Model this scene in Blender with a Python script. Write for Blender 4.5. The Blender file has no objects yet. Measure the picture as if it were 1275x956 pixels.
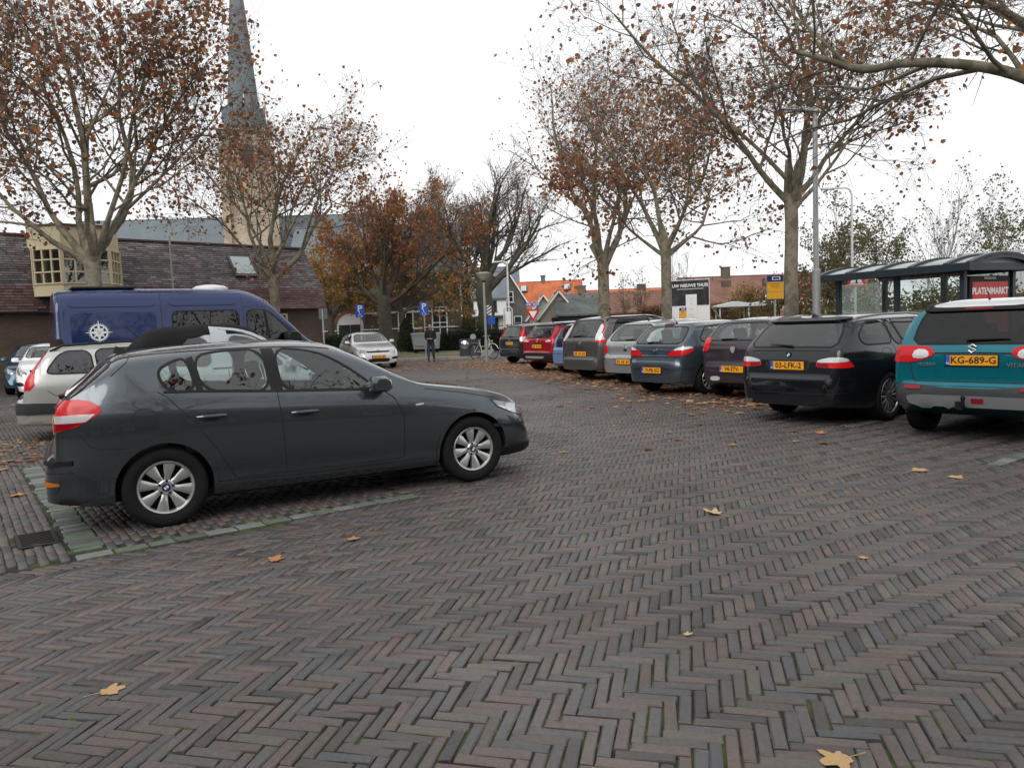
import bpy, bmesh, math, random
import numpy as np
from mathutils import Vector, Matrix
from mathutils.bvhtree import BVHTree
from mathutils.geometry import delaunay_2d_cdt

S = bpy.context.scene
COL = S.collection
R = math.radians

# ---------------------------------------------------------------- camera
CAM_H = 1.50
PITCH = math.atan(73 / 960.0)
ROLL = R(2.2)
cd = bpy.data.cameras.new('camera')
cam = bpy.data.objects.new('camera', cd)
COL.objects.link(cam)
cd.sensor_fit = 'HORIZONTAL'
cd.sensor_width = 36.0
cd.lens = 36.0 * 960 / 1275
cd.clip_start = 0.05
cd.clip_end = 3000
_f = Vector((0, math.cos(PITCH), -math.sin(PITCH)))
_r0 = Vector((1, 0, 0)); _u0 = _r0.cross(_f)
_r = _r0 * math.cos(ROLL) - _u0 * math.sin(ROLL)
_u = _r0 * math.sin(ROLL) + _u0 * math.cos(ROLL)
cam.matrix_world = Matrix(((_r.x, _u.x, -_f.x, 0), (_r.y, _u.y, -_f.y, 0), (_r.z, _u.z, -_f.z, CAM_H), (0, 0, 0, 1)))
S.camera = cam

# ---------------------------------------------------------------- overcast sky and soft sun
SUN_EL, SUN_AZ = R(38), R(200)
w = bpy.data.worlds.new('World'); S.world = w; w.use_nodes = True
nt = w.node_tree; N = nt.nodes; LK = nt.links
bg = N['Background']
sky = N.new('ShaderNodeTexSky'); sky.sky_type = 'NISHITA'; sky.sun_disc = False
sky.sun_elevation = SUN_EL; sky.sun_rotation = SUN_AZ; sky.dust_density = 4.0; sky.air_density = 1.5
hs = N.new('ShaderNodeHueSaturation'); hs.inputs['Saturation'].default_value = 0.25
LK.new(sky.outputs[0], hs.inputs['Color'])
tc = N.new('ShaderNodeTexCoord')
nz = N.new('ShaderNodeTexNoise'); nz.inputs['Scale'].default_value = 1.6; nz.inputs['Detail'].default_value = 4
mp = N.new('ShaderNodeMapping'); mp.inputs['Scale'].default_value = (1, 1, 2.6)
LK.new(tc.outputs['Generated'], mp.inputs[0]); LK.new(mp.outputs[0], nz.inputs['Vector'])
rp = N.new('ShaderNodeValToRGB')
rp.color_ramp.elements[0].position = 0.3; rp.color_ramp.elements[0].color = (8.6, 8.85, 9.1, 1)
rp.color_ramp.elements[1].position = 0.7; rp.color_ramp.elements[1].color = (9.7, 9.75, 9.8, 1)
LK.new(nz.outputs['Fac'], rp.inputs[0])
mx = N.new('ShaderNodeMixRGB'); mx.inputs[0].default_value = 0.93
LK.new(hs.outputs[0], mx.inputs[1]); LK.new(rp.outputs[0], mx.inputs[2])
LK.new(mx.outputs[0], bg.inputs['Color'])
bg.inputs['Strength'].default_value = 0.1
sl = bpy.data.lights.new('sun', 'SUN'); sl.energy = 1.5; sl.angle = R(40); sl.color = (1.0, 0.97, 0.93)
sun = bpy.data.objects.new('sun', sl); COL.objects.link(sun)
sd = Vector((math.sin(SUN_AZ) * math.cos(SUN_EL), math.cos(SUN_AZ) * math.cos(SUN_EL), math.sin(SUN_EL)))
sun.rotation_euler = sd.to_track_quat('Z', 'Y').to_euler()
sun.location = (0, 0, 40)
vs = S.view_settings
vs.view_transform = 'Standard'; vs.look = 'None'; vs.exposure = 0.36; vs.gamma = 1.0
vs.use_curve_mapping = False

# ---------------------------------------------------------------- materials
MATS = {}
def mat(name, col, rough=0.5, metal=0.0, var=0.0, vscale=6.0, bump=0.0, bscale=60.0, coat=0.0, spec=0.5,
        attr=None, attr_amt=1.0, col2=None, c2scale=2.0, c2lo=0.45, c2hi=0.65, rvar=0.0, emit=None, trans=0.0):
    if name in MATS: return MATS[name]
    m = bpy.data.materials.new(name); m.use_nodes = True; MATS[name] = m
    nt = m.node_tree; N = nt.nodes; L = nt.links
    b = N['Principled BSDF']
    b.inputs['Roughness'].default_value = rough; b.inputs['Metallic'].default_value = metal
    b.inputs['Coat Weight'].default_value = coat; b.inputs['Coat Roughness'].default_value = 0.04
    b.inputs['Specular IOR Level'].default_value = spec
    c = (*col, 1)
    b.inputs['Base Color'].default_value = c
    out = None
    tc = N.new('ShaderNodeTexCoord')
    if col2:
        n1 = N.new('ShaderNodeTexNoise'); n1.inputs['Scale'].default_value = c2scale; n1.inputs['Detail'].default_value = 6
        n1.inputs['Roughness'].default_value = 0.65
        L.new(tc.outputs['Object'], n1.inputs['Vector'])
        mr = N.new('ShaderNodeMapRange'); mr.inputs[1].default_value = c2lo; mr.inputs[2].default_value = c2hi
        L.new(n1.outputs['Fac'], mr.inputs[0])
        mxx = N.new('ShaderNodeMixRGB'); mxx.inputs[1].default_value = c; mxx.inputs[2].default_value = (*col2, 1)
        L.new(mr.outputs[0], mxx.inputs[0]); out = mxx.outputs[0]
    if attr:
        at = N.new('ShaderNodeAttribute'); at.attribute_name = attr
        mm = N.new('ShaderNodeMixRGB'); mm.blend_type = 'MULTIPLY'; mm.inputs[0].default_value = attr_amt
        if out: L.new(out, mm.inputs[1])
        else: mm.inputs[1].default_value = c
        L.new(at.outputs['Color'], mm.inputs[2]); out = mm.outputs[0]
    if var > 0:
        n2 = N.new('ShaderNodeTexNoise'); n2.inputs['Scale'].default_value = vscale; n2.inputs['Detail'].default_value = 8
        n2.inputs['Roughness'].default_value = 0.7
        L.new(tc.outputs['Object'], n2.inputs['Vector'])
        mr = N.new('ShaderNodeMapRange'); mr.inputs[1].default_value = 0.25; mr.inputs[2].default_value = 0.75
        mr.inputs[3].default_value = 1 - var; mr.inputs[4].default_value = 1 + var
        L.new(n2.outputs['Fac'], mr.inputs[0])
        vm = N.new('ShaderNodeVectorMath'); vm.operation = 'SCALE'
        if out: L.new(out, vm.inputs[0])
        else: vm.inputs[0].default_value = col
        L.new(mr.outputs[0], vm.inputs['Scale']); out = vm.outputs[0]
    if out: L.new(out, b.inputs['Base Color'])
    if rvar > 0:
        n4 = N.new('ShaderNodeTexNoise'); n4.inputs['Scale'].default_value = 9; n4.inputs['Detail'].default_value = 6
        L.new(tc.outputs['Object'], n4.inputs['Vector'])
        mr = N.new('ShaderNodeMapRange'); mr.inputs[1].default_value = 0.3; mr.inputs[2].default_value = 0.7
        mr.inputs[3].default_value = max(0, rough - rvar); mr.inputs[4].default_value = rough + rvar
        L.new(n4.outputs['Fac'], mr.inputs[0]); L.new(mr.outputs[0], b.inputs['Roughness'])
    if bump > 0:
        n3 = N.new('ShaderNodeTexNoise'); n3.inputs['Scale'].default_value = bscale; n3.inputs['Detail'].default_value = 6
        L.new(tc.outputs['Object'], n3.inputs['Vector'])
        bp = N.new('ShaderNodeBump'); bp.inputs['Strength'].default_value = bump; bp.inputs['Distance'].default_value = 0.01
        L.new(n3.outputs['Fac'], bp.inputs['Height']); L.new(bp.outputs[0], b.inputs['Normal'])
    if trans: b.inputs['Transmission Weight'].default_value = trans
    if emit:
        b.inputs['Emission Color'].default_value = c; b.inputs['Emission Strength'].default_value = emit
    return m

def glass(name, tint=(0.55, 0.62, 0.6), rough=0.0, refl=1.0):
    """thin pane: tinted see-through plus fresnel reflection"""
    if name in MATS: return MATS[name]
    m = bpy.data.materials.new(name); m.use_nodes = True; MATS[name] = m
    nt = m.node_tree; N = nt.nodes; L = nt.links
    N.remove(N['Principled BSDF'])
    o = N['Material Output']
    t = N.new('ShaderNodeBsdfTransparent'); t.inputs[0].default_value = (*tint, 1)
    g = N.new('ShaderNodeBsdfGlossy'); g.inputs['Roughness'].default_value = rough; g.inputs[0].default_value = (refl, refl, refl, 1)
    lw = N.new('ShaderNodeLayerWeight'); lw.inputs[0].default_value = .5
    pw = N.new('ShaderNodeMath'); pw.operation = 'POWER'; pw.inputs[1].default_value = 4.5; L.new(lw.outputs['Facing'], pw.inputs[0])
    f = N.new('ShaderNodeMath'); f.operation = 'MULTIPLY_ADD'; f.inputs[1].default_value = .92; f.inputs[2].default_value = .085; L.new(pw.outputs[0], f.inputs[0])
    x = N.new('ShaderNodeMixShader')
    L.new(f.outputs[0], x.inputs[0]); L.new(t.outputs[0], x.inputs[1]); L.new(g.outputs[0], x.inputs[2])
    L.new(x.outputs[0], o.inputs[0])
    return m

# ---------------------------------------------------------------- mesh helpers
class MB:
    """collects simple shapes and links them as one mesh object"""
    def __init__(s): s.v = []; s.f = []; s.m = []; s.c = []; s.cur = 0; s.col = None
    def add(s, vs, fs):
        o = len(s.v); s.v.extend([tuple(p) for p in vs])
        for f in fs:
            s.f.append([i + o for i in f]); s.m.append(s.cur); s.c.append(s.col)
        return s
    def box(s, c, d, rz=0.0, mtx=None):
        hx, hy, hz = d[0] / 2, d[1] / 2, d[2] / 2
        ca, sa = math.cos(rz), math.sin(rz)
        P = []
        for z in (-hz, hz):
            for x, y in ((-hx, -hy), (hx, -hy), (hx, hy), (-hx, hy)):
                P.append(Vector((c[0] + x * ca - y * sa, c[1] + x * sa + y * ca, c[2] + z)))
        if mtx: P = [mtx @ p for p in P]
        return s.add(P, [(3, 2, 1, 0), (4, 5, 6, 7), (0, 1, 5, 4), (1, 2, 6, 5), (2, 3, 7, 6), (3, 0, 4, 7)])
    def tube(s, pts, rad, n=8, cap=True):
        pts = [Vector(p) for p in pts]
        if not hasattr(rad, '__len__'): rad = [rad] * len(pts)
        o = len(s.v); k = len(pts)
        d = (pts[1] - pts[0]).normalized()
        a = d.orthogonal().normalized()
        for i, p in enumerate(pts):
            if i == 0: t = pts[1] - pts[0]
            elif i == k - 1: t = pts[-1] - pts[-2]
            else: t = pts[i + 1] - pts[i - 1]
            t.normalize()
            a = (a - t * a.dot(t))
            if a.length < 1e-6: a = t.orthogonal()
            a.normalize(); b = t.cross(a)
            for j in range(n):
                th = 2 * math.pi * j / n
                q = p + (a * math.cos(th) + b * math.sin(th)) * rad[i]
                s.v.append((q.x, q.y, q.z))
        for i in range(k - 1):
            for j in range(n):
                j2 = (j + 1) % n
                s.f.append([o + i * n + j, o + i * n + j2, o + (i + 1) * n + j2, o + (i + 1) * n + j]); s.m.append(s.cur); s.c.append(s.col)
        if cap:
            s.f.append([o + j for j in range(n)][::-1]); s.m.append(s.cur); s.c.append(s.col)
            s.f.append([o + (k - 1) * n + j for j in range(n)]); s.m.append(s.cur); s.c.append(s.col)
        return s
    def lathe(s, prof, n=24, mtx=None, close=False):
        """prof of (r, z) turned about z"""
        o = len(s.v); k = len(prof)
        for r, z in prof:
            for j in range(n):
                th = 2 * math.pi * j / n
                p = Vector((r * math.cos(th), r * math.sin(th), z))
                if mtx: p = mtx @ p
                s.v.append(tuple(p))
        rng = range(k) if close else range(k - 1)
        for i in rng:
            i2 = (i + 1) % k
            for j in range(n):
                j2 = (j + 1) % n
                s.f.append([o + i * n + j, o + i * n + j2, o + i2 * n + j2, o + i2 * n + j]); s.m.append(s.cur); s.c.append(s.col)
        return s
    def prism(s, poly, h0, h1, mtx=None):
        """2-D outline (counter-clockwise) extruded along z"""
        n = len(poly)
        P = [Vector((x, y, h0)) for x, y in poly] + [Vector((x, y, h1)) for x, y in poly]
        if mtx: P = [mtx @ p for p in P]
        F = [list(range(n))[::-1], list(range(n, 2 * n))] + [[i, (i + 1) % n, n + (i + 1) % n, n + i] for i in range(n)]
        return s.add(P, F)
    def mesh(s, name, mats, smooth=False, sharp=40):
        me = bpy.data.meshes.new(name)
        me.from_pydata(s.v, [], s.f)
        if not isinstance(mats, (list, tuple)): mats = [mats]
        for m in mats: me.materials.append(m)
        if len(mats) > 1: me.polygons.foreach_set('material_index', s.m)
        if any(c is not None for c in s.c):
            ca = me.color_attributes.new('tone', 'FLOAT_COLOR', 'CORNER')
            arr = np.ones((len(me.loops), 4), dtype=np.float32); q = 0
            for f, c in zip(s.f, s.c):
                if c is not None: arr[q:q + len(f), :3] = c
                q += len(f)
            ca.data.foreach_set('color', arr.ravel())
        if smooth:
            me.polygons.foreach_set('use_smooth', [True] * len(me.polygons))
            if sharp: me.set_sharp_from_angle(angle=R(sharp))
        me.update()
        return me
    def build(s, name, mats, parent=None, smooth=False, sharp=40, bevel=0):
        o = bpy.data.objects.new(name, s.mesh(name, mats, smooth, sharp))
        COL.objects.link(o)
        if parent: o.parent = parent
        if bevel:
            b = o.modifiers.new('bevel', 'BEVEL'); b.width = bevel; b.segments = 2; b.limit_method = 'ANGLE'
        return o

def tag(o, label=None, cat=None, group=None, kind=None):
    if label: o['label'] = label
    if cat: o['category'] = cat
    if group: o['group'] = group
    if kind: o['kind'] = kind
    return o
def empty(name, loc=(0, 0, 0), rz=0.0, parent=None):
    o = bpy.data.objects.new(name, None); COL.objects.link(o)
    o.location = loc; o.rotation_euler = (0, 0, rz); o.empty_display_size = 0.2
    if parent: o.parent = parent
    return o
def thing(name, label, cat, loc=(0, 0, 0), rz=0.0, group=None):
    return tag(empty(name, loc, rz), label, cat, group)
def copy_obj(o, parent=None, loc=None, rot=None):
    c = o.copy(); COL.objects.link(c)
    c.parent = parent
    if loc is not None: c.location = loc
    if rot is not None: c.rotation_euler = rot
    return c
def copy_tree(o, parent=None):
    c = copy_obj(o, parent)
    for ch in list(o.children): copy_tree(ch, c)
    return c

_TXT = {}
def text_mesh(s, size, extr=0.001, mats=None, key=None, bold=.016):
    k = (s, size, mats.name if mats else '')
    if k in _TXT: return _TXT[k]
    cu = bpy.data.curves.new('lettering', 'FONT'); cu.body = s; cu.size = size; cu.extrude = extr
    cu.offset = size * bold; cu.align_x = 'CENTER'; cu.align_y = 'CENTER'; cu.resolution_u = 2
    ob = bpy.data.objects.new('lettering_tmp', cu); COL.objects.link(ob)
    bpy.context.view_layer.update()
    dg = bpy.context.evaluated_depsgraph_get()
    me = bpy.data.meshes.new_from_object(ob.evaluated_get(dg))
    bpy.data.objects.remove(ob); bpy.data.curves.remove(cu)
    if mats: me.materials.clear(); me.materials.append(mats)
    _TXT[k] = me
    return me
def text_obj(name, s, size, m, parent, mtx, sx=1.0, extr=0.001, bold=0.0):
    me = text_mesh(s, size, extr, m, None, bold or .016)
    o = bpy.data.objects.new(name, me); COL.objects.link(o); o.parent = parent
    o.matrix_local = mtx @ Matrix.Diagonal((sx, 1, 1, 1))
    return o
def frame_mtx(o, ex, ey):
    ex = Vector(ex).normalized(); ey = Vector(ey); ey = (ey - ex * ex.dot(ey)).normalized(); ez = ex.cross(ey)
    return Matrix(((ex.x, ey.x, ez.x, o[0]), (ex.y, ey.y, ez.y, o[1]), (ex.z, ey.z, ez.z, o[2]), (0, 0, 0, 1)))
def chaikin(P, it=2, cap=0.07):
    for _ in range(it):
        Q = []
        for i in range(len(P)):
            a, b = P[i], P[(i + 1) % len(P)]
            t = min(.24, cap / max(1e-6, math.hypot(a[0] - b[0], a[1] - b[1])))
            Q.append((a[0] * (1 - t) + b[0] * t, a[1] * (1 - t) + b[1] * t)); Q.append((a[0] * t + b[0] * (1 - t), a[1] * t + b[1] * (1 - t)))
        P = Q; cap *= .4
    return P
def apply_mods(o):
    dg = bpy.context.evaluated_depsgraph_get()
    me = bpy.data.meshes.new_from_object(o.evaluated_get(dg))
    o.modifiers.clear(); old = o.data; o.data = me; bpy.data.meshes.remove(old)

RED = mat('red_lens', (0.55, 0.006, 0.010), 0.22, coat=0.25, spec=.3)
DARKRED = mat('dark_red_lens', (0.20, 0.004, 0.008), 0.2, coat=0.2, spec=.3)
CLEARLENS = mat('clear_lens', (0.62, 0.62, 0.62), 0.12, metal=0.3, coat=1.0)
HEADGLASS = mat('headlight_lens', (0.42, 0.44, 0.46), 0.1, metal=0.6, coat=1.0)
BLACKPL = mat('black_plastic', (0.012, 0.012, 0.013), 0.5, var=0.15, spec=.22)
GREYPL = mat('grey_plastic', (0.036, 0.038, 0.041), 0.55, var=0.1, spec=.25)
RUBBER = mat('tyre_rubber', (0.010, 0.010, 0.010), 0.8, bump=0.2, bscale=80, var=0.2, spec=.2)
SEAM = mat('seam_dark', (0.004, 0.004, 0.004), 0.7)
WELL = mat('wheel_well', (0.006, 0.006, 0.006), 0.9)
CABIN = mat('cabin_trim', (0.045, 0.045, 0.045), 0.9, spec=.1)
SEATM = mat('seat_cloth', (0.04, 0.04, 0.044), 0.95, spec=.1)
ALLOY = mat('alloy', (0.50, 0.50, 0.50), 0.32, metal=0.75, rvar=0.1)
STEELW = mat('dark_alloy', (0.22, 0.22, 0.23), 0.35, metal=0.8)
CHROME = mat('chrome', (0.75, 0.75, 0.76), 0.12, metal=1.0)
PLATEY = mat('plate_yellow', (0.82, 0.34, 0.012), 0.45, var=0.08, vscale=20)
PLATEB = mat('plate_blue', (0.03, 0.10, 0.50), 0.4)
INK = mat('plate_ink', (0.012, 0.012, 0.012), 0.5)
WHITEINK = mat('white_ink', (0.8, 0.8, 0.8), 0.5)
ROUNDBLUE = mat('emblem_blue', (0.03, 0.16, 0.55), 0.25, coat=1)
GLASS = glass('window_glass', (0.80, 0.88, 0.85))
GLASSD = glass('privacy_glass', (0.07, 0.08, 0.085), 0, .7)
# ---------------------------------------------------------------- ground, brick paving, stone edgings
rnd = random.Random(5)
def brick_mat(name, source):
    m = bpy.data.materials.new(name); m.use_nodes = True
    nt = m.node_tree; N = nt.nodes; L = nt.links; b = N['Principled BSDF']
    if source == 'object':
        a = N.new('ShaderNodeObjectInfo'); val = a.outputs['Random']
    else:
        a = N.new('ShaderNodeAttribute'); a.attribute_name = 'rnd'; val = a.outputs['Fac']
    r = N.new('ShaderNodeValToRGB'); r.color_ramp.interpolation = 'LINEAR'
    cols = [(.030, .028, .028), (.050, .041, .037), (.055, .053, .055), (.068, .054, .050), (.058, .046, .040), (.045, .047, .050), (.076, .062, .055), (.066, .050, .046), (.080, .060, .054), (.060, .060, .050)]
    el = r.color_ramp.elements
    el[0].position = 0; el[0].color = (*cols[0], 1); el[1].position = 1; el[1].color = (*cols[-1], 1)
    for i, c in enumerate(cols[1:-1]):
        e = el.new((i + 1) / (len(cols) - 1)); e.color = (*c, 1)
    L.new(val, r.inputs[0])
    g = N.new('ShaderNodeNewGeometry')
    n1 = N.new('ShaderNodeTexNoise'); n1.inputs['Scale'].default_value = 55; n1.inputs['Detail'].default_value = 5; n1.inputs['Roughness'].default_value = .7
    n2 = N.new('ShaderNodeTexNoise'); n2.inputs['Scale'].default_value = .55; n2.inputs['Detail'].default_value = 5
    for n in (n1, n2): L.new(g.outputs['Position'], n.inputs['Vector'])
    mr = N.new('ShaderNodeMapRange'); mr.inputs[1].default_value = .25; mr.inputs[2].default_value = .75; mr.inputs[3].default_value = .68; mr.inputs[4].default_value = 1.32
    L.new(n1.outputs['Fac'], mr.inputs[0])
    mr2 = N.new('ShaderNodeMapRange'); mr2.inputs[1].default_value = .3; mr2.inputs[2].default_value = .7; mr2.inputs[3].default_value = 1.05; mr2.inputs[4].default_value = 1.65
    L.new(n2.outputs['Fac'], mr2.inputs[0])
    mu = N.new('ShaderNodeMath'); mu.operation = 'MULTIPLY'; L.new(mr.outputs[0], mu.inputs[0]); L.new(mr2.outputs[0], mu.inputs[1])
    sc = N.new('ShaderNodeVectorMath'); sc.operation = 'SCALE'; L.new(r.outputs[0], sc.inputs[0]); L.new(mu.outputs[0], sc.inputs['Scale'])
    L.new(sc.outputs[0], b.inputs['Base Color'])
    mr3 = N.new('ShaderNodeMapRange'); mr3.inputs[1].default_value = .3; mr3.inputs[2].default_value = .7; mr3.inputs[3].default_value = .60; mr3.inputs[4].default_value = .44
    L.new(n2.outputs['Fac'], mr3.inputs[0]); L.new(mr3.outputs[0], b.inputs['Roughness'])
    bp = N.new('ShaderNodeBump'); bp.inputs['Strength'].default_value = .35; bp.inputs['Distance'].default_value = .004
    L.new(n1.outputs['Fac'], bp.inputs['Height']); L.new(bp.outputs[0], b.inputs['Normal'])
    return m
BRICK_O = brick_mat('clinker_brick', 'object'); BRICK_A = brick_mat('clinker_brick_far', 'attr')
SOIL = mat('joint_soil', (.011, .010, .009), .95, var=.4, vscale=30, col2=(.045, .062, .010), c2scale=5, c2lo=.46, c2hi=.58, bump=.5, bscale=120)
STONE = mat('edging_stone', (.125, .14, .13), .6, var=.25, vscale=14, bump=.3, bscale=50, col2=(.085, .098, .08), c2scale=6)

STONES = [STONE, mat('edging_stone_pale', (.165, .18, .165), .6, var=.25, vscale=14, bump=.3, bscale=50), mat('edging_stone_dark', (.085, .098, .088), .6, var=.3, vscale=14, bump=.3, bscale=50), mat('edging_stone_green', (.105, .13, .10), .65, var=.3, vscale=14, bump=.3, bscale=50)]

def far_paving_mat():
    m = bpy.data.materials.new('far_paving'); m.use_nodes = True
    nt = m.node_tree; N = nt.nodes; L = nt.links; b = N['Principled BSDF']
    g = N.new('ShaderNodeNewGeometry'); mp_ = N.new('ShaderNodeMapping'); mp_.inputs['Rotation'].default_value = (0, 0, R(13))
    L.new(g.outputs['Position'], mp_.inputs[0])
    br = N.new('ShaderNodeTexBrick'); br.inputs['Scale'].default_value = 1; br.inputs['Brick Width'].default_value = .215; br.inputs['Row Height'].default_value = .054
    br.inputs['Mortar Size'].default_value = .006; br.inputs['Color1'].default_value = (.068, .057, .052, 1); br.inputs['Color2'].default_value = (.118, .094, .082, 1); br.inputs['Mortar'].default_value = (.016, .016, .012, 1)
    L.new(mp_.outputs[0], br.inputs['Vector'])
    n2 = N.new('ShaderNodeTexNoise'); n2.inputs['Scale'].default_value = .4; n2.inputs['Detail'].default_value = 6
    L.new(g.outputs['Position'], n2.inputs['Vector'])
    mr = N.new('ShaderNodeMapRange'); mr.inputs[1].default_value = .3; mr.inputs[2].default_value = .7; mr.inputs[3].default_value = .75; mr.inputs[4].default_value = 1.25
    L.new(n2.outputs['Fac'], mr.inputs[0])
    sc = N.new('ShaderNodeVectorMath'); sc.operation = 'SCALE'; L.new(br.outputs['Color'], sc.inputs[0]); L.new(mr.outputs[0], sc.inputs['Scale'])
    L.new(sc.outputs[0], b.inputs['Base Color']); b.inputs['Roughness'].default_value = .55
    return m

# bay corner frame on the near side of the square
BO = np.array((-2.98, 5.35)); E1 = np.array((math.cos(R(36)), math.sin(R(36)))); E2 = np.array((-E1[1], E1[0]))
LINE_DIR = np.array((math.cos(R(38)), math.sin(R(38))))
LINES = [np.array((4.60 - .15 * k, 7.32 + 2.82 * k)) for k in range(0, 5)]
def bay_ab(X, Y): return (X - BO[0]) * E1[0] + (Y - BO[1]) * E1[1], (X - BO[0]) * E2[0] + (Y - BO[1]) * E2[1]
YMAX = 22.0
def heave(X, Y): return .006 * np.sin(X * 1.3 + .6 * Y) + .005 * np.sin(Y * 1.9 - X * .7 + 1.0) + .004 * np.sin(X * 3.1 - Y * 2.3)

def bricks():
    n = 4; Wd = .0545
    th = R(-13); u = np.array((math.cos(th), math.sin(th))); v = np.array((-u[1], u[0]))
    K = int(34 / Wd)
    rec = []           # centre x, y, angle, length
    k = np.arange(-K, K)
    for m in range(-90, 90):
        # lying bricks, then standing ones
        for cx, cy, ang in ((k + 2 * n * m + n / 2, k + .5, 0.0), (k + .5, k + 1 + 2 * n * m + n / 2, 90.0)):
            X = (cx * u[0] + cy * v[0]) * Wd; Y = (cx * u[1] + cy * v[1]) * Wd + 10
            rec.append(np.stack([X, Y, np.full_like(X, th + R(ang))], 1))
    A = np.concatenate(rec)
    X, Y = A[:, 0], A[:, 1]
    view = (Y > 1.5) & (Y < YMAX) & (np.abs(X) < .74 * Y + 1.2)
    a, b = bay_ab(X, Y)
    bay = (b > -.05) & (a < 2.565)
    keep = view & ~bay & ~((np.abs(b) < .10) & (a > -.2) & (a < 2.6))
    for P in LINES:
        t = (X - P[0]) * LINE_DIR[0] + (Y - P[1]) * LINE_DIR[1]; s_ = -(X - P[0]) * LINE_DIR[1] + (Y - P[1]) * LINE_DIR[0]
        keep &= ~((np.abs(s_) < .075) & (t > -.05) & (t < 4.6))
    H = A[keep]
    # stretcher courses inside the bays
    rr = []
    for i in range(-420, 60):
        j = np.arange(-10, 130)
        aa = i * .0625 + np.zeros(len(j)); bb = (j + .5 * (i % 2)) * .213
        rr.append(np.stack([BO[0] + aa * E1[0] + bb * E2[0], BO[1] + aa * E1[1] + bb * E2[1], np.full(len(j), R(126)), aa, bb], 1))
    B = np.concatenate(rr)
    X, Y, a, b = B[:, 0], B[:, 1], B[:, 3], B[:, 4]
    keep = (Y > 1.5) & (Y < YMAX) & (np.abs(X) < .74 * Y + 1.2) & (b > .02) & (a < 2.55) & ~((np.abs(a + .02) < .125) & (b < 5.0)) & ~((b < .12) & (a > -.1)) & ~((np.abs(a + .30) < .16) & (np.abs(b - .80) < .26))
    B = B[keep][:, :3]
    return H, B
Hb, Bb = bricks()

def brick_points(C, ln, wd, rs):
    """corner points of many bricks: rings of bottom, shoulder and top"""
    N_ = len(C)
    ang = C[:, 2] + rs.normal(0, .012, N_)
    lx = ln * (1 + rs.normal(0, .012, N_)); wx = wd * (1 + rs.normal(0, .03, N_))
    X = C[:, 0] + rs.normal(0, .0016, N_); Y = C[:, 1] + rs.normal(0, .0016, N_)
    z0 = heave(X, Y) + rs.normal(0, .0016, N_)
    tx = rs.normal(0, .008, N_); ty = rs.normal(0, .016, N_)
    sx = np.array([-1, 1, 1, -1]) * .5; sy = np.array([-1, -1, 1, 1]) * .5
    V = np.zeros((N_, 12, 3))
    for ring, (ins, dz) in enumerate(((0, -.032), (0, -.0055), (.0055, 0.0))):
        jx = rs.normal(0, .0017, (N_, 4)); jy = rs.normal(0, .0017, (N_, 4))
        px = sx[None] * (lx[:, None] - 2 * ins) + jx; py = sy[None] * (wx[:, None] - 2 * ins) + jy
        ca, sa = np.cos(ang)[:, None], np.sin(ang)[:, None]
        V[:, ring * 4:ring * 4 + 4, 0] = X[:, None] + px * ca - py * sa
        V[:, ring * 4:ring * 4 + 4, 1] = Y[:, None] + px * sa + py * ca
        V[:, ring * 4:ring * 4 + 4, 2] = z0[:, None] + dz + px * tx[:, None] + py * ty[:, None]
    return V
QF = np.array([(8, 9, 10, 11)] + [(4 + j, 4 + (j + 1) % 4, 8 + (j + 1) % 4, 8 + j) for j in range(4)] + [(j, (j + 1) % 4, 4 + (j + 1) % 4, 4 + j) for j in range(4)])
def quads_mesh(name, V, F, mats, rv=None):
    me = bpy.data.meshes.new(name)
    me.vertices.add(len(V)); me.vertices.foreach_set('co', V.astype(np.float32).ravel())
    me.loops.add(len(F) * 4); me.loops.foreach_set('vertex_index', F.astype(np.int32).ravel())
    me.polygons.add(len(F)); me.polygons.foreach_set('loop_start', np.arange(0, len(F) * 4, 4, dtype=np.int32))
    me.materials.append(mats); me.update(calc_edges=True); me.validate()
    if rv is not None:
        at = me.attributes.new('rnd', 'FLOAT', 'POINT'); at.data.foreach_set('value', rv.astype(np.float32))
    return me
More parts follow.
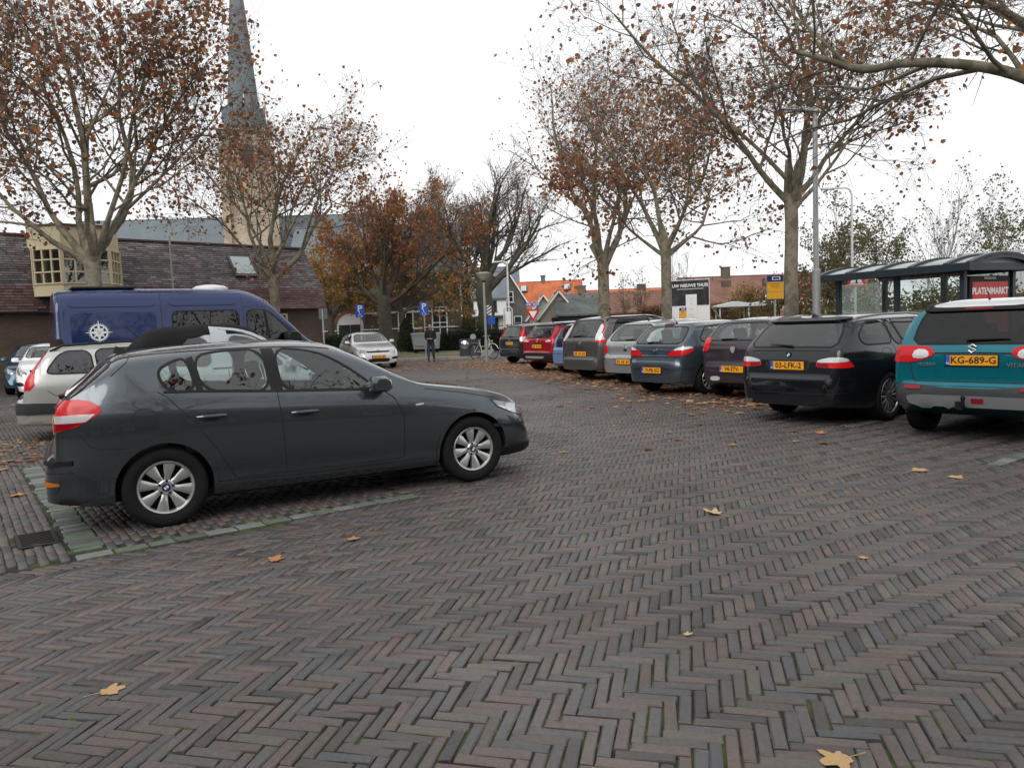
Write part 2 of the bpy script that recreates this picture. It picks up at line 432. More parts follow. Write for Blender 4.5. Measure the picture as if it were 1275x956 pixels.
def paving():
    # far sheet where single bricks can no longer be told apart, in 2 m cells round the built field
    mb = MB()
    for i in range(-30, 31):
        for j in range(-3, 24):
            x0, y0 = i * 2.0, j * 2.0
            cs = [(x0, y0), (x0 + 2, y0), (x0 + 2, y0 + 2), (x0, y0 + 2)]
            inside = all(1.6 < y < YMAX - .05 and abs(x) < .74 * y + 1.1 for x, y in cs)
            if not inside:
                cut = y0 + 2 > 1.5 and y0 < YMAX - .1 and min(abs(x0), abs(x0 + 2)) < .74 * (y0 + 2) + 1.2
                z = -.025 if cut else -.003
                mb.add([(x, y, z) for x, y in cs], [(0, 1, 2, 3)])
    pav = mb.build('pavement', far_paving_mat()); tag(pav, kind='structure')
    g = MB(); g.add([(-900, -60, -.026), (900, -60, -.026), (900, 1500, -.026), (-900, 1500, -.026)], [(0, 1, 2, 3)])
    tag(g.build('ground', SOIL), kind='structure')
    gx = np.arange(-18, 18.01, .3); gy = np.arange(1.2, YMAX + .31, .3)
    XX, YY = np.meshgrid(gx, gy); ZZ = heave(XX, YY) - .0095
    nx = len(gx); idx = np.arange(nx * len(gy)).reshape(len(gy), nx)
    FF = np.stack([idx[:-1, :-1], idx[:-1, 1:], idx[1:, 1:], idx[1:, :-1]], -1).reshape(-1, 4)
    VV = np.stack([XX, YY, ZZ], -1).reshape(-1, 3)
    cen = VV[FF].mean(1); FF = FF[np.abs(cen[:, 0]) < .74 * cen[:, 1] + 1.2]
    o = bpy.data.objects.new('joint_sand', quads_mesh('joint_sand', VV, FF, SOIL)); COL.objects.link(o); o.parent = pav
    rs = np.random.RandomState(4)
    ALL = [(Hb, .2095, .0490), (Bb, .2050, .0570)]
    # the largest 300 in the picture: nearest bricks inside the view, as objects of their own
    d = Hb[:, 1] + .15 * np.abs(Hb[:, 0])
    vis = (np.abs(Hb[:, 0]) < .655 * (Hb[:, 1] + .1)) & (Hb[:, 1] > 2.42)
    order = np.argsort(np.where(vis, d, 1e9))[:300]
    single = np.zeros(len(Hb), bool); single[order] = True
    variants = []
    for q in range(10):
        V = brick_points(np.zeros((1, 3)), .2095, .0490, rs)[0]; V[:, 2] -= V[8:, 2].mean()
        me = bpy.data.meshes.new('brick'); me.from_pydata([tuple(p) for p in V], [], [tuple(f) for f in QF]); me.materials.append(BRICK_O); variants.append(me)
    for i in order:
        o = bpy.data.objects.new('brick', variants[rnd.randrange(10)]); COL.objects.link(o); o.parent = pav
        o.location = (Hb[i, 0], Hb[i, 1], float(heave(Hb[i, 0], Hb[i, 1])) + rnd.gauss(0, .0015)); o.rotation_euler = (rnd.gauss(0, .015), rnd.gauss(0, .008), Hb[i, 2] + rnd.gauss(0, .010) + math.pi * rnd.randrange(2))
    Vs = []; rv = []
    for C, ln, wd in ((Hb[~single], .2095, .0490), (Bb, .2050, .0570)):
        V = brick_points(C, ln, wd, rs); Vs.append(V.reshape(-1, 3)); rv.append(np.repeat(rs.rand(len(C)), 12))
    V = np.concatenate(Vs); nb = len(V) // 12
    F = (np.arange(nb)[:, None, None] * 12 + QF[None]).reshape(-1, 4)
    o = bpy.data.objects.new('brick_field', quads_mesh('brick_field', V, F, BRICK_A, np.concatenate(rv))); COL.objects.link(o); o.parent = pav; o['kind'] = 'stuff'
    # stone edging of the bay and bay lines
    def stone(x, y, ang, ln, wd):
        P = brick_points(np.array([[x, y, ang]]), ln, wd, rs)[0]; P[:, 2] += .002
        me = bpy.data.meshes.new('paving_stone'); me.from_pydata([tuple(p) for p in P], [], [tuple(f) for f in QF]); me.materials.append(STONES[rnd.randrange(4)])
        q = bpy.data.objects.new('paving_stone', me); COL.objects.link(q); q.parent = pav
    b = -.02
    while b < 4.9:
        ln = rnd.uniform(.075, .14)
        if b > .09: stone(*(BO + E2 * (b + ln / 2) + E1 * rnd.gauss(-.02, .008)), R(36), .20 + rnd.gauss(0, .018), ln - .017)
        b += ln
    a = -.13
    while a < 2.5:
        ln = rnd.uniform(.17, .25)
        stone(*(BO + E1 * (a + ln / 2) + E2 * .02), R(36), ln - .016, .115 + rnd.gauss(0, .010)); a += ln
    for k, P in enumerate(LINES):
        t = 0
        while t < 4.5:
            ln = rnd.uniform(.19, .22); q = P + LINE_DIR * (t + ln / 2)
            if abs(q[0]) < .74 * q[1] + 1 and q[1] < YMAX: stone(q[0], q[1], R(38), ln - .008, .125)
            t += ln
    # moss cushions in the joints
    mv = MB(); MOSS = mat('moss', (.045, .075, .010), .9, var=.4, vscale=60)
    for _ in range(5000):
        y = 2.4 + 8.5 * rnd.random() ** 1.4; x = rnd.uniform(-.68, .68) * y
        i = rnd.randrange(len(Hb)); 
        q = Hb[rnd.randrange(len(Hb))]
        if q[1] > 11: continue
        ca, sa = math.cos(q[2]), math.sin(q[2]); l_, s_ = rnd.uniform(-.1, .1), rnd.choice((-1, 1)) * .0268
        cx, cy = q[0] + l_ * ca - s_ * sa, q[1] + l_ * sa + s_ * ca; z = float(heave(cx, cy)) - .0095
        w_, h_ = rnd.uniform(.004, .011), rnd.uniform(.006, .011)
        lx = rnd.uniform(.008, .03)
        pts = [(cx + ca * lx * math.cos(t) - sa * w_ * math.sin(t), cy + sa * lx * math.cos(t) + ca * w_ * math.sin(t), z) for t in [j * math.pi / 3 for j in range(6)]]
        mv.add(pts + [(cx, cy, z + h_)], [(j, (j + 1) % 6, 6) for j in range(6)])
    o = mv.build('moss', MOSS, pav, True, 0); o['kind'] = 'stuff'
paving()
def drain():
    c = BO + E1 * -.30 + E2 * .80
    t = thing('drain_grate', 'worn cast-iron drain grate beside the stone edging, behind the dark grey hatchback', 'drain', (c[0], c[1], 0), R(36))
    IRON = mat('cast_iron', (.022, .020, .018), .55, metal=.5, var=.4, vscale=20, bump=.4)
    fr = MB(); fr.box((0, -.235, -.006), (.27, .03, .03)).box((0, .235, -.006), (.27, .03, .03)).box((-.12, 0, -.006), (.03, .44, .03)).box((.12, 0, -.006), (.03, .44, .03)); fr.build('frame', IRON, t)
    for k in range(8): MB().box((0, -.196 + k * .056, -.006), (.205, .026, .024)).build('bar', IRON, t)
    MB().box((0, 0, -.022), (.24, .47, .004)).build('sump', WELL, t)
drain()
# pavement beyond the square: kerb and footway
def footway():
    FW = mat('footway_slabs', (.17, .165, .155), .7, var=.25, vscale=1.2, bump=.2, bscale=20)
    KB = mat('kerb_concrete', (.26, .255, .24), .7, var=.2, vscale=3)
    mb = MB(); mb.box((-18, 45, .045), (34, 16.2, .11)); tag(mb.build('footway', FW), kind='structure')
    k = MB()
    kb = None
    root = tag(MB().box((-18, 36.82, .035), (34.2, .12, .10)).build('kerb', KB), kind='structure')
    x = -12.0
    while x < -1.2:
        MB().box((x + .49, 36.70, .05), (.975, .16, .125)).build('kerb_stone', KB, root, bevel=.012); x += 1.0
    mb = MB(); mb.box((-10.5, 43.0, .104), (18, 9, .012)); tag(mb.build('grass_verge', mat('leafy_verge', (.11, .10, .045), .95, var=.5, vscale=2.5, bump=.6, bscale=8)), kind='structure')
footway()
# ---------------------------------------------------------------- buildings
def wall_brick(name, c1, c2, mortar, w_=.22, h_=.065):
    if name in MATS: return MATS[name]
    m = bpy.data.materials.new(name); m.use_nodes = True; MATS[name] = m
    nt = m.node_tree; N = nt.nodes; L = nt.links; b = N['Principled BSDF']
    g = N.new('ShaderNodeTexCoord'); s1 = N.new('ShaderNodeSeparateXYZ'); L.new(g.outputs['Object'], s1.inputs[0])
    ad = N.new('ShaderNodeMath'); ad.operation = 'ADD'; L.new(s1.outputs[0], ad.inputs[0]); L.new(s1.outputs[1], ad.inputs[1])
    cb = N.new('ShaderNodeCombineXYZ'); L.new(ad.outputs[0], cb.inputs[0]); L.new(s1.outputs[2], cb.inputs[1])
    br = N.new('ShaderNodeTexBrick'); br.inputs['Scale'].default_value = 1; br.inputs['Brick Width'].default_value = w_; br.inputs['Row Height'].default_value = h_; br.inputs['Mortar Size'].default_value = .008
    br.inputs['Color1'].default_value = (*c1, 1); br.inputs['Color2'].default_value = (*c2, 1); br.inputs['Mortar'].default_value = (*mortar, 1); L.new(cb.outputs[0], br.inputs['Vector'])
    nz = N.new('ShaderNodeTexNoise'); nz.inputs['Scale'].default_value = .8; nz.inputs['Detail'].default_value = 7; L.new(g.outputs['Object'], nz.inputs['Vector'])
    mr = N.new('ShaderNodeMapRange'); mr.inputs[1].default_value = .3; mr.inputs[2].default_value = .7; mr.inputs[3].default_value = .7; mr.inputs[4].default_value = 1.25; L.new(nz.outputs['Fac'], mr.inputs[0])
    sc = N.new('ShaderNodeVectorMath'); sc.operation = 'SCALE'; L.new(br.outputs['Color'], sc.inputs[0]); L.new(mr.outputs[0], sc.inputs['Scale']); L.new(sc.outputs[0], b.inputs['Base Color'])
    bp = N.new('ShaderNodeBump'); bp.inputs['Strength'].default_value = .4; bp.inputs['Distance'].default_value = .01; L.new(br.outputs['Fac'], bp.inputs['Height']); bp.invert = True; L.new(bp.outputs[0], b.inputs['Normal'])
    b.inputs['Roughness'].default_value = .85
    return m
BR_BROWN = wall_brick('brown_brick', (.105, .066, .05), (.14, .085, .06), (.10, .085, .07))
BR_DARK = wall_brick('dark_brick', (.085, .066, .058), (.115, .085, .07), (.12, .11, .10))
BR_GREY = wall_brick('grey_brick', (.115, .105, .095), (.15, .135, .12), (.14, .13, .12))
STONEW = wall_brick('tower_stone', (.36, .285, .21), (.44, .36, .275), (.32, .27, .21), .5, .22)
SLATE = mat('slate', (.105, .13, .145), .55, var=.22, vscale=.8, bump=.3, bscale=6)
SHINGLE = mat('shingle', (1, 1, 1), .75, attr='tone', var=.18, vscale=3, spec=.3)
CREAM = mat('cream_paint', (.60, .52, .34), .6, var=.06, vscale=3)
WHITEP = mat('white_paint', (.72, .72, .70), .5, var=.06)
DARKGLASS = mat('house_glass', (.025, .03, .033), .06, spec=.8)
TILE_O = wall_brick('orange_tile', (.50, .145, .055), (.42, .11, .045), (.20, .06, .03), .30, .26)
TILE_B = wall_brick('brown_tile', (.21, .10, .065), (.15, .072, .052), (.07, .04, .03), .30, .20)
TILE_G = wall_brick('grey_tile', (.12, .135, .13), (.085, .10, .095), (.04, .045, .04), .30, .20)
DARKWOOD = mat('dark_boarding', (.016, .019, .022), .7, var=.25, vscale=4)
TAN = mat('tan_render', (.33, .30, .25), .8, var=.15, vscale=2)

def window(parent, M_, w_, h_, frame=CREAM, nx=2, ny=2, fr=.06, depth=.08, pane=DARKGLASS, sill=True):
    """M_: x along wall, y up, z outwards; origin at the foot of the opening, middle"""
    f = MB()
    for x in (-w_ / 2 + fr / 2, w_ / 2 - fr / 2): f.box((x, h_ / 2, .01), (fr, h_, depth), mtx=M_)
    for y in (fr / 2, h_ - fr / 2): f.box((0, y, .012), (w_ - 2 * fr, fr, depth), mtx=M_)
    for i in range(1, nx): f.box((-w_ / 2 + w_ * i / nx, h_ / 2, .008), (fr * .6, h_ - 2 * fr, depth * .8), mtx=M_)
    for j in range(1, ny): f.box((0, h_ * j / ny, .006), (w_ - 2 * fr, fr * .6, depth * .78), mtx=M_)
    o = f.build('window', frame, parent)
    for i in range(nx):
        for j in range(ny):
            cw, ch = (w_ - fr) / nx, (h_ - fr) / ny
            MB().box((-w_ / 2 + fr / 2 + cw * (i + .5), fr / 2 + ch * (j + .5), .0), (cw, ch, .02), mtx=M_).build('pane', pane, o)
    if sill: MB().box((0, -.04, .05), (w_ + .12, .06, .16), mtx=M_).build('sill', frame, o)
    return o
def gable_house(name, label, base, rz, L_, D_, eave, ridge, wallm, roofm, axis='x', cat='house', over=.25, group=None, chim=(), gable_trim=None):
    """box with a pitched roof; ridge along local x"""
    t = thing(name, label, cat, (base[0], base[1], 0), rz, group)
    x0, x1, y0, y1 = -L_ / 2, L_ / 2, -D_ / 2, D_ / 2
    V = [(x0, y0, 0), (x1, y0, 0), (x1, y1, 0), (x0, y1, 0), (x0, y0, eave), (x1, y0, eave), (x1, y1, eave), (x0, y1, eave), (x0, 0, ridge), (x1, 0, ridge)]
    MB().add(V, [(0, 1, 5, 4), (2, 3, 7, 6), (1, 2, 6, 9, 5), (3, 0, 4, 8, 7)]).build('wall', wallm, t)
    sl = (ridge - eave) / (D_ / 2); th = .14
    for sg in (-1, 1):
        ye = sg * (D_ / 2 + over); ze = eave - over * sl
        P = [(x0 - over, ye, ze), (x1 + over, ye, ze), (x1 + over, -sg * .0, ridge + .02), (x0 - over, -sg * .0, ridge + .02)]
        Q = [(a, b, c + th) for a, b, c in P]
        F = [(0, 1, 2, 3), (7, 6, 5, 4), (0, 4, 5, 1), (1, 5, 6, 2), (2, 6, 7, 3), (3, 7, 4, 0)]
        if sg > 0: F = [f[::-1] for f in F]
        MB().add(P + Q, F).build('roof', roofm, t)
        if gable_trim:
            for x in (x0 - over - .03, x1 + over + .03):
                MB().tube([(x, ye, ze + .05), (x, 0, ridge + .10)], .09, 4).build('barge_board', gable_trim, t)
    MB().tube([(x0 - over, 0, ridge + th), (x1 + over, 0, ridge + th)], .10, 6).build('ridge', roofm, t)
    for cx, cy, w_, h_ in chim:
        c = MB().box((cx, cy, ridge + h_ / 2 - .3), (w_, w_, h_ + .6)).build('chimney', BR_DARK, t)
        MB().box((cx, cy, ridge + h_ + .04), (w_ + .12, w_ + .12, .08)).build('chimney_cap', BR_GREY, c)
    return t
def front(t, x, z, D_): return frame_mtx((x, -D_ / 2 - .0, z), (1, 0, 0), (0, 0, 1))
def side_(x, y, z, sg=-1): return frame_mtx((x, y, z), (0, -1, 0) if sg < 0 else (0, 1, 0), (0, 0, 1))

def shingled_hall():
    # local frame: x runs along the facade away to the near end, -y faces the square
    ang = math.atan2(-.717, -.697)          # along the facade towards the near end
    t = thing('shingled_hall', 'long low hall with purple-grey shingled roof and cream bay window', 'building', (-8.3, 35.0, 0), ang)
    # y positive = away from the square ?  facade normal faces (+.717,-.697); local +y for this angle is (.717,-.697)
    LEN = 24.0; r = random.Random(8)
    MB().box((LEN / 2, -1.0, 1.3), (LEN, 1.3, 2.6)).build('wall', BR_BROWN, t)
    MB().box((.7, -2.4, 1.3), (1.4, 4.0, 2.6)).build('end_wall', BR_BROWN, t)
    # roof body behind the shingles
    prof = [(.02, 2.56), (.02, 2.62), (-.10, 3.48), (-1.62, 5.38), (-6.0, 5.38), (-6.0, 2.56)]
    V = [(0, y, z) for y, z in prof] + [(LEN, y, z) for y, z in prof]; n = len(prof)
    MB().add(V, [tuple(range(n)), tuple(range(n, 2 * n))[::-1]] + [(i, n + i, n + (i + 1) % n, (i + 1) % n) for i in range(n)]).build('roof_body', mat('roof_board', (.05, .04, .04), .9), t)
    def shingles(A, B, rows, wd, palette, name, skip=None):
        mb = MB(); A, B = Vector((0, *A)), Vector((0, *B)); up = (B - A) / rows; out = Vector((1, 0, 0)).cross(up).normalized()
        if out.y < 0: out = -out
        for i in range(rows):
            x = -wd * (.5 if i % 2 else 0)
            p0 = A + up * i
            while x < LEN:
                w_ = wd * r.uniform(.92, 1.06)
                a, b = max(0, x + .006), min(LEN, x + w_ - .006)
                if b - a > .03 and not (skip and skip((a + b) / 2, p0.z)):
                    c = palette[r.randrange(len(palette))]; q = r.uniform(.75, 1.2)
                    # weathering in broad patches
                    k = .5 + .5 * math.sin(x * .55 + math.sin(i * .7) * 1.3) * math.cos(i * .45 + x * .21)
                    c = [c[j] * q * (.72 + .5 * k) for j in range(3)]; mb.col = c
                    o = r.uniform(0, .006)
                    P = [p0 + out * (.028 + o), p0 + up * 1.12 + out * .006]
                    mb.add([(a, P[0].y, P[0].z), (b, P[0].y, P[0].z), (b, P[1].y, P[1].z), (a, P[1].y, P[1].z), (a, p0.y, p0.z), (b, p0.y, p0.z)], [(0, 1, 2, 3)[::-1], (4, 5, 1, 0)[::-1]])
                x += w_
        o = mb.build(name, SHINGLE, t); o['kind'] = 'stuff'
    PUR = [(.145, .088, .085), (.16, .098, .092), (.13, .080, .080), (.17, .105, .096)]
    GRY = [(.125, .108, .112), (.15, .126, .128), (.10, .090, .097), (.17, .14, .14), (.085, .078, .085)]
    bay = lambda x, z: 8.9 < x < 11.3
    shingles((.025, 2.60), (-.095, 3.48), 9, .30, PUR, 'shingle_skirt', bay)
    shingles((-.10, 3.48), (-1.62, 5.38), 22, .27, GRY, 'shingle_roof', bay)
    # the steep cheek beside the bay
    rdg = MB().box((LEN / 2, -1.62, 5.41), (LEN, .20, .07)).build('ridge', mat('ridge_lead', (.10, .05, .05), .7), t)
    # skylight in the slope
    up = Vector((0, -1.52, 1.90)).normalized(); o = Vector((3.45, -.10, 3.48)) + up * .62 + Vector((0, .78, .62)) * .05
    M_ = frame_mtx(o, (-1, 0, 0), up)
    sk = MB(); sk.box((0, .52, .04), (1.02, 1.16, .10), mtx=M_); so = sk.build('skylight', mat('skylight_frame', (.05, .05, .052), .5), t)
    MB().box((0, .54, .075), (.84, .96, .05), mtx=M_).build('pane', mat('skylight_glass', (.30, .34, .35), .05, spec=1.0), so)
    # bay window: half octagon
    xc, hw, dep = 10.1, 1.40, 1.05
    pl = [(xc - hw, -.4), (xc - hw, .15), (xc - hw * .55, dep), (xc + hw * .55, dep), (xc + hw, .15), (xc + hw, -.4)]
    b = empty('bay_window', (0, 0, 0), 0, t)
    MB().prism(pl, 4.72, 5.46).build('parapet', CREAM, b); MB().prism([(x, y + (.06 if y > 0 else 0)) for x, y in pl], 5.46, 5.53).build('coping', mat('ridge_lead', (.10, .05, .05), .7), b)
    MB().prism(pl, 3.10, 3.48).build('apron', CREAM, b)
    for i in range(1, 5):
        x, y = pl[i]; MB().box((x, y, 4.1), (.10, .10, 1.26)).build('post', CREAM, b)
    for i in range(1, 4):
        a_, c_ = Vector((*pl[i], 3.49)), Vector((*pl[i + 1], 3.49)); ln = (c_ - a_).length
        e = (c_ - a_).normalized()
        # outwards is +y here, so the frame runs the other way round
        M2 = frame_mtx((a_ + c_) / 2, -e, (0, 0, 1))
        f = MB(); w_ = ln - .08; nx = 4 if i == 2 else 3
        for k in range(nx + 1): f.box((-w_ / 2 + w_ * k / nx, .62, 0), (.055, 1.22, .07), mtx=M2)
        for z in (.03, .42, .84, 1.2): f.box((0, z, .004), (w_, .05, .075), mtx=M2)
        f.build('window', CREAM, b)
        for k in range(nx):
            for z0, z1 in ((.05, .40), (.44, .82), (.86, 1.18)):
                MB().box((-w_ / 2 + w_ * (k + .5) / nx, (z0 + z1) / 2, -.01), (w_ / nx - .05, z1 - z0, .012), mtx=M2).build('pane', glass('bay_glass', (.80, .83, .81)), b)
    for k in range(7):
        x = xc - 1.05 + k * .35
        if k in (1, 4, 6): MB().tube([(x + .03 * math.sin(q), .05 + .05 * math.cos(q * 2), 3.5 + q * .2) for q in range(7)], .09, 6).build('curtain', mat('curtain', (.40, .38, .34), .9), b, True)
    MB().box((xc, -.35, 4.1), (2.7, .05, 1.25)).build('back_wall', mat('inside_dark', (.06, .055, .05), .9), b)
    # small low windows
    for x, z, w_, h_ in ((13.15, 1.82, .36, .58), (1.95, 1.25, .42, 1.15)):
        M2 = frame_mtx((x, -.345, z), (-1, 0, 0), (0, 0, 1)); window(t, M2, w_, h_, CREAM, 1, 2 if h_ > 1 else 1, .09, .12)
    MB().tube([(7.0, .6, 0), (7.0, .6, 5.35)], .035, 8).build('downpipe', mat('pale_pole', (.35, .34, .32), .5, metal=.3), t)
shingled_hall()

def church():
    t = thing('church_tower', 'tall stone church tower with slender grey slate spire', 'church', (-35.9, 110, 0), R(20))
    h = 3.15
    MB().box((0, 0, 14.6), (2 * h, 2 * h, 29.2)).build('tower', STONEW, t)
    MB().box((0, 0, 29.4), (2 * h + .7, 2 * h + .7, .5)).build('cornice', STONEW, t)
    for sg in (-1, 1):
        for q in (-1, 1): MB().box((sg * h, q * h, 13.5), (1.0, 1.0, 27)).build('buttress', STONEW, t)
    sp = MB(); n = 8
    rings = [(3.75, 29.62), (3.0, 30.5), (2.45, 31.6), (2.25, 33.2), (0.05, 58.2)]
    for r_, z in rings:
        for k in range(n):
            a = 2 * math.pi * (k + .5) / n
            sq = 1.0 / max(abs(math.cos(a)), abs(math.sin(a))) if z < 30 else 1.0
            sp.v.append((r_ * math.cos(a) * min(sq, 1.3), r_ * math.sin(a) * min(sq, 1.3), z))
    for i in range(len(rings) - 1):
        for k in range(n): sp.f.append([i * n + k, i * n + (k + 1) % n, (i + 1) * n + (k + 1) % n, (i + 1) * n + k]); sp.m.append(0); sp.c.append(None)
    s_ = sp.build('spire', SLATE, t)
    for k in range(4):
        a = math.pi / 2 * k
        c, s1 = math.cos(a), math.sin(a)
        d = MB(); d.prism([(-.45, 0), (.45, 0), (.45, 1.2), (0, 2.1), (-.45, 1.2)], 0, 1.3, frame_mtx((c * 1.6, s1 * 1.6, 31.0), (-s1, c, 0), (0, 0, 1))); d.build('dormer', SLATE, s_)
        MB().tube([(c * 2.9, s1 * 2.9, 33.0), (c * 2.9, s1 * 2.9, 34.3)], .08, 5).build('finial', WHITEP, s_)
        # belfry opening
        o = MB(); A = [(-.75, 0), (.75, 0), (.75, 2.0)] + [(.75 * math.cos(R(q)), 2.0 + .8 * math.sin(R(q))) for q in range(20, 180, 20)] + [(-.75, 2.0)]
        o.prism(A, -.2, .06, frame_mtx((c * h, s1 * h, 24.6), (-s1, c, 0), (0, 0, 1))); w_ = o.build('belfry_opening', mat('louvre_dark', (.03, .035, .04), .7), t)
    gable_house('church_nave', 'wide church nave under a grey slate roof beside the tower', (-41.0, 118.5), R(4), 44, 17, 9.5, 19.2, STONEW, SLATE, cat='church')
church()

def old_brick_house():
    base = (-9.9, 60.5); D_ = 9; L_ = 12.2
    t = gable_house('old_brick_house', 'old dark brick house with white bands and a red arched doorway', base, R(3), L_, D_, 5.6, 9.4, BR_DARK, SLATE, chim=((3.0, 0, .8, .9),))
    y = -D_ / 2
    for z in (1.55, 2.75): MB().box((0, y - .03, z), (L_, .08, .14)).build('stone_band', WHITEP, t)
    MB().box((0, y - .04, .2), (L_ + .05, .12, .4)).build('plinth', BR_GREY, t)
    # arched doorway
    x = -1.85
    A = [(-.95, 0), (.95, 0), (.95, 2.05)] + [(.95 * math.cos(R(q)), 2.05 + .75 * math.sin(R(q))) for q in range(15, 180, 15)] + [(-.95, 2.05)]
    d = MB().prism(A, -.1, .05, frame_mtx((x, y, 0), (1, 0, 0), (0, 0, 1))).build('door_surround', WHITEP, t)
    RB = wall_brick('red_arch', (.30, .08, .05), (.34, .10, .06), (.2, .15, .12))
    arc = [(1.12 * math.cos(R(q)), 2.05 + .92 * math.sin(R(q))) for q in range(0, 181, 15)]
    inn = [(.93 * math.cos(R(q)), 2.05 + .73 * math.sin(R(q))) for q in range(180, -1, -15)]
    mb = MB()
    for i in range(12): mb.prism([arc[i], arc[i + 1], inn[11 - i], inn[12 - i]], -.05, .10, frame_mtx((x, y, 0), (1, 0, 0), (0, 0, 1)))
    mb.build('arch', RB, t)
    for sg in (-1, 1): MB().box((x + sg * .41, y - .06, 1.0), (.78, .08, 1.95)).build('door', mat('door_green', (.012, .02, .018), .4), t)
    for wx, w_ in ((-4.6, 1.15), (2.15, 1.15), (4.6, 1.15)):
        window(t, front(t, wx, .75, D_), w_, 2.3, WHITEP, 2, 2, .10, .10)
    MB().tube([(-3.4, y - .1, 0), (-3.4, y - .1, 5.4)], .06, 8).build('downpipe', GREYPL, t)
old_brick_house()

def railings():
    IR = mat('railing_iron', (.012, .012, .013), .5, metal=.4)
    for (xa, xb, y, lab) in ((-14.0, -7.2, 49.6, 'black iron railings behind the long hedge'), (-5.6, 1.8, 50.2, 'black iron railings in front of the white house')):
        t = thing('railings', lab, 'fence', (xa, y, 0))
        n = int((xb - xa) / .16)
        for z in (.35, 1.5): MB().box(((xb - xa) / 2, 0, z), (xb - xa, .04, .05)).build('rail', IR, t)
        base = None
        for k in range(n + 1):
            o = None
            if k == 0:
                base = MB().tube([(0, 0, 0), (0, 0, 1.72)], .014, 5).build('bar', IR, t); o = base
            else:
                o = base.copy(); COL.objects.link(o); o.location = (k * .16, 0, 0)
railings()

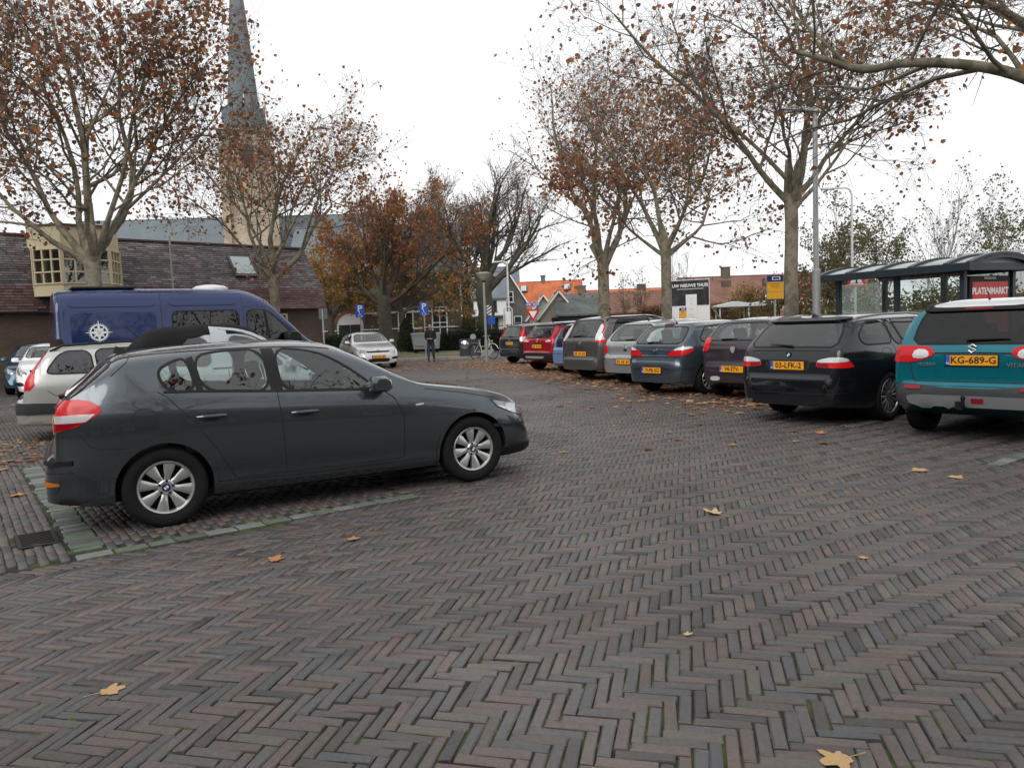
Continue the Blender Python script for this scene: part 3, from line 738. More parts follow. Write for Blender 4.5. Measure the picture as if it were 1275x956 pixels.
def far_street():
    t = gable_house('white_house', 'white rendered house with blue-grey awning seen between bare trunks', (-4.4, 84), R(2), 8, 8, 4.4, 7.2, WHITEP, SLATE)
    for wx in (-2.4, 0, 2.4):
        window(t, front(t, wx, .8, 8), 1.4, 1.5, GREYPL, 2, 1, .08, .1); window(t, front(t, wx, 3.0, 8), 1.2, 1.1, GREYPL, 2, 1, .08, .1)
    MB().box((0, -4.4, 2.55), (7.6, .9, .12)).build('awning', mat('awning_blue', (.22, .28, .33), .6), t)
    t = gable_house('gable_house', 'grey brick gable house with dark slate roof beyond the big bare tree', (-2.0, 93), R(88), 9, 5.4, 4.0, 8.0, BR_GREY, SLATE, gable_trim=WHITEP)
    t = gable_house('gable_house', 'tall narrow grey gable house next to the orange roof', (-.15, 89), R(94), 8, 3.6, 4.0, 7.0, BR_GREY, TILE_G, gable_trim=WHITEP, chim=((-3.4, 0, .5, .6),))
    M2 = frame_mtx((4.02, 0, 3.2), (0, 1, 0), (0, 0, 1)); 
    for y in (-.8, .8): window(t, frame_mtx((-4.02, y, 1.0), (0, -1, 0), (0, 0, 1)), .9, 1.5, WHITEP, 1, 2, .1, .1)
    window(t, frame_mtx((-4.02, 0, 4.0), (0, -1, 0), (0, 0, 1)), .8, 1.2, WHITEP, 1, 2, .1, .1)
    t = gable_house('far_house', 'distant beige house with dormer between the bare trunks', (-3.0, 118), R(0), 9, 8, 6.4, 10.2, TAN, SLATE)
    for wx in (-2.5, 0, 2.5): window(t, front(t, wx, 3.8, 8), 1.2, 1.5, WHITEP, 1, 2, .1, .1)
    # orange-roofed house
    t = gable_house('orange_roofed_house', 'grey brick house with bright orange tiled roof and two roof windows', (4.35, 92), R(-4), 8.4, 7.4, 2.55, 6.35, BR_GREY, TILE_O, gable_trim=WHITEP)
    sl = math.atan2(3.8, 3.7)
    up = Vector((0, math.cos(sl), math.sin(sl)))
    for x in (-2.5, 2.6):
        o = Vector((x, -3.7, 2.55)) + up * 3.75 + Vector((0, -.62, .62)) * .28
        M2 = frame_mtx(o, (1, 0, 0), up)
        f = MB().box((0, .4, .02), (.86, 1.1, .14), mtx=M2).build('roof_window', mat('skylight_frame', (.05, .05, .052), .5), t); MB().box((0, .4, .06), (.64, .86, .10), mtx=M2).build('pane', mat('roof_glass', (.45, .48, .5), .1), f)
    MB().tube([(-.2, 0, 6.3), (-.2, 0, 7.1)], .26, 10).tube([(-.2, 0, 7.1), (-.2, 0, 7.25)], .34, 10).build('chimney', mat('zinc', (.13, .15, .15), .5, metal=.4), t)
    MB().box((0, -3.98, 2.30), (8.6, .16, .16)).build('gutter', WHITEP, t)
    for wx in (-2.6, -1.0): window(t, front(t, wx, .6, 7.4), 1.1, 1.4, WHITEP, 2, 1, .1, .1)
    M2 = frame_mtx((-4.12, .6, 3.0), (0, -1, 0), (0, 0, 1)); window(t, M2, .8, 1.3, WHITEP, 1, 2, .1, .1)
    # pair of small gabled sheds
    for i, (x, y, w_, rg, lab) in enumerate(((3.35, 78, 3.0, 4.2, 'small tan gabled shed with grey tiles, behind the give-way sign'), (4.15, 67, 3.2, 4.05, 'tan gabled barn end with white barge boards beside the dark boarding'))):
        t = gable_house('garden_shed', lab, (x, y), R(90), 5.0, w_, 2.1, rg, TAN, TILE_G, gable_trim=WHITEP, cat='shed', group='gabled sheds')
        window(t, frame_mtx((-2.52, .0, .2), (0, -1, 0), (0, 0, 1)), 1.3, 1.8, GREYPL, 2, 1, .1, .1)
        window(t, frame_mtx((-2.52, 0, 2.4), (0, -1, 0), (0, 0, 1)), .35, .6, GREYPL, 1, 1, .07, .1, sill=False)
    # long barn: dark boarding, grey then brown tiles
    t = thing('long_barn', 'long low barn with dark boarded wall and weathered brown tiled roof', 'barn', (15.8, 65, 0), R(-2))
    L_ = 23.5
    n = 60
    MB().box((0, 0, 1.1), (L_, 5.0, 2.2)).build('wall', DARKWOOD, t)
    for k in range(n): MB().box((-L_ / 2 + L_ * (k + .5) / n, -2.53, 1.1), (L_ / n - .02, .05, 2.15)).build('board', DARKWOOD, t)
    for sg in (-1, 1):
        for xa, xb, m in ((-L_ / 2 - .2, -L_ / 2 + 3.4, TILE_G), (-L_ / 2 + 3.4, L_ / 2 + .2, TILE_B)):
            P = [(xa, sg * 2.8, 2.05), (xb, sg * 2.8, 2.05), (xb, 0, 3.85), (xa, 0, 3.85)]; Q = [(a, b, c + .14) for a, b, c in P]
            F = [(0, 1, 2, 3), (7, 6, 5, 4), (0, 4, 5, 1), (1, 5, 6, 2), (2, 6, 7, 3), (3, 7, 4, 0)]
            MB().add(P + Q, F if sg < 0 else [f[::-1] for f in F]).build('roof', m, t)
    for x in (-4.6, 2.5, 5.9): MB().box((x, .3, 4.15), (.7, .6, .8)).build('chimney', BR_BROWN, t)
    t = gable_house('far_house', 'far house with long low orange roof behind the barn', (13.5, 88), R(0), 14, 7, 3.0, 4.9, BR_GREY, TILE_O, chim=((-5.2, 0, .9, .7),))
    t = gable_house('far_house', 'far brown-roofed house with tall chimney behind the barn', (25.5, 84), R(3), 14, 8, 3.2, 5.7, BR_BROWN, TILE_B, chim=((-2.0, 0, .8, 1.1),))
    t = gable_house('far_house', 'house with red-brown hipped gable and white eaves beyond the slim plane trunk', (24.2, 60), R(-24), 7, 7, 2.5, 4.5, TAN, mat('red_tile', (.27, .085, .06), .7, var=.25, vscale=1.2), gable_trim=WHITEP)
    MB().box((0, -3.8, 2.35), (7.3, .3, .3)).build('eaves_board', WHITEP, t)
    # corrugated hall
    t = thing('corrugated_hall', 'pale corrugated metal hall behind the bus shelter', 'building', (22.3, 30.6, 0), R(-8))
    CG = mat('corrugated_sheet', (.42, .44, .45), .45, metal=.35, var=.08, vscale=.7)
    V = []; F = []; n = 150; L_ = 16.0
    for k in range(n + 1):
        x = -L_ / 4 + L_ * k / n; y = .035 * (1 if k % 4 < 2 else -1); zt = 3.55 + .03 * x
        V += [(x, y, 2.0), (x, y, zt)]
    for k in range(n): F.append((2 * k, 2 * k + 2, 2 * k + 3, 2 * k + 1))
    MB().add(V, F).build('cladding', CG, t)
    MB().box((4, .30, 1.75), (16, .3, 3.5)).build('wall', BR_BROWN, t)
    MB().box((4, .1, 3.72), (16.1, .5, .10), mtx=Matrix.Translation((0, 0, 0)) @ Matrix.Rotation(-.03, 4, 'Y')).build('roof_edge', CG, t)
far_street()

def added_terrace(label, P, rz, L_):
    """unseen house row, added out of view to be reflected in paint and glass"""
    t = thing('added_terrace', label, 'building', P, rz)
    D_, ev, rg = 8, 6.0, 9.5
    V = [(-L_ / 2, -D_ / 2, 0), (L_ / 2, -D_ / 2, 0), (L_ / 2, D_ / 2, 0), (-L_ / 2, D_ / 2, 0), (-L_ / 2, -D_ / 2, ev), (L_ / 2, -D_ / 2, ev), (L_ / 2, D_ / 2, ev), (-L_ / 2, D_ / 2, ev), (-L_ / 2, 0, rg), (L_ / 2, 0, rg)]
    MB().add(V, [(0, 1, 5, 4), (2, 3, 7, 6), (1, 2, 6, 9, 5), (3, 0, 4, 8, 7)]).build('wall', BR_BROWN, t)
    for sg in (-1, 1):
        P = [(-L_ / 2 - .3, sg * (D_ / 2 + .3), ev - .2), (L_ / 2 + .3, sg * (D_ / 2 + .3), ev - .2), (L_ / 2 + .3, 0, rg + .08), (-L_ / 2 - .3, 0, rg + .08)]
        MB().add(P, [(0, 1, 2, 3)]).build('roof', TILE_G, t)
    for k in range(int(L_ / 4.9)):
        x = -L_ / 2 + 3.5 + k * 4.75
        window(t, front(t, x - 1.0, 3.6, D_), 1.6, 1.4, WHITEP, 2, 1, .08, .1); window(t, front(t, x - 1.0, .8, D_), 1.9, 1.6, WHITEP, 2, 1, .08, .1)
        MB().box((x + 1.2, -D_ / 2 - .03, 1.05), (.95, .08, 2.1)).build('door', mat('door_green', (.012, .02, .018), .4), t)
added_terrace('unseen row of two-storey brown brick houses, added behind the camera for reflections', (2, -17, 0), R(180), 64)  # unseen houses, added so paint and glass have something dark to reflect
added_terrace('shorter unseen row of brown brick houses, added beyond the bays for reflections', (-29, -2, 0), R(90), 34)  # second unseen row, added for the cars across the lane to reflect
# ---------------------------------------------------------------- trees
PLANE_BARK = mat('plane_bark', (.235, .205, .145), .8, var=.22, vscale=9, col2=(.125, .115, .080), c2scale=3.2, c2lo=.46, c2hi=.56, bump=.25, bscale=25)
DARK_BARK = mat('dark_bark', (.050, .042, .034), .9, var=.35, vscale=6, col2=(.052, .056, .030), c2scale=1.5, bump=.5, bscale=14)
TWIG = mat('twig_bark', (.085, .070, .055), .85, var=.25, vscale=4)
def leaf_mat():
    m = bpy.data.materials.new('autumn_leaf'); m.use_nodes = True; nt = m.node_tree; N = nt.nodes; L = nt.links
    b = N['Principled BSDF']; b.inputs['Roughness'].default_value = .7; b.inputs['Specular IOR Level'].default_value = .25
    a = N.new('ShaderNodeAttribute'); a.attribute_name = 'tone'; L.new(a.outputs['Color'], b.inputs['Base Color'])
    tr = N.new('ShaderNodeBsdfTranslucent'); L.new(a.outputs['Color'], tr.inputs[0])
    x = N.new('ShaderNodeMixShader'); x.inputs[0].default_value = .5
    L.new(b.outputs[0], x.inputs[1]); L.new(tr.outputs[0], x.inputs[2]); L.new(x.outputs[0], N['Material Output'].inputs[0])
    return m
LEAF = leaf_mat()
RUST = [(.33, .145, .075), (.25, .115, .07), (.44, .20, .085), (.19, .10, .07), (.29, .155, .10), (.39, .155, .065), (.22, .125, .09), (.48, .25, .09)]
GOLD = [(.40, .24, .05), (.34, .17, .05), (.30, .20, .07), (.24, .14, .06)]
GREENISH = [(.13, .15, .06), (.17, .18, .08), (.10, .12, .05), (.20, .19, .07), (.16, .12, .05)]
LEAF_OUT = [(0, -.42), (.24, -.32), (.50, -.26), (.36, -.02), (.42, .24), (.20, .24), (0, .52), (-.16, .26), (-.46, .22), (-.34, .0), (-.46, -.32), (-.20, -.30)]
class Tree:
    def __init__(s, seed): s.r = random.Random(seed); s.wood = MB(); s.twig = MB(); s.spots = []
    def wander(s, p, d, L, n, wig, up):
        pts = [Vector(p)]; d = Vector(d).normalized()
        for i in range(n):
            d = (d + Vector((s.r.gauss(0, wig), s.r.gauss(0, wig), s.r.gauss(0, wig) + up))).normalized()
            pts.append(pts[-1] + d * (L / n))
        return pts
    def branch(s, pts, r0, r1, lvl, P):
        n = len(pts); rad = [r0 + (r1 - r0) * (i / (n - 1)) ** .8 for i in range(n)]
        (s.wood if lvl <= 2 else s.twig).tube(pts, rad, 10 if lvl == 0 else 8 if lvl == 1 else 5 if lvl == 2 else 3, cap=lvl < 2)
        if lvl >= P['levels']:
            s.spots.append((pts[-1], (pts[-1] - pts[-2]).normalized())); s.spots.append((pts[len(pts) // 2], (pts[-1] - pts[-2]).normalized())); return
        L = sum((pts[i + 1] - pts[i]).length for i in range(n - 1))
        k = max(2, int(round(P['kids'][lvl] * s.r.uniform(.8, 1.2))))
        for j in range(k):
            t = P['from'][lvl] + (1 - P['from'][lvl]) * (j + s.r.random()) / k
            t = min(t, .995); f = t * (n - 1); i = min(int(f), n - 2); q = pts[i].lerp(pts[i + 1], f - i)
            d = (pts[i + 1] - pts[i]).normalized()
            ax = d.orthogonal().normalized(); ax.rotate(Matrix.Rotation(s.r.uniform(0, 6.283), 3, d))
            nd = d.copy(); nd.rotate(Matrix.Rotation(R(s.r.uniform(*P['ang'])), 3, ax))
            if lvl >= 1: nd.z = nd.z * .85 + P['lift'][lvl]
            l2 = L * s.r.uniform(*P['ratio'][lvl]) * (1.15 - .55 * t)
            l2 = max(l2, P['minl'][lvl])
            rr = rad[i] * s.r.uniform(.45, .62); rr = max(rr, P.get('twig_r', .004))
            m = 4 if lvl == 0 else 5 if lvl == 1 else 4 if lvl == 2 else 3
            cp = s.wander(q, nd, l2, m, P['wig'][min(lvl + 1, 3)], P['up'][min(lvl + 1, 3)])
            s.branch(cp, rr, max(rr * .30, P.get('twig_r', .004) * .7), lvl + 1, P)
    def leaves(s, n, size, cols, low=None, droop=.5, bias=None, thin=1.0):
        mb = MB()
        sp = s.spots
        if not sp: return mb
        zs = [p.z for p, d in sp]; z0, z1 = min(zs), max(zs)
        cnt = 0; tries = 0
        while cnt < n and tries < n * 12:
            tries += 1
            p, d = sp[s.r.randrange(len(sp))]
            h = (p.z - z0) / max(.1, z1 - z0)
            if bias and s.r.random() > bias(h): continue
            cnt += 1
            q = p + Vector((s.r.gauss(0, .10), s.r.gauss(0, .10), s.r.gauss(-.06, .08)))
            sz = size * s.r.uniform(.55, 1.15)
            ex = Vector((s.r.gauss(0, 1), s.r.gauss(0, 1), s.r.gauss(0, .5))).normalized()
            ey = Vector((s.r.gauss(0, .6), s.r.gauss(0, .6), -droop - s.r.random())).normalized()
            M_ = frame_mtx(q, ex, ey); fold = s.r.uniform(.1, .55)
            c = cols[s.r.randrange(len(cols))]; b = s.r.uniform(.6, 1.25)
            mb.col = (c[0] * b, c[1] * b, c[2] * b)
            O = LEAF_OUT if size > .13 else LEAF_OUT[::2]
            V = [M_ @ Vector((x * sz * s.r.uniform(.75, 1.15), y * sz * s.r.uniform(.8, 1.1), (abs(x) * fold + s.r.uniform(-.1, .1)) * sz)) for x, y in O]
            k = len(V); V.append(M_ @ Vector((0, 0, 0)))
            mb.add(V, [(j, (j + 1) % k, k) for j in range(k)])
        return mb
PLANE = dict(levels=4, kids=[0, 9, 10, 8], ang=(28, 66), lift=[0, .12, .10, .04], ratio=[(1, 1), (.44, .72), (.42, .68), (.34, .66)], minl=[1, .9, .45, .22], wig=[.04, .15, .20, .26], up=[0, .05, .04, .0], twig_r=.0045, stretch=1.14)
PLANE['from'] = [.5, .22, .22, .15]
BARE = dict(levels=4, kids=[0, 9, 9, 9], ang=(22, 52), lift=[0, .16, .12, .10], ratio=[(1, 1), (.42, .66), (.42, .64), (.4, .7)], minl=[1, .9, .5, .3], wig=[.04, .08, .12, .16], up=[0, .07, .06, .04], twig_r=.008)
BARE['from'] = [.5, .18, .15, .1]
def plane_tree(name, label, base, trunk, r, limbs, seed, P=PLANE, nleaf=2500, size=.17, cols=RUST, bark=None, group=None, bias=None, cat='tree', droop=.5, guides=(), lean=(0, 0)):
    t = thing(name, label, cat, base, 0, group)
    T = Tree(seed)
    top = Vector((lean[0], lean[1], trunk))
    n = 7; pts = [Vector((lean[0] * (i / n) ** 1.3 + T.r.gauss(0, r * .10) * (0 < i < n), lean[1] * (i / n) + T.r.gauss(0, r * .10) * (0 < i < n), -.05 + (trunk + .05) * i / n)) for i in range(n + 1)]
    pts[-1] = top
    rad = [r * (1.45 if i == 0 else 1.12 if i == 1 else 1.02 - .16 * i / n) for i in range(n + 1)]; 
    a0, e0 = limbs[0][0], limbs[0][1]
    d0 = Vector((math.cos(R(a0)) * math.cos(R(e0)), math.sin(R(a0)) * math.cos(R(e0)), math.sin(R(e0))))
    rad[-1] = r * .95; rad[-2] = r * .90
    pts += [top + d0 * .35 + Vector((0, 0, .1)), top + d0 * .8 + Vector((0, 0, .1))]; rad += [r * .72, r * .40]
    T.wood.tube(pts, rad, 14)
    for az, el, L, rr, h in limbs:
        d = Vector((math.cos(R(az)) * math.cos(R(el)), math.sin(R(az)) * math.cos(R(el)), math.sin(R(el))))
        st = top - Vector((0, 0, h + .18)) - d * r * .2
        p = T.wander(st, d, L * P.get('stretch', 1), 10, P['wig'][1], P['up'][1])
        T.wood.tube([p[0], p[0].lerp(p[1], .45), p[1], p[2]], [min(rr * 1.55, r * .8), rr * 1.25, rr * 1.0, rr * .85], 10, cap=False)
        T.branch(p, rr, rr * .18, 1, P)
    for G_, r0, r1 in guides:
        loc = [Vector(q) - Vector(base) for q in G_]
        pts = [Vector((q[0], q[1], q[2])) for q in loc]
        sm = [Vector(q) for q in open_chaikin(pts_to3(pts), 0)] if False else smooth3(pts)
        T.branch(sm, r0, r1, 1, P)
    wood = T.wood.build('trunk', bark or PLANE_BARK, t, True, 0)
    T.twig.build('twigs', TWIG, t); t.children[-1]['kind'] = 'stuff'
    if nleaf:
        o = T.leaves(nleaf, size, cols, bias=bias, droop=droop).build('crown', LEAF, t)
        o['kind'] = 'stuff'
    return t
def smooth3(P):
    for _ in range(2):
        Q = [P[0]]
        for a, b in zip(P[:-1], P[1:]): Q += [a.lerp(b, .25), a.lerp(b, .75)]
        Q.append(P[-1]); P = Q
    return P
low = lambda h: 1.0 if h < .45 else max(.18, 1.0 - (h - .45) * 1.7)
PG = 'plane trees round the square'
def trees():
    # row beyond the parked cars
    plane_tree('plane_tree', 'plane tree behind the black estate car, long limb reaching over the lane', (7.3, 20, 0), 4.55, .185,
               [(95, 82, 6.5, .11, 0), (10, 50, 4.2, .085, .1), (-60, 58, 4.2, .08, .15), (55, 62, 4.6, .08, 0), (-20, 44, 3.8, .06, .3), (215, 64, 4.0, .07, -.1)], 11, nleaf=2400, size=.125, group=PG, bias=low,
               guides=[([(7.3, 20, 4.3), (6.55, 19.8, 5.0), (5.9, 19.5, 5.8), (4.9, 19.2, 6.8), (3.7, 18.9, 7.6), (2.7, 18.5, 8.6)], .10, .022), ([(7.25, 20, 4.9), (6.5, 20.3, 5.9), (5.7, 20.6, 6.7), (4.9, 20.6, 8.0), (4.4, 20.4, 9.3)], .07, .018)])
    plane_tree('plane_tree', 'plane tree with dense rust leaves behind the blue-grey hatchback', (5.5, 27, 0), 3.95, .195,
               [(110, 72, 5.6, .10, 0), (165, 66, 5.6, .10, .05), (25, 38, 4.8, .085, .1), (-70, 60, 4.6, .08, 0), (0, 62, 4.8, .08, -.1), (200, 40, 3.8, .065, .1)], 23, nleaf=4200, size=.13, group=PG, bias=low)
    plane_tree('plane_tree', 'plane tree forking low above the people carrier, beside the thin lamp post', (4.0, 32.5, 0), 4.0, .26,
               [(178, 52, 7.2, .14, 0), (95, 80, 6.8, .14, 0), (10, 56, 6.2, .15, .05), (-110, 58, 5.8, .11, 0), (225, 46, 5.4, .09, -.1), (60, 66, 5.6, .10, 0)], 37, nleaf=3400, size=.135, group=PG, bias=low)
    plane_tree('plane_tree', 'plane tree whose heavy limb overhangs the bus shelter', (9.75, 13.1, 0), 4.3, .21,
               [(60, 62, 5, .11, 0), (-40, 58, 4.5, .10, 0), (130, 70, 5.5, .10, 0)], 41, nleaf=1700, size=.11, group=PG,
               guides=[([(9.75, 13.1, 4.2), (9.2, 13.0, 4.9), (8.5, 12.9, 5.25), (7.6, 12.8, 5.42), (6.5, 12.8, 5.5), (5.9, 12.9, 5.38), (5.3, 12.9, 5.62), (4.8, 13.0, 5.8)], .135, .03),
                       ([(9.75, 13.1, 4.6), (9.0, 13.0, 5.8), (8.0, 12.8, 6.35), (6.8, 12.6, 6.6), (5.6, 12.5, 7.2)], .10, .025), ([(9.75, 13.1, 4.4), (8.9, 12.0, 5.6), (8.0, 11.0, 6.1), (7.2, 10.4, 6.3)], .085, .02)])
    # near side
    plane_tree('plane_tree', 'tall plane tree in front of the cream bay window', (-10.75, 20.2, 0), 3.6, .215,
               [(85, 84, 7.6, .13, 0), (60, 58, 6.0, .11, -.25), (15, 40, 5.4, .09, -.2), (178, 42, 5.6, .10, -.1), (150, 68, 6.4, .10, 0), (-80, 60, 5.0, .09, 0), (-10, 62, 5.6, .09, 0), (-140, 50, 5.0, .08, 0)], 53, nleaf=6000, size=.125, group=PG, bias=low,
               cols=RUST + [(.20, .075, .04), (.24, .09, .05)])
    plane_tree('plane_tree', 'slender plane tree before the shingled roof with the skylight', (-8.75, 29, 0), 3.85, .185,
               [(140, 52, 5.4, .10, .3), (8, 26, 5.8, .11, .1), (90, 80, 6.2, .11, 0), (40, 52, 5.4, .08, -.2), (-90, 60, 4.4, .07, 0), (172, 66, 5.2, .08, 0), (215, 40, 4.4, .07, .2)], 68, nleaf=3300, size=.13, group=PG, bias=low, cols=RUST + [(.34, .09, .035)])
    plane_tree('plane_tree', 'plane tree with trunk beside the bay end of the shingled hall', (-16.6, 20.5, 0), 3.8, .2,
               [(20, 48, 5.6, .10, 0), (60, 66, 6.0, .10, 0), (-40, 55, 5, .09, 0), (120, 70, 6.0, .09, 0), (0, 70, 6, .09, 0)], 71, nleaf=4000, size=.125, group=PG)
    t = plane_tree('oak_tree', 'dark-trunked tree with spreading low limbs behind the pale silver hatchback', (-6.6, 41, 0), 3.2, .38,
               [(165, 22, 5.2, .14, .2), (0, 16, 6.2, .13, .3), (95, 74, 5.8, .22, 0), (150, 55, 5.4, .17, 0), (35, 55, 5.6, .17, 0), (-90, 50, 4.6, .13, 0), (60, 34, 4.6, .11, 0)], 83, P=dict(BARE, twig_r=.006, lift=[0, .05, .05, .0]), nleaf=5200, size=.17, cols=[(.40, .14, .045), (.32, .11, .045), (.46, .19, .05), (.25, .11, .05)], bark=DARK_BARK)
    plane_tree('bare_tree', 'big bare dark tree behind the hedge beside the street lamp', (-1.65, 54, 0), 4.4, .62,
               [(5, 38, 7.0, .32, .3), (95, 78, 8.0, .34, 0), (150, 60, 7.5, .28, 0), (60, 64, 7.4, .26, 0), (185, 34, 6.0, .20, .4), (-80, 55, 5.5, .2, 0), (30, 58, 7.4, .24, -.2)], 97, P=BARE, nleaf=250, size=.2, cols=RUST, bark=DARK_BARK)
    for i, (x, y, r, h, lab) in enumerate(((-6.1, 62, .55, 5.0, 'thick bare trunk behind the topiary cone'), (-4.6, 60, .3, 4.6, 'thin leaning bare tree in front of the white house'), (-3.6, 66, .42, 5.2, 'bare tree beside the white house, crown full of brown twigs'))):
        plane_tree('bare_tree', lab, (x, y, 0), h, r, [(90, 76, 7, r * .5, 0), (175, 50, 6, r * .42, 0), (10, 55, 6, r * .42, 0), (-80, 55, 5, r * .35, 0), (130, 66, 6, r * .4, 0)], 110 + i, P=dict(BARE, kids=[0, 8, 9, 8], twig_r=.009), nleaf=900, size=.16, cols=[(.14, .07, .05), (.11, .06, .045), (.18, .08, .05)], bark=DARK_BARK, group='bare trees behind the hedge')
    plane_tree('hornbeam_tree', 'golden-leaved hanging tree against the old brick house', (-12.0, 52, 0), 2.6, .22, [(180, 40, 3.6, .10, 0), (0, 40, 4.2, .10, 0), (90, 70, 3.8, .12, 0), (-80, 45, 3.6, .1, 0), (40, 35, 4.4, .1, 0), (140, 40, 4, .1, 0)], 131,
               P=dict(PLANE, lift=[0, -.02, -.12, -.25], kids=[0, 8, 9, 6]), nleaf=6500, size=.19, cols=GOLD, bark=DARK_BARK, droop=1.2)
    plane_tree('hornbeam_tree', 'smaller golden tree between the dark-trunked tree and the topiary cone', (-7.4, 53.5, 0), 2.8, .18, [(180, 40, 3.6, .10, 0), (0, 40, 4.2, .10, 0), (90, 70, 3.8, .12, 0), (-80, 45, 3.6, .1, 0), (40, 35, 4.4, .1, 0), (140, 40, 4, .1, 0)], 132,
               P=dict(PLANE, lift=[0, -.02, -.12, -.25], kids=[0, 8, 9, 6]), nleaf=4200, size=.19, cols=GOLD, bark=DARK_BARK, droop=1.2)
    for i, (x, y) in enumerate(((-6.5, -6.0), (3.4, -2.6), (-14.5, -2.0), (12.0, -2.5))):  # unseen trees, added behind the camera to show branches in windows and paint
        plane_tree('plane_tree', ('unseen plane tree added for reflections, before the terrace doors', 'unseen forked plane tree added for reflections before the middle of the terrace, standing out from its row', 'unseen plane tree added for reflections at the near corner of the terrace', 'unseen plane tree added for reflections at the far corner of the terrace')[i], (x, y, 0), 3.8, .2, [(80, 80, 6, .11, 0), (20, 45, 5, .10, 0), (150, 45, 5, .10, 0), (-60, 50, 5, .09, 0), (230, 55, 5, .09, 0)], 200 + i, P=dict(PLANE, kids=[0, 8, 8, 4]), nleaf=1500, size=.15, group=PG)
    # airy trees beyond the shelter
    slim = dict(BARE, levels=3, kids=[0, 12, 9, 6], ang=(20, 45), minl=[1, .5, .25, .2], twig_r=.006)
    for i, (x, y, h, n, cols, lab) in enumerate(((19.5, 46, 8.6, 2600, GREENISH, 'airy grey-green birch above the bus shelter roof'), (22.2, 46, 7.6, 2200, GREENISH, 'slim birch beside the taller birch above the shelter'), (17.4, 42, 5.6, 3600, [(.13, .12, .06), (.17, .12, .06), (.12, .13, .06)], 'bushy brown-green tree behind the tall lamp post'), (24.6, 44, 8.6, 260, GREENISH, 'nearly bare upright birch beside the corrugated wall'),
                                               (29.2, 46, 9.0, 1900, [(.13, .14, .04), (.17, .15, .05), (.10, .12, .04)], 'olive-green tree over the corrugated hall roof'))):
        plane_tree('birch_tree', lab, (x, y, 0), h * .30, .085, [(90, 86, h * .66, .06, 0), (20, 66, h * .45, .04, .3), (150, 66, h * .48, .04, .6), (-70, 64, h * .42, .04, .2), (200, 60, h * .36, .03, .8), (60, 70, h * .5, .035, .1)], 150 + i, P=slim, nleaf=n, size=.13, cols=cols, bark=mat('birch_bark', (.2, .19, .17), .8, var=.3), group='airy trees beyond the bus shelter')
    for i, (x, y, h) in enumerate(((8.6, 58, 5.0), (10.2, 60, 5.6), (14.4, 68, 8.8), (15.6, 68, 7.4))):
        plane_tree('sapling', ('low leafy sapling beside the forked plane tree, behind the sheds', 'leafy sapling rising between the beech hedge and the sheds', 'tall bare sapling above the barn roof beside the billboard', 'shorter bare sapling next to the tall one above the barn roof')[i], (x, y, 0), h * .45, .06, [(90, 84, h * .5, .035, 0), (20, 70, h * .3, .025, .4), (160, 70, h * .3, .025, .8)], 170 + i, P=slim, nleaf=130 if i < 2 else 20, size=.14, cols=GREENISH, bark=TWIG, group='saplings behind the barn')
trees()

def leafy_mass(name, label, cat, base, dims, n, cols, size, seed, cone=False, group=None, core=None, loose=False):
    """clipped hedge or shrub: dark core with a coat of small leaves"""
    r = random.Random(seed)
    t = thing(name, label, cat, base, 0, group)
    lx, ly, lz = dims
    c = MB()
    if cone:
        q = .36 if loose else 1
        c.lathe([(lx * .40 * q, .02), (lx * .44 * q, lz * .3), (lx * .34 * q, lz * .62), (lx * .16 * q, lz * .88), (.02, lz * .97 * (.8 if loose else 1))], 14)
    else:
        for i in range(max(1, int(lx / .8))):
            w_ = lx / max(1, int(lx / .8))
            c.box((-lx / 2 + w_ * (i + .5), 0, lz * .46), (w_ * 1.02, ly * .84, lz * (.88 + .05 * r.random())))
    c.build('core', core or mat('hedge_core', (.012, .016, .008), .95), t)
    mb = MB()
    for _ in range(n):
        if cone:
            a = r.uniform(0, 6.283); h = r.random() ** .8; rad = lx * .5 * (1 - h ** 2.1) ** .6; p = Vector((rad * math.cos(a), rad * math.sin(a), h * lz))
            if loose: p = Vector((p.x, p.y, p.z)) * r.uniform(.45, 1.12) ** .6 + Vector((r.gauss(0, .22), r.gauss(0, .22), abs(r.gauss(0, .16))))
        else:
            f = r.random()
            if f < .62: p = Vector((r.uniform(-.5, .5) * lx, -ly / 2 * r.uniform(.9, 1.05), r.random() * lz))
            elif f < .9: p = Vector((r.uniform(-.5, .5) * lx, r.uniform(-.5, .5) * ly, lz * r.uniform(.94, 1.05)))
            else: p = Vector((r.choice((-.5, .5)) * lx, r.uniform(-.5, .5) * ly, r.random() * lz))
        p += Vector((r.gauss(0, size * .4), r.gauss(0, size * .4), r.gauss(0, size * .4)))
        c_ = cols[r.randrange(len(cols))]; b = r.uniform(.55, 1.3); mb.col = tuple(x * b for x in c_)
        M_ = frame_mtx(p, (r.gauss(0, 1), r.gauss(0, 1), r.gauss(0, 1)), (r.gauss(0, 1), r.gauss(0, 1), r.gauss(0, 1))); z = size * r.uniform(.6, 1.2)
        mb.add([M_ @ Vector(q) for q in ((0, -z * .5, 0), (z * .3, 0, z * .1), (0, z * .5, 0), (-z * .3, 0, z * .1))], [(0, 1, 2, 3)])
    o = mb.build('foliage', LEAF, t); o['kind'] = 'stuff'
    return t
DG = [(.022, .034, .014), (.030, .042, .016), (.018, .028, .014)]
leafy_mass('hedge', 'long clipped dark green hedge in front of the old brick house', 'hedge', (-10.8, 46.2, 0), (6.4, .9, 1.25), 6000, DG, .11, 1)
leafy_mass('hedge', 'clipped dark green hedge between the grey waste container and the big bare tree', 'hedge', (-2.2, 47.2, 0), (8.0, .9, 1.2), 6500, DG, .11, 2)
leafy_mass('topiary', 'rounded topiary cone behind the clipped hedge', 'shrub', (-6.55, 48.8, 0), (1.15, 1.15, 2.15), 2600, [(.032, .048, .018), (.04, .055, .02)], .11, 3, cone=True)
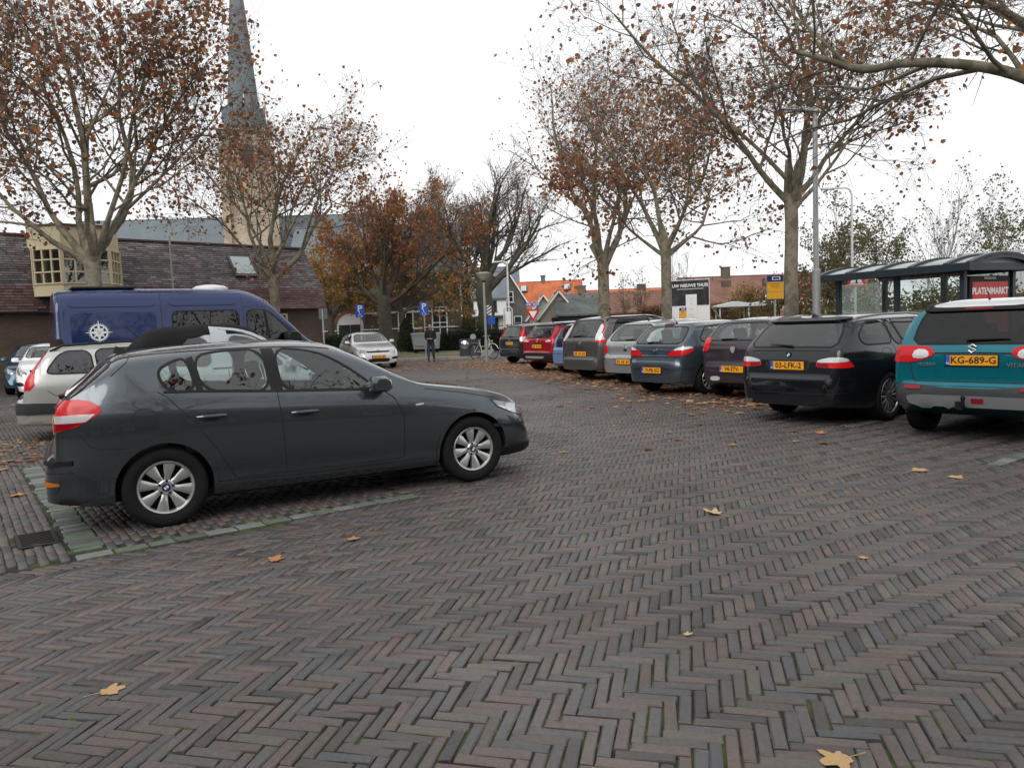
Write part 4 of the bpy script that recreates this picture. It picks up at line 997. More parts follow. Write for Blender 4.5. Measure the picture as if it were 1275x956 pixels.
leafy_mass('shrub', 'loose olive shrub at the foot of the big bare tree', 'shrub', (-2.6, 50.5, 0), (2.0, 1.4, 2.0), 2200, [(.06, .07, .025), (.09, .08, .03), (.05, .06, .02)], .14, 4, cone=True, loose=True)
HB = [(.20, .105, .05), (.16, .085, .045), (.24, .13, .06), (.12, .08, .04)]
leafy_mass('beech_hedge', 'tall rusty beech hedge in front of the long barn roof', 'hedge', (12.9, 57.5, 0), (6.4, 1.6, 2.35), 5000, HB, .2, 5, core=mat('beech_core', (.05, .032, .02), .95))
leafy_mass('beech_hedge', 'dark green shrub bank below the rusty beech hedge', 'hedge', (10.0, 55.6, 0), (4.2, 1.4, 1.7), 3000, [(.035, .04, .02), (.05, .05, .02)], .18, 6)
leafy_mass('shrub', 'golden shrub beside the barn, behind the yellow bus stop sign', 'shrub', (18.0, 58, 0), (4.2, 4.2, 3.6), 3600, [(.28, .17, .05), (.22, .13, .05), (.18, .14, .05)], .2, 7, cone=True, loose=True)
for i, (x, y, w_, h_, lab) in enumerate(((12.2, 26.5, 3.0, 2.2, 'olive bush behind the far pane of the bus shelter'), (14.6, 27.2, 3.4, 2.0, 'round olive bush behind the middle of the bus shelter'), (17.2, 27.6, 3.6, 2.3, 'broad olive bush behind the poster end of the bus shelter'), (19.6, 33.0, 4.0, 2.8, 'tall brown-green bush beside the corrugated wall'))):
    leafy_mass('shrub', lab, 'shrub', (x, y, 0), (w_, w_, h_), 3400, [(.10, .11, .04), (.15, .12, .04), (.08, .09, .03), (.20, .13, .05)], .15, 20 + i, cone=True, loose=True, group='bushes behind the bus shelter')
leafy_mass('shrub', 'brown-green bush beside the bus shelter end', 'shrub', (11.6, 32.0, 0), (3.2, 3.2, 3.0), 3400, [(.15, .10, .04), (.18, .13, .05), (.10, .10, .04)], .15, 9, cone=True, loose=True)
# ---------------------------------------------------------------- cars
def open_chaikin(P, it=2, q=0.25):
    for _ in range(it):
        Q = [P[0]]
        for a, b in zip(P[:-1], P[1:]):
            Q.append((a[0] * (1 - q) + b[0] * q, a[1] * (1 - q) + b[1] * q)); Q.append((a[0] * q + b[0] * (1 - q), a[1] * q + b[1] * (1 - q)))
        Q.append(P[-1]); P = Q
    return P
def resample(P, step, closed=False):
    P = [Vector(p) for p in P]
    if closed: P = P + [P[0]]
    out = []
    for a, b in zip(P[:-1], P[1:]):
        n = max(1, int(math.ceil((b - a).length / step)))
        for i in range(n): out.append(a.lerp(b, i / n))
    if not closed: out.append(P[-1])
    return out
def in_poly(x, y, P):
    c = False; j = len(P) - 1
    for i in range(len(P)):
        if (P[i][1] > y) != (P[j][1] > y) and x < (P[j][0] - P[i][0]) * (y - P[i][1]) / (P[j][1] - P[i][1]) + P[i][0]: c = not c
        j = i
    return c
def paint(name, col, metal=0.35, rough=0.32, var=0.05):
    return mat('paint_' + name, col, rough, metal=metal, coat=1.0, var=var, vscale=3, spec=.06)

def make_wheel(radius, width, spokes=8, style='paddle', rim_mat=None, rim_r=None):
    """wheel about the y axis, outer face towards -y; returns (tyre mesh, rim mesh)"""
    rim_mat = rim_mat or ALLOY
    rr = rim_r or radius * 0.655
    rot = Matrix.Rotation(R(90), 4, 'X')       # z -> -y
    hw = width / 2
    t = MB()
    prof = [(rr - .004, -hw + .02), (rr + .012, -hw), (radius * .87, -hw - .006), (radius * .965, -hw + .008), (radius - .004, -hw + .032), (radius, 0), (radius - .004, hw - .032),
            (radius * .965, hw - .008), (radius * .87, hw + .006), (rr + .012, hw), (rr - .004, hw - .02)]
    t.lathe(prof, 40, rot)
    tm = t.mesh('tyre', RUBBER, True, 60)
    r = MB(); r.cur = 0
    r.lathe([(rr, -hw + .015), (rr + .004, hw - .012), (rr - .004, hw - .002), (rr - .014, hw - .006), (rr - .022, hw - .02)], 40, rot)
    r.cur = 1
    r.lathe([(rr - .022, hw - .02), (rr - .03, hw - .085), (rr * .5, hw - .095), (.0, hw - .095)], 40, rot)
    r.lathe([(rr * .8, hw - .09), (rr * .8, hw - .075), (rr * .25, hw - .075)], 32, rot)
    r.cur = 0
    n = spokes
    for k in range(n):
        a = 2 * math.pi * k / n
        M = rot @ Matrix.Rotation(a, 4, 'Z')
        if style == 'paddle':
            wi, wo, = rr * .10, rr * .225
        elif style == 'five':
            wi, wo = rr * .17, rr * .15
        else:
            wi, wo = rr * .075, rr * .095
        i0, o0 = rr * .22, rr - .012
        zi, zo = hw - .028, hw - .014
        zm = hw - .008 if style == 'paddle' else hw - .004
        xs = [i0, rr * .45, rr * .75, o0]
        ws = [wi, wi * .85 + wo * .15, wo * .85, wo]
        zs = [zi, zm - .008, zm - .003, zo]
        V = []; F = []
        for x, w_, z in zip(xs, ws, zs):
            V += [(x, -w_, z - .035), (x, -w_, z - .008), (x, -w_ * .55, z), (x, w_ * .55, z), (x, w_, z - .008), (x, w_, z - .035)]
        for q in range(3):
            for j in range(5): F.append((q * 6 + j, (q + 1) * 6 + j, (q + 1) * 6 + j + 1, q * 6 + j + 1))
        F += [(0, 1, 2, 3, 4, 5), (23, 22, 21, 20, 19, 18)]
        r.add([M @ Vector(v) for v in V], F)
    r.lathe([(rr * .30, hw - .05), (rr * .29, hw - .024), (rr * .24, hw - .016), (rr * .2, hw - .018), (0, hw - .016)], 24, rot)
    if style == 'paddle':
        r.cur = 1
        for k in range(5):
            a = 2 * math.pi * (k + .3) / 5
            M = rot @ Matrix.Translation((rr * .245 * math.cos(a), rr * .245 * math.sin(a), hw - .019))
            r.lathe([(.011, 0), (.011, .004), (0, .004)], 8, M)
    rm = r.mesh('rim', [rim_mat, WELL], True, 35)
    return tm, rm
_WH = {}
def wheel_meshes(*a):
    k = tuple(str(x) for x in a)
    if k not in _WH: _WH[k] = make_wheel(*a)
    return _WH[k]

class Car:
    def __init__(s, label, cat, P, heading, sp, name='parked_car', group='cars parked in the square'):
        """P: ground point below the middle of the rear axle, heading in degrees from +x"""
        s.sp = sp
        s.root = thing(name, label, cat, (P[0], P[1], P[2] if len(P) > 2 else 0), R(heading), group)
        s.xr = -sp['ro']; s.xf = sp['wb'] + sp['fo']; s.W = sp['W']
        s.paint = sp['paint']
        top = open_chaikin([Vector(p) for p in sp['top']], 2, sp.get('q', 0.2))
        pts = resample([(p[0], p[1]) for p in top], 0.045)
        s.tx = np.array([p[0] for p in pts]); s.tz = np.array([p[1] for p in pts])
        b = open_chaikin([Vector(p) for p in sp['belt']], 2)
        s.bx = np.array([p[0] for p in b]); s.bz = np.array([p[1] for p in b])
        s.k = sp.get('k', 0.30)
        s.body_mesh()
    def top(s, x): return float(np.interp(x, s.tx, s.tz))
    def belt(s, x): return float(np.interp(x, s.bx, s.bz))
    def hw(s, x):
        sp = s.sp
        e, p = sp.get('endw', 0.70), 2.3
        v = 1.0
        lr, lf = sp.get('lr', 0.55), sp.get('lf', 0.85)
        if x < s.xr + lr:
            d = 1 - max(0, (x - s.xr) / lr); v = e + (1 - e) * max(0, 1 - d ** p) ** (1 / p)
        elif x > s.xf - lf:
            d = 1 - max(0, (s.xf - x) / lf); v = e - .06 + (1.06 - e) * max(0, 1 - d ** p) ** (1 / p)
        return s.W * v
    def bot(s, x):
        z = s.sp.get('bot', 0.19)
        ra = s.sp.get('bot_r', 0.27)
        if x < -.3: z += (ra - z) * min(1, (-.3 - x) / max(.1, -s.xr - .3))
        if x > s.sp['wb'] + .35: z += (.215 - z) * min(1, (x - s.sp['wb'] - .35) / .3)
        return z
    SIDE = [(0.0, .90), (.05, .945), (.14, .965), (.24, .972), (.28, .985), (.42, .996), (.55, 1.0), (.68, .999), (.78, .993), (.84, .986), (.90, .972), (.96, .955), (1.0, .935)]
    def section(s, x, inset=0.0, topin=0.0, floor=None):
        t = s.top(x) - topin; b = s.bot(x) if floor is None else floor
        be = min(s.belt(x), t - .035) ; w_ = s.hw(x) - inset
        b = min(b, be - .05)
        P = []
        if floor is None:
            P += [(0, b), (w_ * .45, b), (w_ * .8, b)]
            for f, g in s.SIDE: P.append((w_ * g, b + (be - b) * f))
        else:
            P += [(0, b), (w_ * .5, b), (w_ * .93, b), (w_ * .935, b + (be - b) * .5), (w_ * .935, be)]
        w1 = w_ * .935; H = t - be
        m, n = (6.0, 3.6)
        for th in (14, 24, 33, 42, 50, 57, 63, 68, 72, 76, 80, 84, 90):
            a = R(th)
            u = math.sin(a) ** (2 / m); v = max(0, math.cos(a)) ** (2 / n)
            P.append(((w1 - s.k * u * H) * v, be + u * H))
        P[-1] = (0, t)
        return P
    def loft(s, xs, **kw):
        V = []; F = []
        n = None
        for x in xs:
            h = s.section(x, **kw)
            loop = [(x, -y, z) for y, z in h] + [(x, y, z) for y, z in h[-2:0:-1]]
            n = len(loop); V += loop
        for i in range(len(xs) - 1):
            for j in range(n):
                j2 = (j + 1) % n
                F.append((i * n + j, (i + 1) * n + j, (i + 1) * n + j2, i * n + j2))
        F.append(tuple(range(n))); F.append(tuple((len(xs) - 1) * n + j for j in range(n))[::-1])
        return V, F
    def cutter(s, V, F, idx):
        mb = MB(); mb.cur = idx; mb.add(V, F)
        me = mb.mesh('cutter', [s.paint, WELL, CABIN])
        bm = bmesh.new(); bm.from_mesh(me); bmesh.ops.recalc_face_normals(bm, faces=bm.faces); bm.to_mesh(me); bm.free()
        o = bpy.data.objects.new('cutter', me); COL.objects.link(o)
        return o
    def body_mesh(s):
        sp = s.sp
        xs = [float(x) for x in s.tx]
        V, F = s.loft(xs)
        mb = MB(); mb.add(V, F)
        me = mb.mesh('body', [s.paint, WELL, CABIN], True, 0)
        bm = bmesh.new(); bm.from_mesh(me); bmesh.ops.recalc_face_normals(bm, faces=bm.faces); bm.to_mesh(me)
        s.bvh = BVHTree.FromBMesh(bm); bm.free()
        body = bpy.data.objects.new('body', me); COL.objects.link(body)
        s.body = body
        cuts = []
        wr = sp['wr']
        for wx in (0, sp['wb']):
            for sg in (-1, 1):
                c = MB(); n = 40; ra = wr + sp.get('gap', .055)
                pol = [(wx + ra * math.cos(2 * math.pi * i / n), wr * 1.0 + ra * math.sin(2 * math.pi * i / n)) for i in range(n)]
                pol = [(x, z if z > wr * .6 else z - .25) for x, z in pol]
                y0, y1 = sg * (s.W - .30), sg * (s.W + .3)
                n = len(pol)
                VV = [(x, y0, z) for x, z in pol] + [(x, y1, z) for x, z in pol]
                FF = [tuple(range(n)), tuple(range(n, 2 * n))[::-1]] + [(i, (i + 1) % n, n + (i + 1) % n, n + i) for i in range(n)]
                cuts.append(s.cutter(VV, FF, 1))
        if sp.get('cabin'):
            x0, x1 = sp['cabin']
            fx = [x for x in np.arange(x0, x1 + .001, .06)]
            V, F = s.loft(fx, inset=.055, topin=.045, floor=.48)
            cuts.append(s.cutter(V, F, 2))
            for pol in sp.get('side_windows', []):
                pol = chaikin(pol, 2); n = len(pol)
                VV = [(x, -1.6, z) for x, z in pol] + [(x, 1.6, z) for x, z in pol]
                FF = [tuple(range(n)), tuple(range(n, 2 * n))[::-1]] + [(i, (i + 1) % n, n + (i + 1) % n, n + i) for i in range(n)]
                cuts.append(s.cutter(VV, FF, 0))
            for key, xa, xb in (('rear_window', s.xr - .5, x0 + .75), ('windscreen', x1 - .75, s.xf + .5)):
                if key not in sp: continue
                h = sp[key]; pol = chaikin([(y, z) for y, z in h] + [(-y, z) for y, z in h[::-1]], 2); n = len(pol)
                VV = [(xa, y, z) for y, z in pol] + [(xb, y, z) for y, z in pol]
                FF = [tuple(range(n)), tuple(range(n, 2 * n))[::-1]] + [(i, (i + 1) % n, n + (i + 1) % n, n + i) for i in range(n)]
                cuts.append(s.cutter(VV, FF, 0))
        for c in cuts:
            m = body.modifiers.new('cut', 'BOOLEAN'); m.operation = 'DIFFERENCE'; m.solver = 'EXACT'; m.object = c
        apply_mods(body)
        for c in cuts:
            d = c.data; bpy.data.objects.remove(c); bpy.data.meshes.remove(d)
        body.data.polygons.foreach_set('use_smooth', [True] * len(body.data.polygons))
        body.data.set_sharp_from_angle(angle=R(32))
        body.parent = s.root
    # --- projection onto the uncut skin
    def proj(s, p, mode, sg=1):
        if mode == 'side': o, d = Vector((p[0], sg * 3, p[1])), Vector((0, -sg, 0))
        elif mode == 'rear': o, d = Vector((s.xr - 2, p[0], p[1])), Vector((1, 0, 0))
        elif mode == 'front': o, d = Vector((s.xf + 2, p[0], p[1])), Vector((-1, 0, 0))
        elif mode == 'top': o, d = Vector((p[0], p[1], 4)), Vector((0, 0, -1))
        elif mode in ('cr', 'cf'):      # around a corner: p = (angle in units of 1/60, z)
            a = p[0] * 60 / 57.29578 * 1.0
            cx = s.xr + .95 if mode == 'cr' else s.xf - .95
            dd = Vector((-math.cos(a), math.sin(a), 0)) if mode == 'cr' else Vector((math.cos(a), math.sin(a), 0))
            dd.y *= sg
            o, d = Vector((cx, 0, p[1])) + dd * 3, -dd
        h = s.bvh.ray_cast(o, d)
        if h[0] is None:
            q = o + d * (1.6 if mode != 'side' else 2.2)
            h = s.bvh.find_nearest(q)
        return Vector(h[0]), Vector(h[1])
    def patch(s, name, poly, mode, m, off=.004, step=.05, depth=.02, sg=1, rnd=1, parent=None, both=False, dist=None):
        """a panel cut to an outline and laid on the body skin"""
        if both:
            for q in (-1, 1): o = s.patch(name, poly, mode, m, off, step, depth, q, rnd, parent)
            return o
        if mode in ('cr', 'cf'): poly = [(a / 60.0, z) for a, z in poly]
        if rnd: poly = chaikin(poly, rnd)
        ol = [Vector((p[0], p[1])) for p in resample(poly, step, True)]
        xs = [p[0] for p in ol]; ys = [p[1] for p in ol]
        pts = list(ol); n = len(ol)
        P2 = [(p[0], p[1]) for p in ol]
        gx = np.arange(min(xs) + step * .5, max(xs), step); gy = np.arange(min(ys) + step * .5, max(ys), step)
        for x in gx:
            for y in gy:
                if in_poly(x, y, P2) and min((p[0] - x) ** 2 + (p[1] - y) ** 2 for p in ol) > (step * .4) ** 2: pts.append(Vector((float(x), float(y))))
        r = delaunay_2d_cdt(pts, [(i, (i + 1) % n) for i in range(n)], [], 1, 1e-5)
        vv, ff = r[0], r[2]
        ed = {}
        for f in ff:
            for i in range(len(f)):
                e = (f[i], f[(i + 1) % len(f)]); ed[e] = 1
        bnd = [e for e in ed if (e[1], e[0]) not in ed]
        V = []; NN = []
        for p in vv:
            q, nn = s.proj(p, mode, sg); V.append(q + nn * off); NN.append(nn)
        F = [tuple(f) for f in ff]
        mp_ = {}
        for e in bnd:
            for i in e:
                if i not in mp_: mp_[i] = len(V); V.append(V[i] - NN[i] * depth)
            F.append((e[1], e[0], mp_[e[0]], mp_[e[1]]))
        me = bpy.data.meshes.new(name); me.from_pydata([tuple(v) for v in V], [], F); me.materials.append(m)
        bm = bmesh.new(); bm.from_mesh(me); bmesh.ops.recalc_face_normals(bm, faces=bm.faces)
        if bm.faces:
            f0 = bm.faces[0] if len(bm.faces) else None
            c = f0.calc_center_median(); h = s.bvh.find_nearest(c)
            if f0.normal.dot(h[1]) < 0: bmesh.ops.reverse_faces(bm, faces=bm.faces)
        bm.to_mesh(me); bm.free()
        me.polygons.foreach_set('use_smooth', [True] * len(me.polygons)); me.set_sharp_from_angle(angle=R(45))
        o = bpy.data.objects.new(name, me); COL.objects.link(o); o.parent = parent or s.root
        return o
    def ribbon(s, name, line, mode, m, wd=.007, off=.0015, sg=1, both=False, closed=False, parent=None, depth=.006, rnd=0):
        if both:
            for q in (-1, 1): o = s.ribbon(name, line, mode, m, wd, off, q, False, closed, parent, depth, rnd)
            return o
        if mode in ('cr', 'cf'): line = [(a / 60.0, z) for a, z in line]
        if rnd: line = chaikin(line, rnd) if closed else open_chaikin(line, rnd)
        L2 = [Vector(p) for p in resample(line, .03, closed)]
        Q = [s.proj(p, mode, sg) for p in L2]
        V = []; F = []; n = len(Q)
        for i, (q, nn) in enumerate(Q):
            if closed: t = Q[(i + 1) % n][0] - Q[i - 1][0]
            else: t = Q[min(i + 1, n - 1)][0] - Q[max(i - 1, 0)][0]
            sd_ = t.cross(nn); sd_.normalize()
            V += [q + sd_ * wd / 2 - nn * depth, q + sd_ * wd / 2 + nn * off, q - sd_ * wd / 2 + nn * off, q - sd_ * wd / 2 - nn * depth]
        for i in range(n if closed else n - 1):
            i2 = (i + 1) % n
            for j in range(3): F.append((i * 4 + j, i2 * 4 + j, i2 * 4 + j + 1, i * 4 + j + 1))
        me = bpy.data.meshes.new(name); me.from_pydata([tuple(v) for v in V], [], F); me.materials.append(m)
        o = bpy.data.objects.new(name, me); COL.objects.link(o); o.parent = parent or s.root
        return o
    def wheels(s, radius, width, n=8, style='paddle', rim=None, rim_r=None, emblem=None):
        tm, rm = wheel_meshes(radius, width, n, style, rim or ALLOY, rim_r or radius * .655)
        for wx in (0, s.sp['wb']):
            for sg in (-1, 1):
                e = empty('wheel', (wx, sg * (s.W - width / 2 - .025), radius), 0 if sg < 0 else math.pi, s.root)
                e.rotation_euler = (0, random.Random(int(wx * 7 + sg)).uniform(0, 3), 0 if sg < 0 else math.pi) if not emblem else (0, R(11 if wx == 0 else -8), 0 if sg < 0 else math.pi)
                for nm, me in (('tyre', tm), ('rim', rm)):
                    o = bpy.data.objects.new(nm, me); COL.objects.link(o); o.parent = e
                if emblem and sg < 0: emblem(e, Vector((0, -width / 2 + .012, 0)), (1, 0, 0), (0, 0, 1), .030)
    def plate(s, txt, z, rear=True, y=0.0, ww=.52, tilt=0, off=.012, frame=True, sx=1.0):
        q, nn = s.proj((y, z), 'rear' if rear else 'front')
        dx = -1 if rear else 1
        x = q.x + dx * off
        o = MB().box((x, y, z), (.012, ww, .112)).build('number_plate', PLATEY, s.root, bevel=.003)
        if frame: MB().box((x - dx * .006, y, z - .004), (.012, ww + .022, .134)).build('plate_frame', BLACKPL, o, bevel=.003)
        MB().box((x + dx * .0065, y + (ww / 2 - .022) * (1 if rear else -1), z), (.003, .043, .109)).build('blue_band', PLATEB, o)
        ex = (0, -1, 0) if rear else (0, 1, 0)
        if not txt: return o
        if txt == '#':      # too far to read: a row of dark strokes
            mb = MB()
            for k in range(8):
                if k not in (2, 5): mb.box((x + dx * .0065, y - .02 * (1 if rear else -1) + (k - 3.5) * .052, z), (.002, .026, .066))
            mb.build('lettering', INK, o); return o
        text_obj('lettering', txt, .108, INK, o, frame_mtx((x + dx * .007, y - .02 * (1 if rear else -1), z), ex, (0, 0, 1)), sx)
        text_obj('country_letter', 'NL', .028, WHITEINK, o, frame_mtx((x + dx * .0085, y + (ww / 2 - .022) * (1 if rear else -1), z - .032), ex, (0, 0, 1)))
        return o
    def windows(s, g=None, gr=None, trim=True):
        sp = s.sp
        g = g or GLASS
        for i, pol in enumerate(sp.get('side_windows', [])):
            cx = sum(p[0] for p in pol) / len(pol); cz = sum(p[1] for p in pol) / len(pol)
            big = [(p[0] + (p[0] - cx) / max(.01, math.hypot(p[0] - cx, p[1] - cz)) * .012, p[1] + (p[1] - cz) / max(.01, math.hypot(p[0] - cx, p[1] - cz)) * .012) for p in pol]
            gg = g[i] if isinstance(g, list) else g
            for sg in (-1, 1):
                o = s.patch('side_window', big, 'side', gg, .0025, .06, .004, sg, 2)
                if trim: s.ribbon('window_trim', big, 'side', BLACKPL, .022, .005, sg, closed=True, parent=o, rnd=2)
        for key, md in (('rear_window', 'rear'), ('windscreen', 'front')):
            if key in sp:
                h = sp[key]; pol = [(y * 1.015, z) for y, z in h] + [(-y * 1.015, z) for y, z in h[::-1]]
                o = s.patch(key, pol, md, (gr or GLASS) if key == 'rear_window' else GLASS, .0025, .07, .004)
                s.ribbon('window_trim', pol, md, BLACKPL, .028, .004, closed=True, parent=o, rnd=1)
    def seats(s, xf=None, xb=None, z=.5, m=None):
        m = m or SEATM
        wb = s.sp['wb']
        xf = xf if xf is not None else wb * .46; xb = xb if xb is not None else wb * .10
        def seat(x, y, w_, hd):
            mb = MB()
            mb.tube([(x - .02, y, z - .02), (x + .02, y, z + .05)], .05, 6)
            mb.box((x + .22, y, z + .02), (.5, w_, .14))
            mtx = Matrix.Translation((x, y, z + .06)) @ Matrix.Rotation(R(-16), 4, 'Y')
            mb.box((0, 0, .27), (.12, w_, .56), mtx=mtx)
            for q in hd: mb.box((0, q, .66), (.09, .24, .17), mtx=mtx); mb.box((0, q, .56), (.02, .08, .1), mtx=mtx)
            mb.build('seat', m, s.root, bevel=.03)
        seat(xf, .37, .48, (0,)); seat(xf, -.37, .48, (0,)); seat(xb, 0, 1.15, (-.36, .36))
        sw = MB(); M_ = Matrix.Translation((xf + .62, .37, z + .38)) @ Matrix.Rotation(R(-62), 4, 'Y')
        sw.lathe([(.17 + .013 * math.cos(t), .013 * math.sin(t)) for t in [i * math.pi / 3 for i in range(6)]], 20, M_, close=True)
        sw.box((0, 0, 0), (.34, .05, .02), mtx=M_); sw.box((0, 0, -.01), (.12, .12, .03), mtx=M_)
        sw.build('steering_wheel', BLACKPL, s.root, True)
    def mirror(s, x, z, m, both=True, size=1.0):
        for sg in (-1, 1):
            q, nn = s.proj((x, z), 'side', sg)
            mb = MB()
            y = q.y + sg * .02
            pts = [(-.09, -.055), (-.105, .02), (-.07, .07), (.02, .075), (.08, .03), (.09, -.03), (.03, -.065)]
            V = []; n = len(pts)
            for k, (yy, sc) in enumerate(((.03, .7), (.06, 1.0), (.17, 1.0), (.205, .72))):
                for (a, b) in pts: V.append((x + a * sc * size + (.02 if k < 1 else 0) - .0 * k, y + sg * yy * size, z + .045 + b * sc * size))
            F = []
            for k in range(3):
                for j in range(n): F.append((k * n + j, k * n + (j + 1) % n, (k + 1) * n + (j + 1) % n, (k + 1) * n + j))
            F += [tuple(range(n)), tuple(range(3 * n, 4 * n))]
            mb.add(V, F)
            mb.box((x + .02, y + sg * .015, z + .02), (.09, .09, .05))
            o = mb.build('mirror', m, s.root, True, 50)
            bm = bmesh.new(); bm.from_mesh(o.data); bmesh.ops.recalc_face_normals(bm, faces=bm.faces); bm.to_mesh(o.data); bm.free()
    def handle(s, x, z, m=None, both=True, recess=True, parent=None, sgs=(-1, 1)):
        for sg in sgs:
            q, nn = s.proj((x, z), 'side', sg)
            if recess: s.patch('handle_recess', [(x - .06, z - .035), (x + .06, z - .035), (x + .06, z + .03), (x - .06, z + .03)], 'side', SEAM, .001, .04, .002, sg, 2, parent)
            pts = []
            for t in np.linspace(-.11, .11, 7):
                qq, n2 = s.proj((x + t, z), 'side', sg)
                pts.append(qq + n2 * (.012 + .016 * (1 - (t / .11) ** 4)))
            MB().tube(pts, [.010, .014, .016, .016, .016, .015, .011], 8).build('door_handle', m or s.paint, parent or s.root, True)
    def roundel(s, parent, c, ex, ey, r, off=.0):
        """blue and white quartered round emblem in a black ring"""
        M_ = frame_mtx(c, ex, ey)
        mb = MB(); n = 24
        mb.cur = 0; mb.lathe([(r, -.004), (r, .002), (r * .93, .003), (0, .003)], n, M_)
        for k in range(4):
            mb.cur = 1 if k % 2 == 0 else 2
            P = [(0, 0)] + [(r * .6 * math.cos(R(90 * k + t)), r * .6 * math.sin(R(90 * k + t))) for t in range(0, 91, 15)]
            mb.prism(P, .003, .0045, M_)
        return mb.build('emblem', [BLACKPL, WHITEINK, ROUNDBLUE], parent)
    def wiper(s, y0, z0, ln, ang=0):
        q, nn = s.proj((y0, z0), 'rear')
        pts = []
        for t in (0, .5, 1):
            y = y0 + ln * t * math.cos(R(ang)); z = z0 + abs(ln) * t * math.sin(R(ang))
            p, n2 = s.proj((y, z), 'rear'); pts.append(p + n2 * .022)
        mb = MB(); mb.tube(pts, [.016, .012, .006], 6)
        mb.tube([q - nn * .01, pts[0]], .022, 8)
        mb.build('rear_wiper', BLACKPL, s.root, True)
    def antenna(s, x, ln=.22):
        q, nn = s.proj((x, 0), 'top')
        mb = MB(); mb.tube([q - Vector((0, 0, .01)), q + Vector((-.01, 0, .025))], [.03, .014], 8)
        mb.tube([q + Vector((0, 0, .02)), q + Vector((-ln * .65, 0, ln * .75))], [.005, .003], 6)
        mb.build('antenna', BLACKPL, s.root)
    def split(s, name, planes, test):
        """cut a panel such as a door out of the body along planes (point, normal); test picks its faces"""
        bm = bmesh.new(); bm.from_mesh(s.body.data)
        for co, no in planes:
            bmesh.ops.bisect_plane(bm, geom=bm.verts[:] + bm.edges[:] + bm.faces[:], plane_co=co, plane_no=no, dist=1e-5)
        sel = [f for f in bm.faces if f.material_index == 0 and test(f.calc_center_median())]
        if not sel: bm.free(); return None
        b2 = bm.copy(); b2.faces.ensure_lookup_table(); idx = {f.index for f in sel}
        bm.faces.index_update()
        idx = {f.index for f in sel}
        b2.faces.index_update()
        bmesh.ops.delete(b2, geom=[f for f in b2.faces if f.index not in idx], context='FACES')
        bmesh.ops.delete(bm, geom=sel, context='FACES')
        bm.to_mesh(s.body.data); bm.free()
        me = bpy.data.meshes.new(name); b2.to_mesh(me); b2.free()
        for m in (s.paint, WELL, CABIN): me.materials.append(m)
        for m_ in (me, s.body.data): m_.set_sharp_from_angle(angle=R(32))
        o = bpy.data.objects.new(name, me); COL.objects.link(o); o.parent = s.root
        return o
def rear_axle_from_left(P, heading, W, width=.2):
    a = R(heading); q = W - .02
    return (P[0] + math.sin(a) * q, P[1] - math.cos(a) * q)
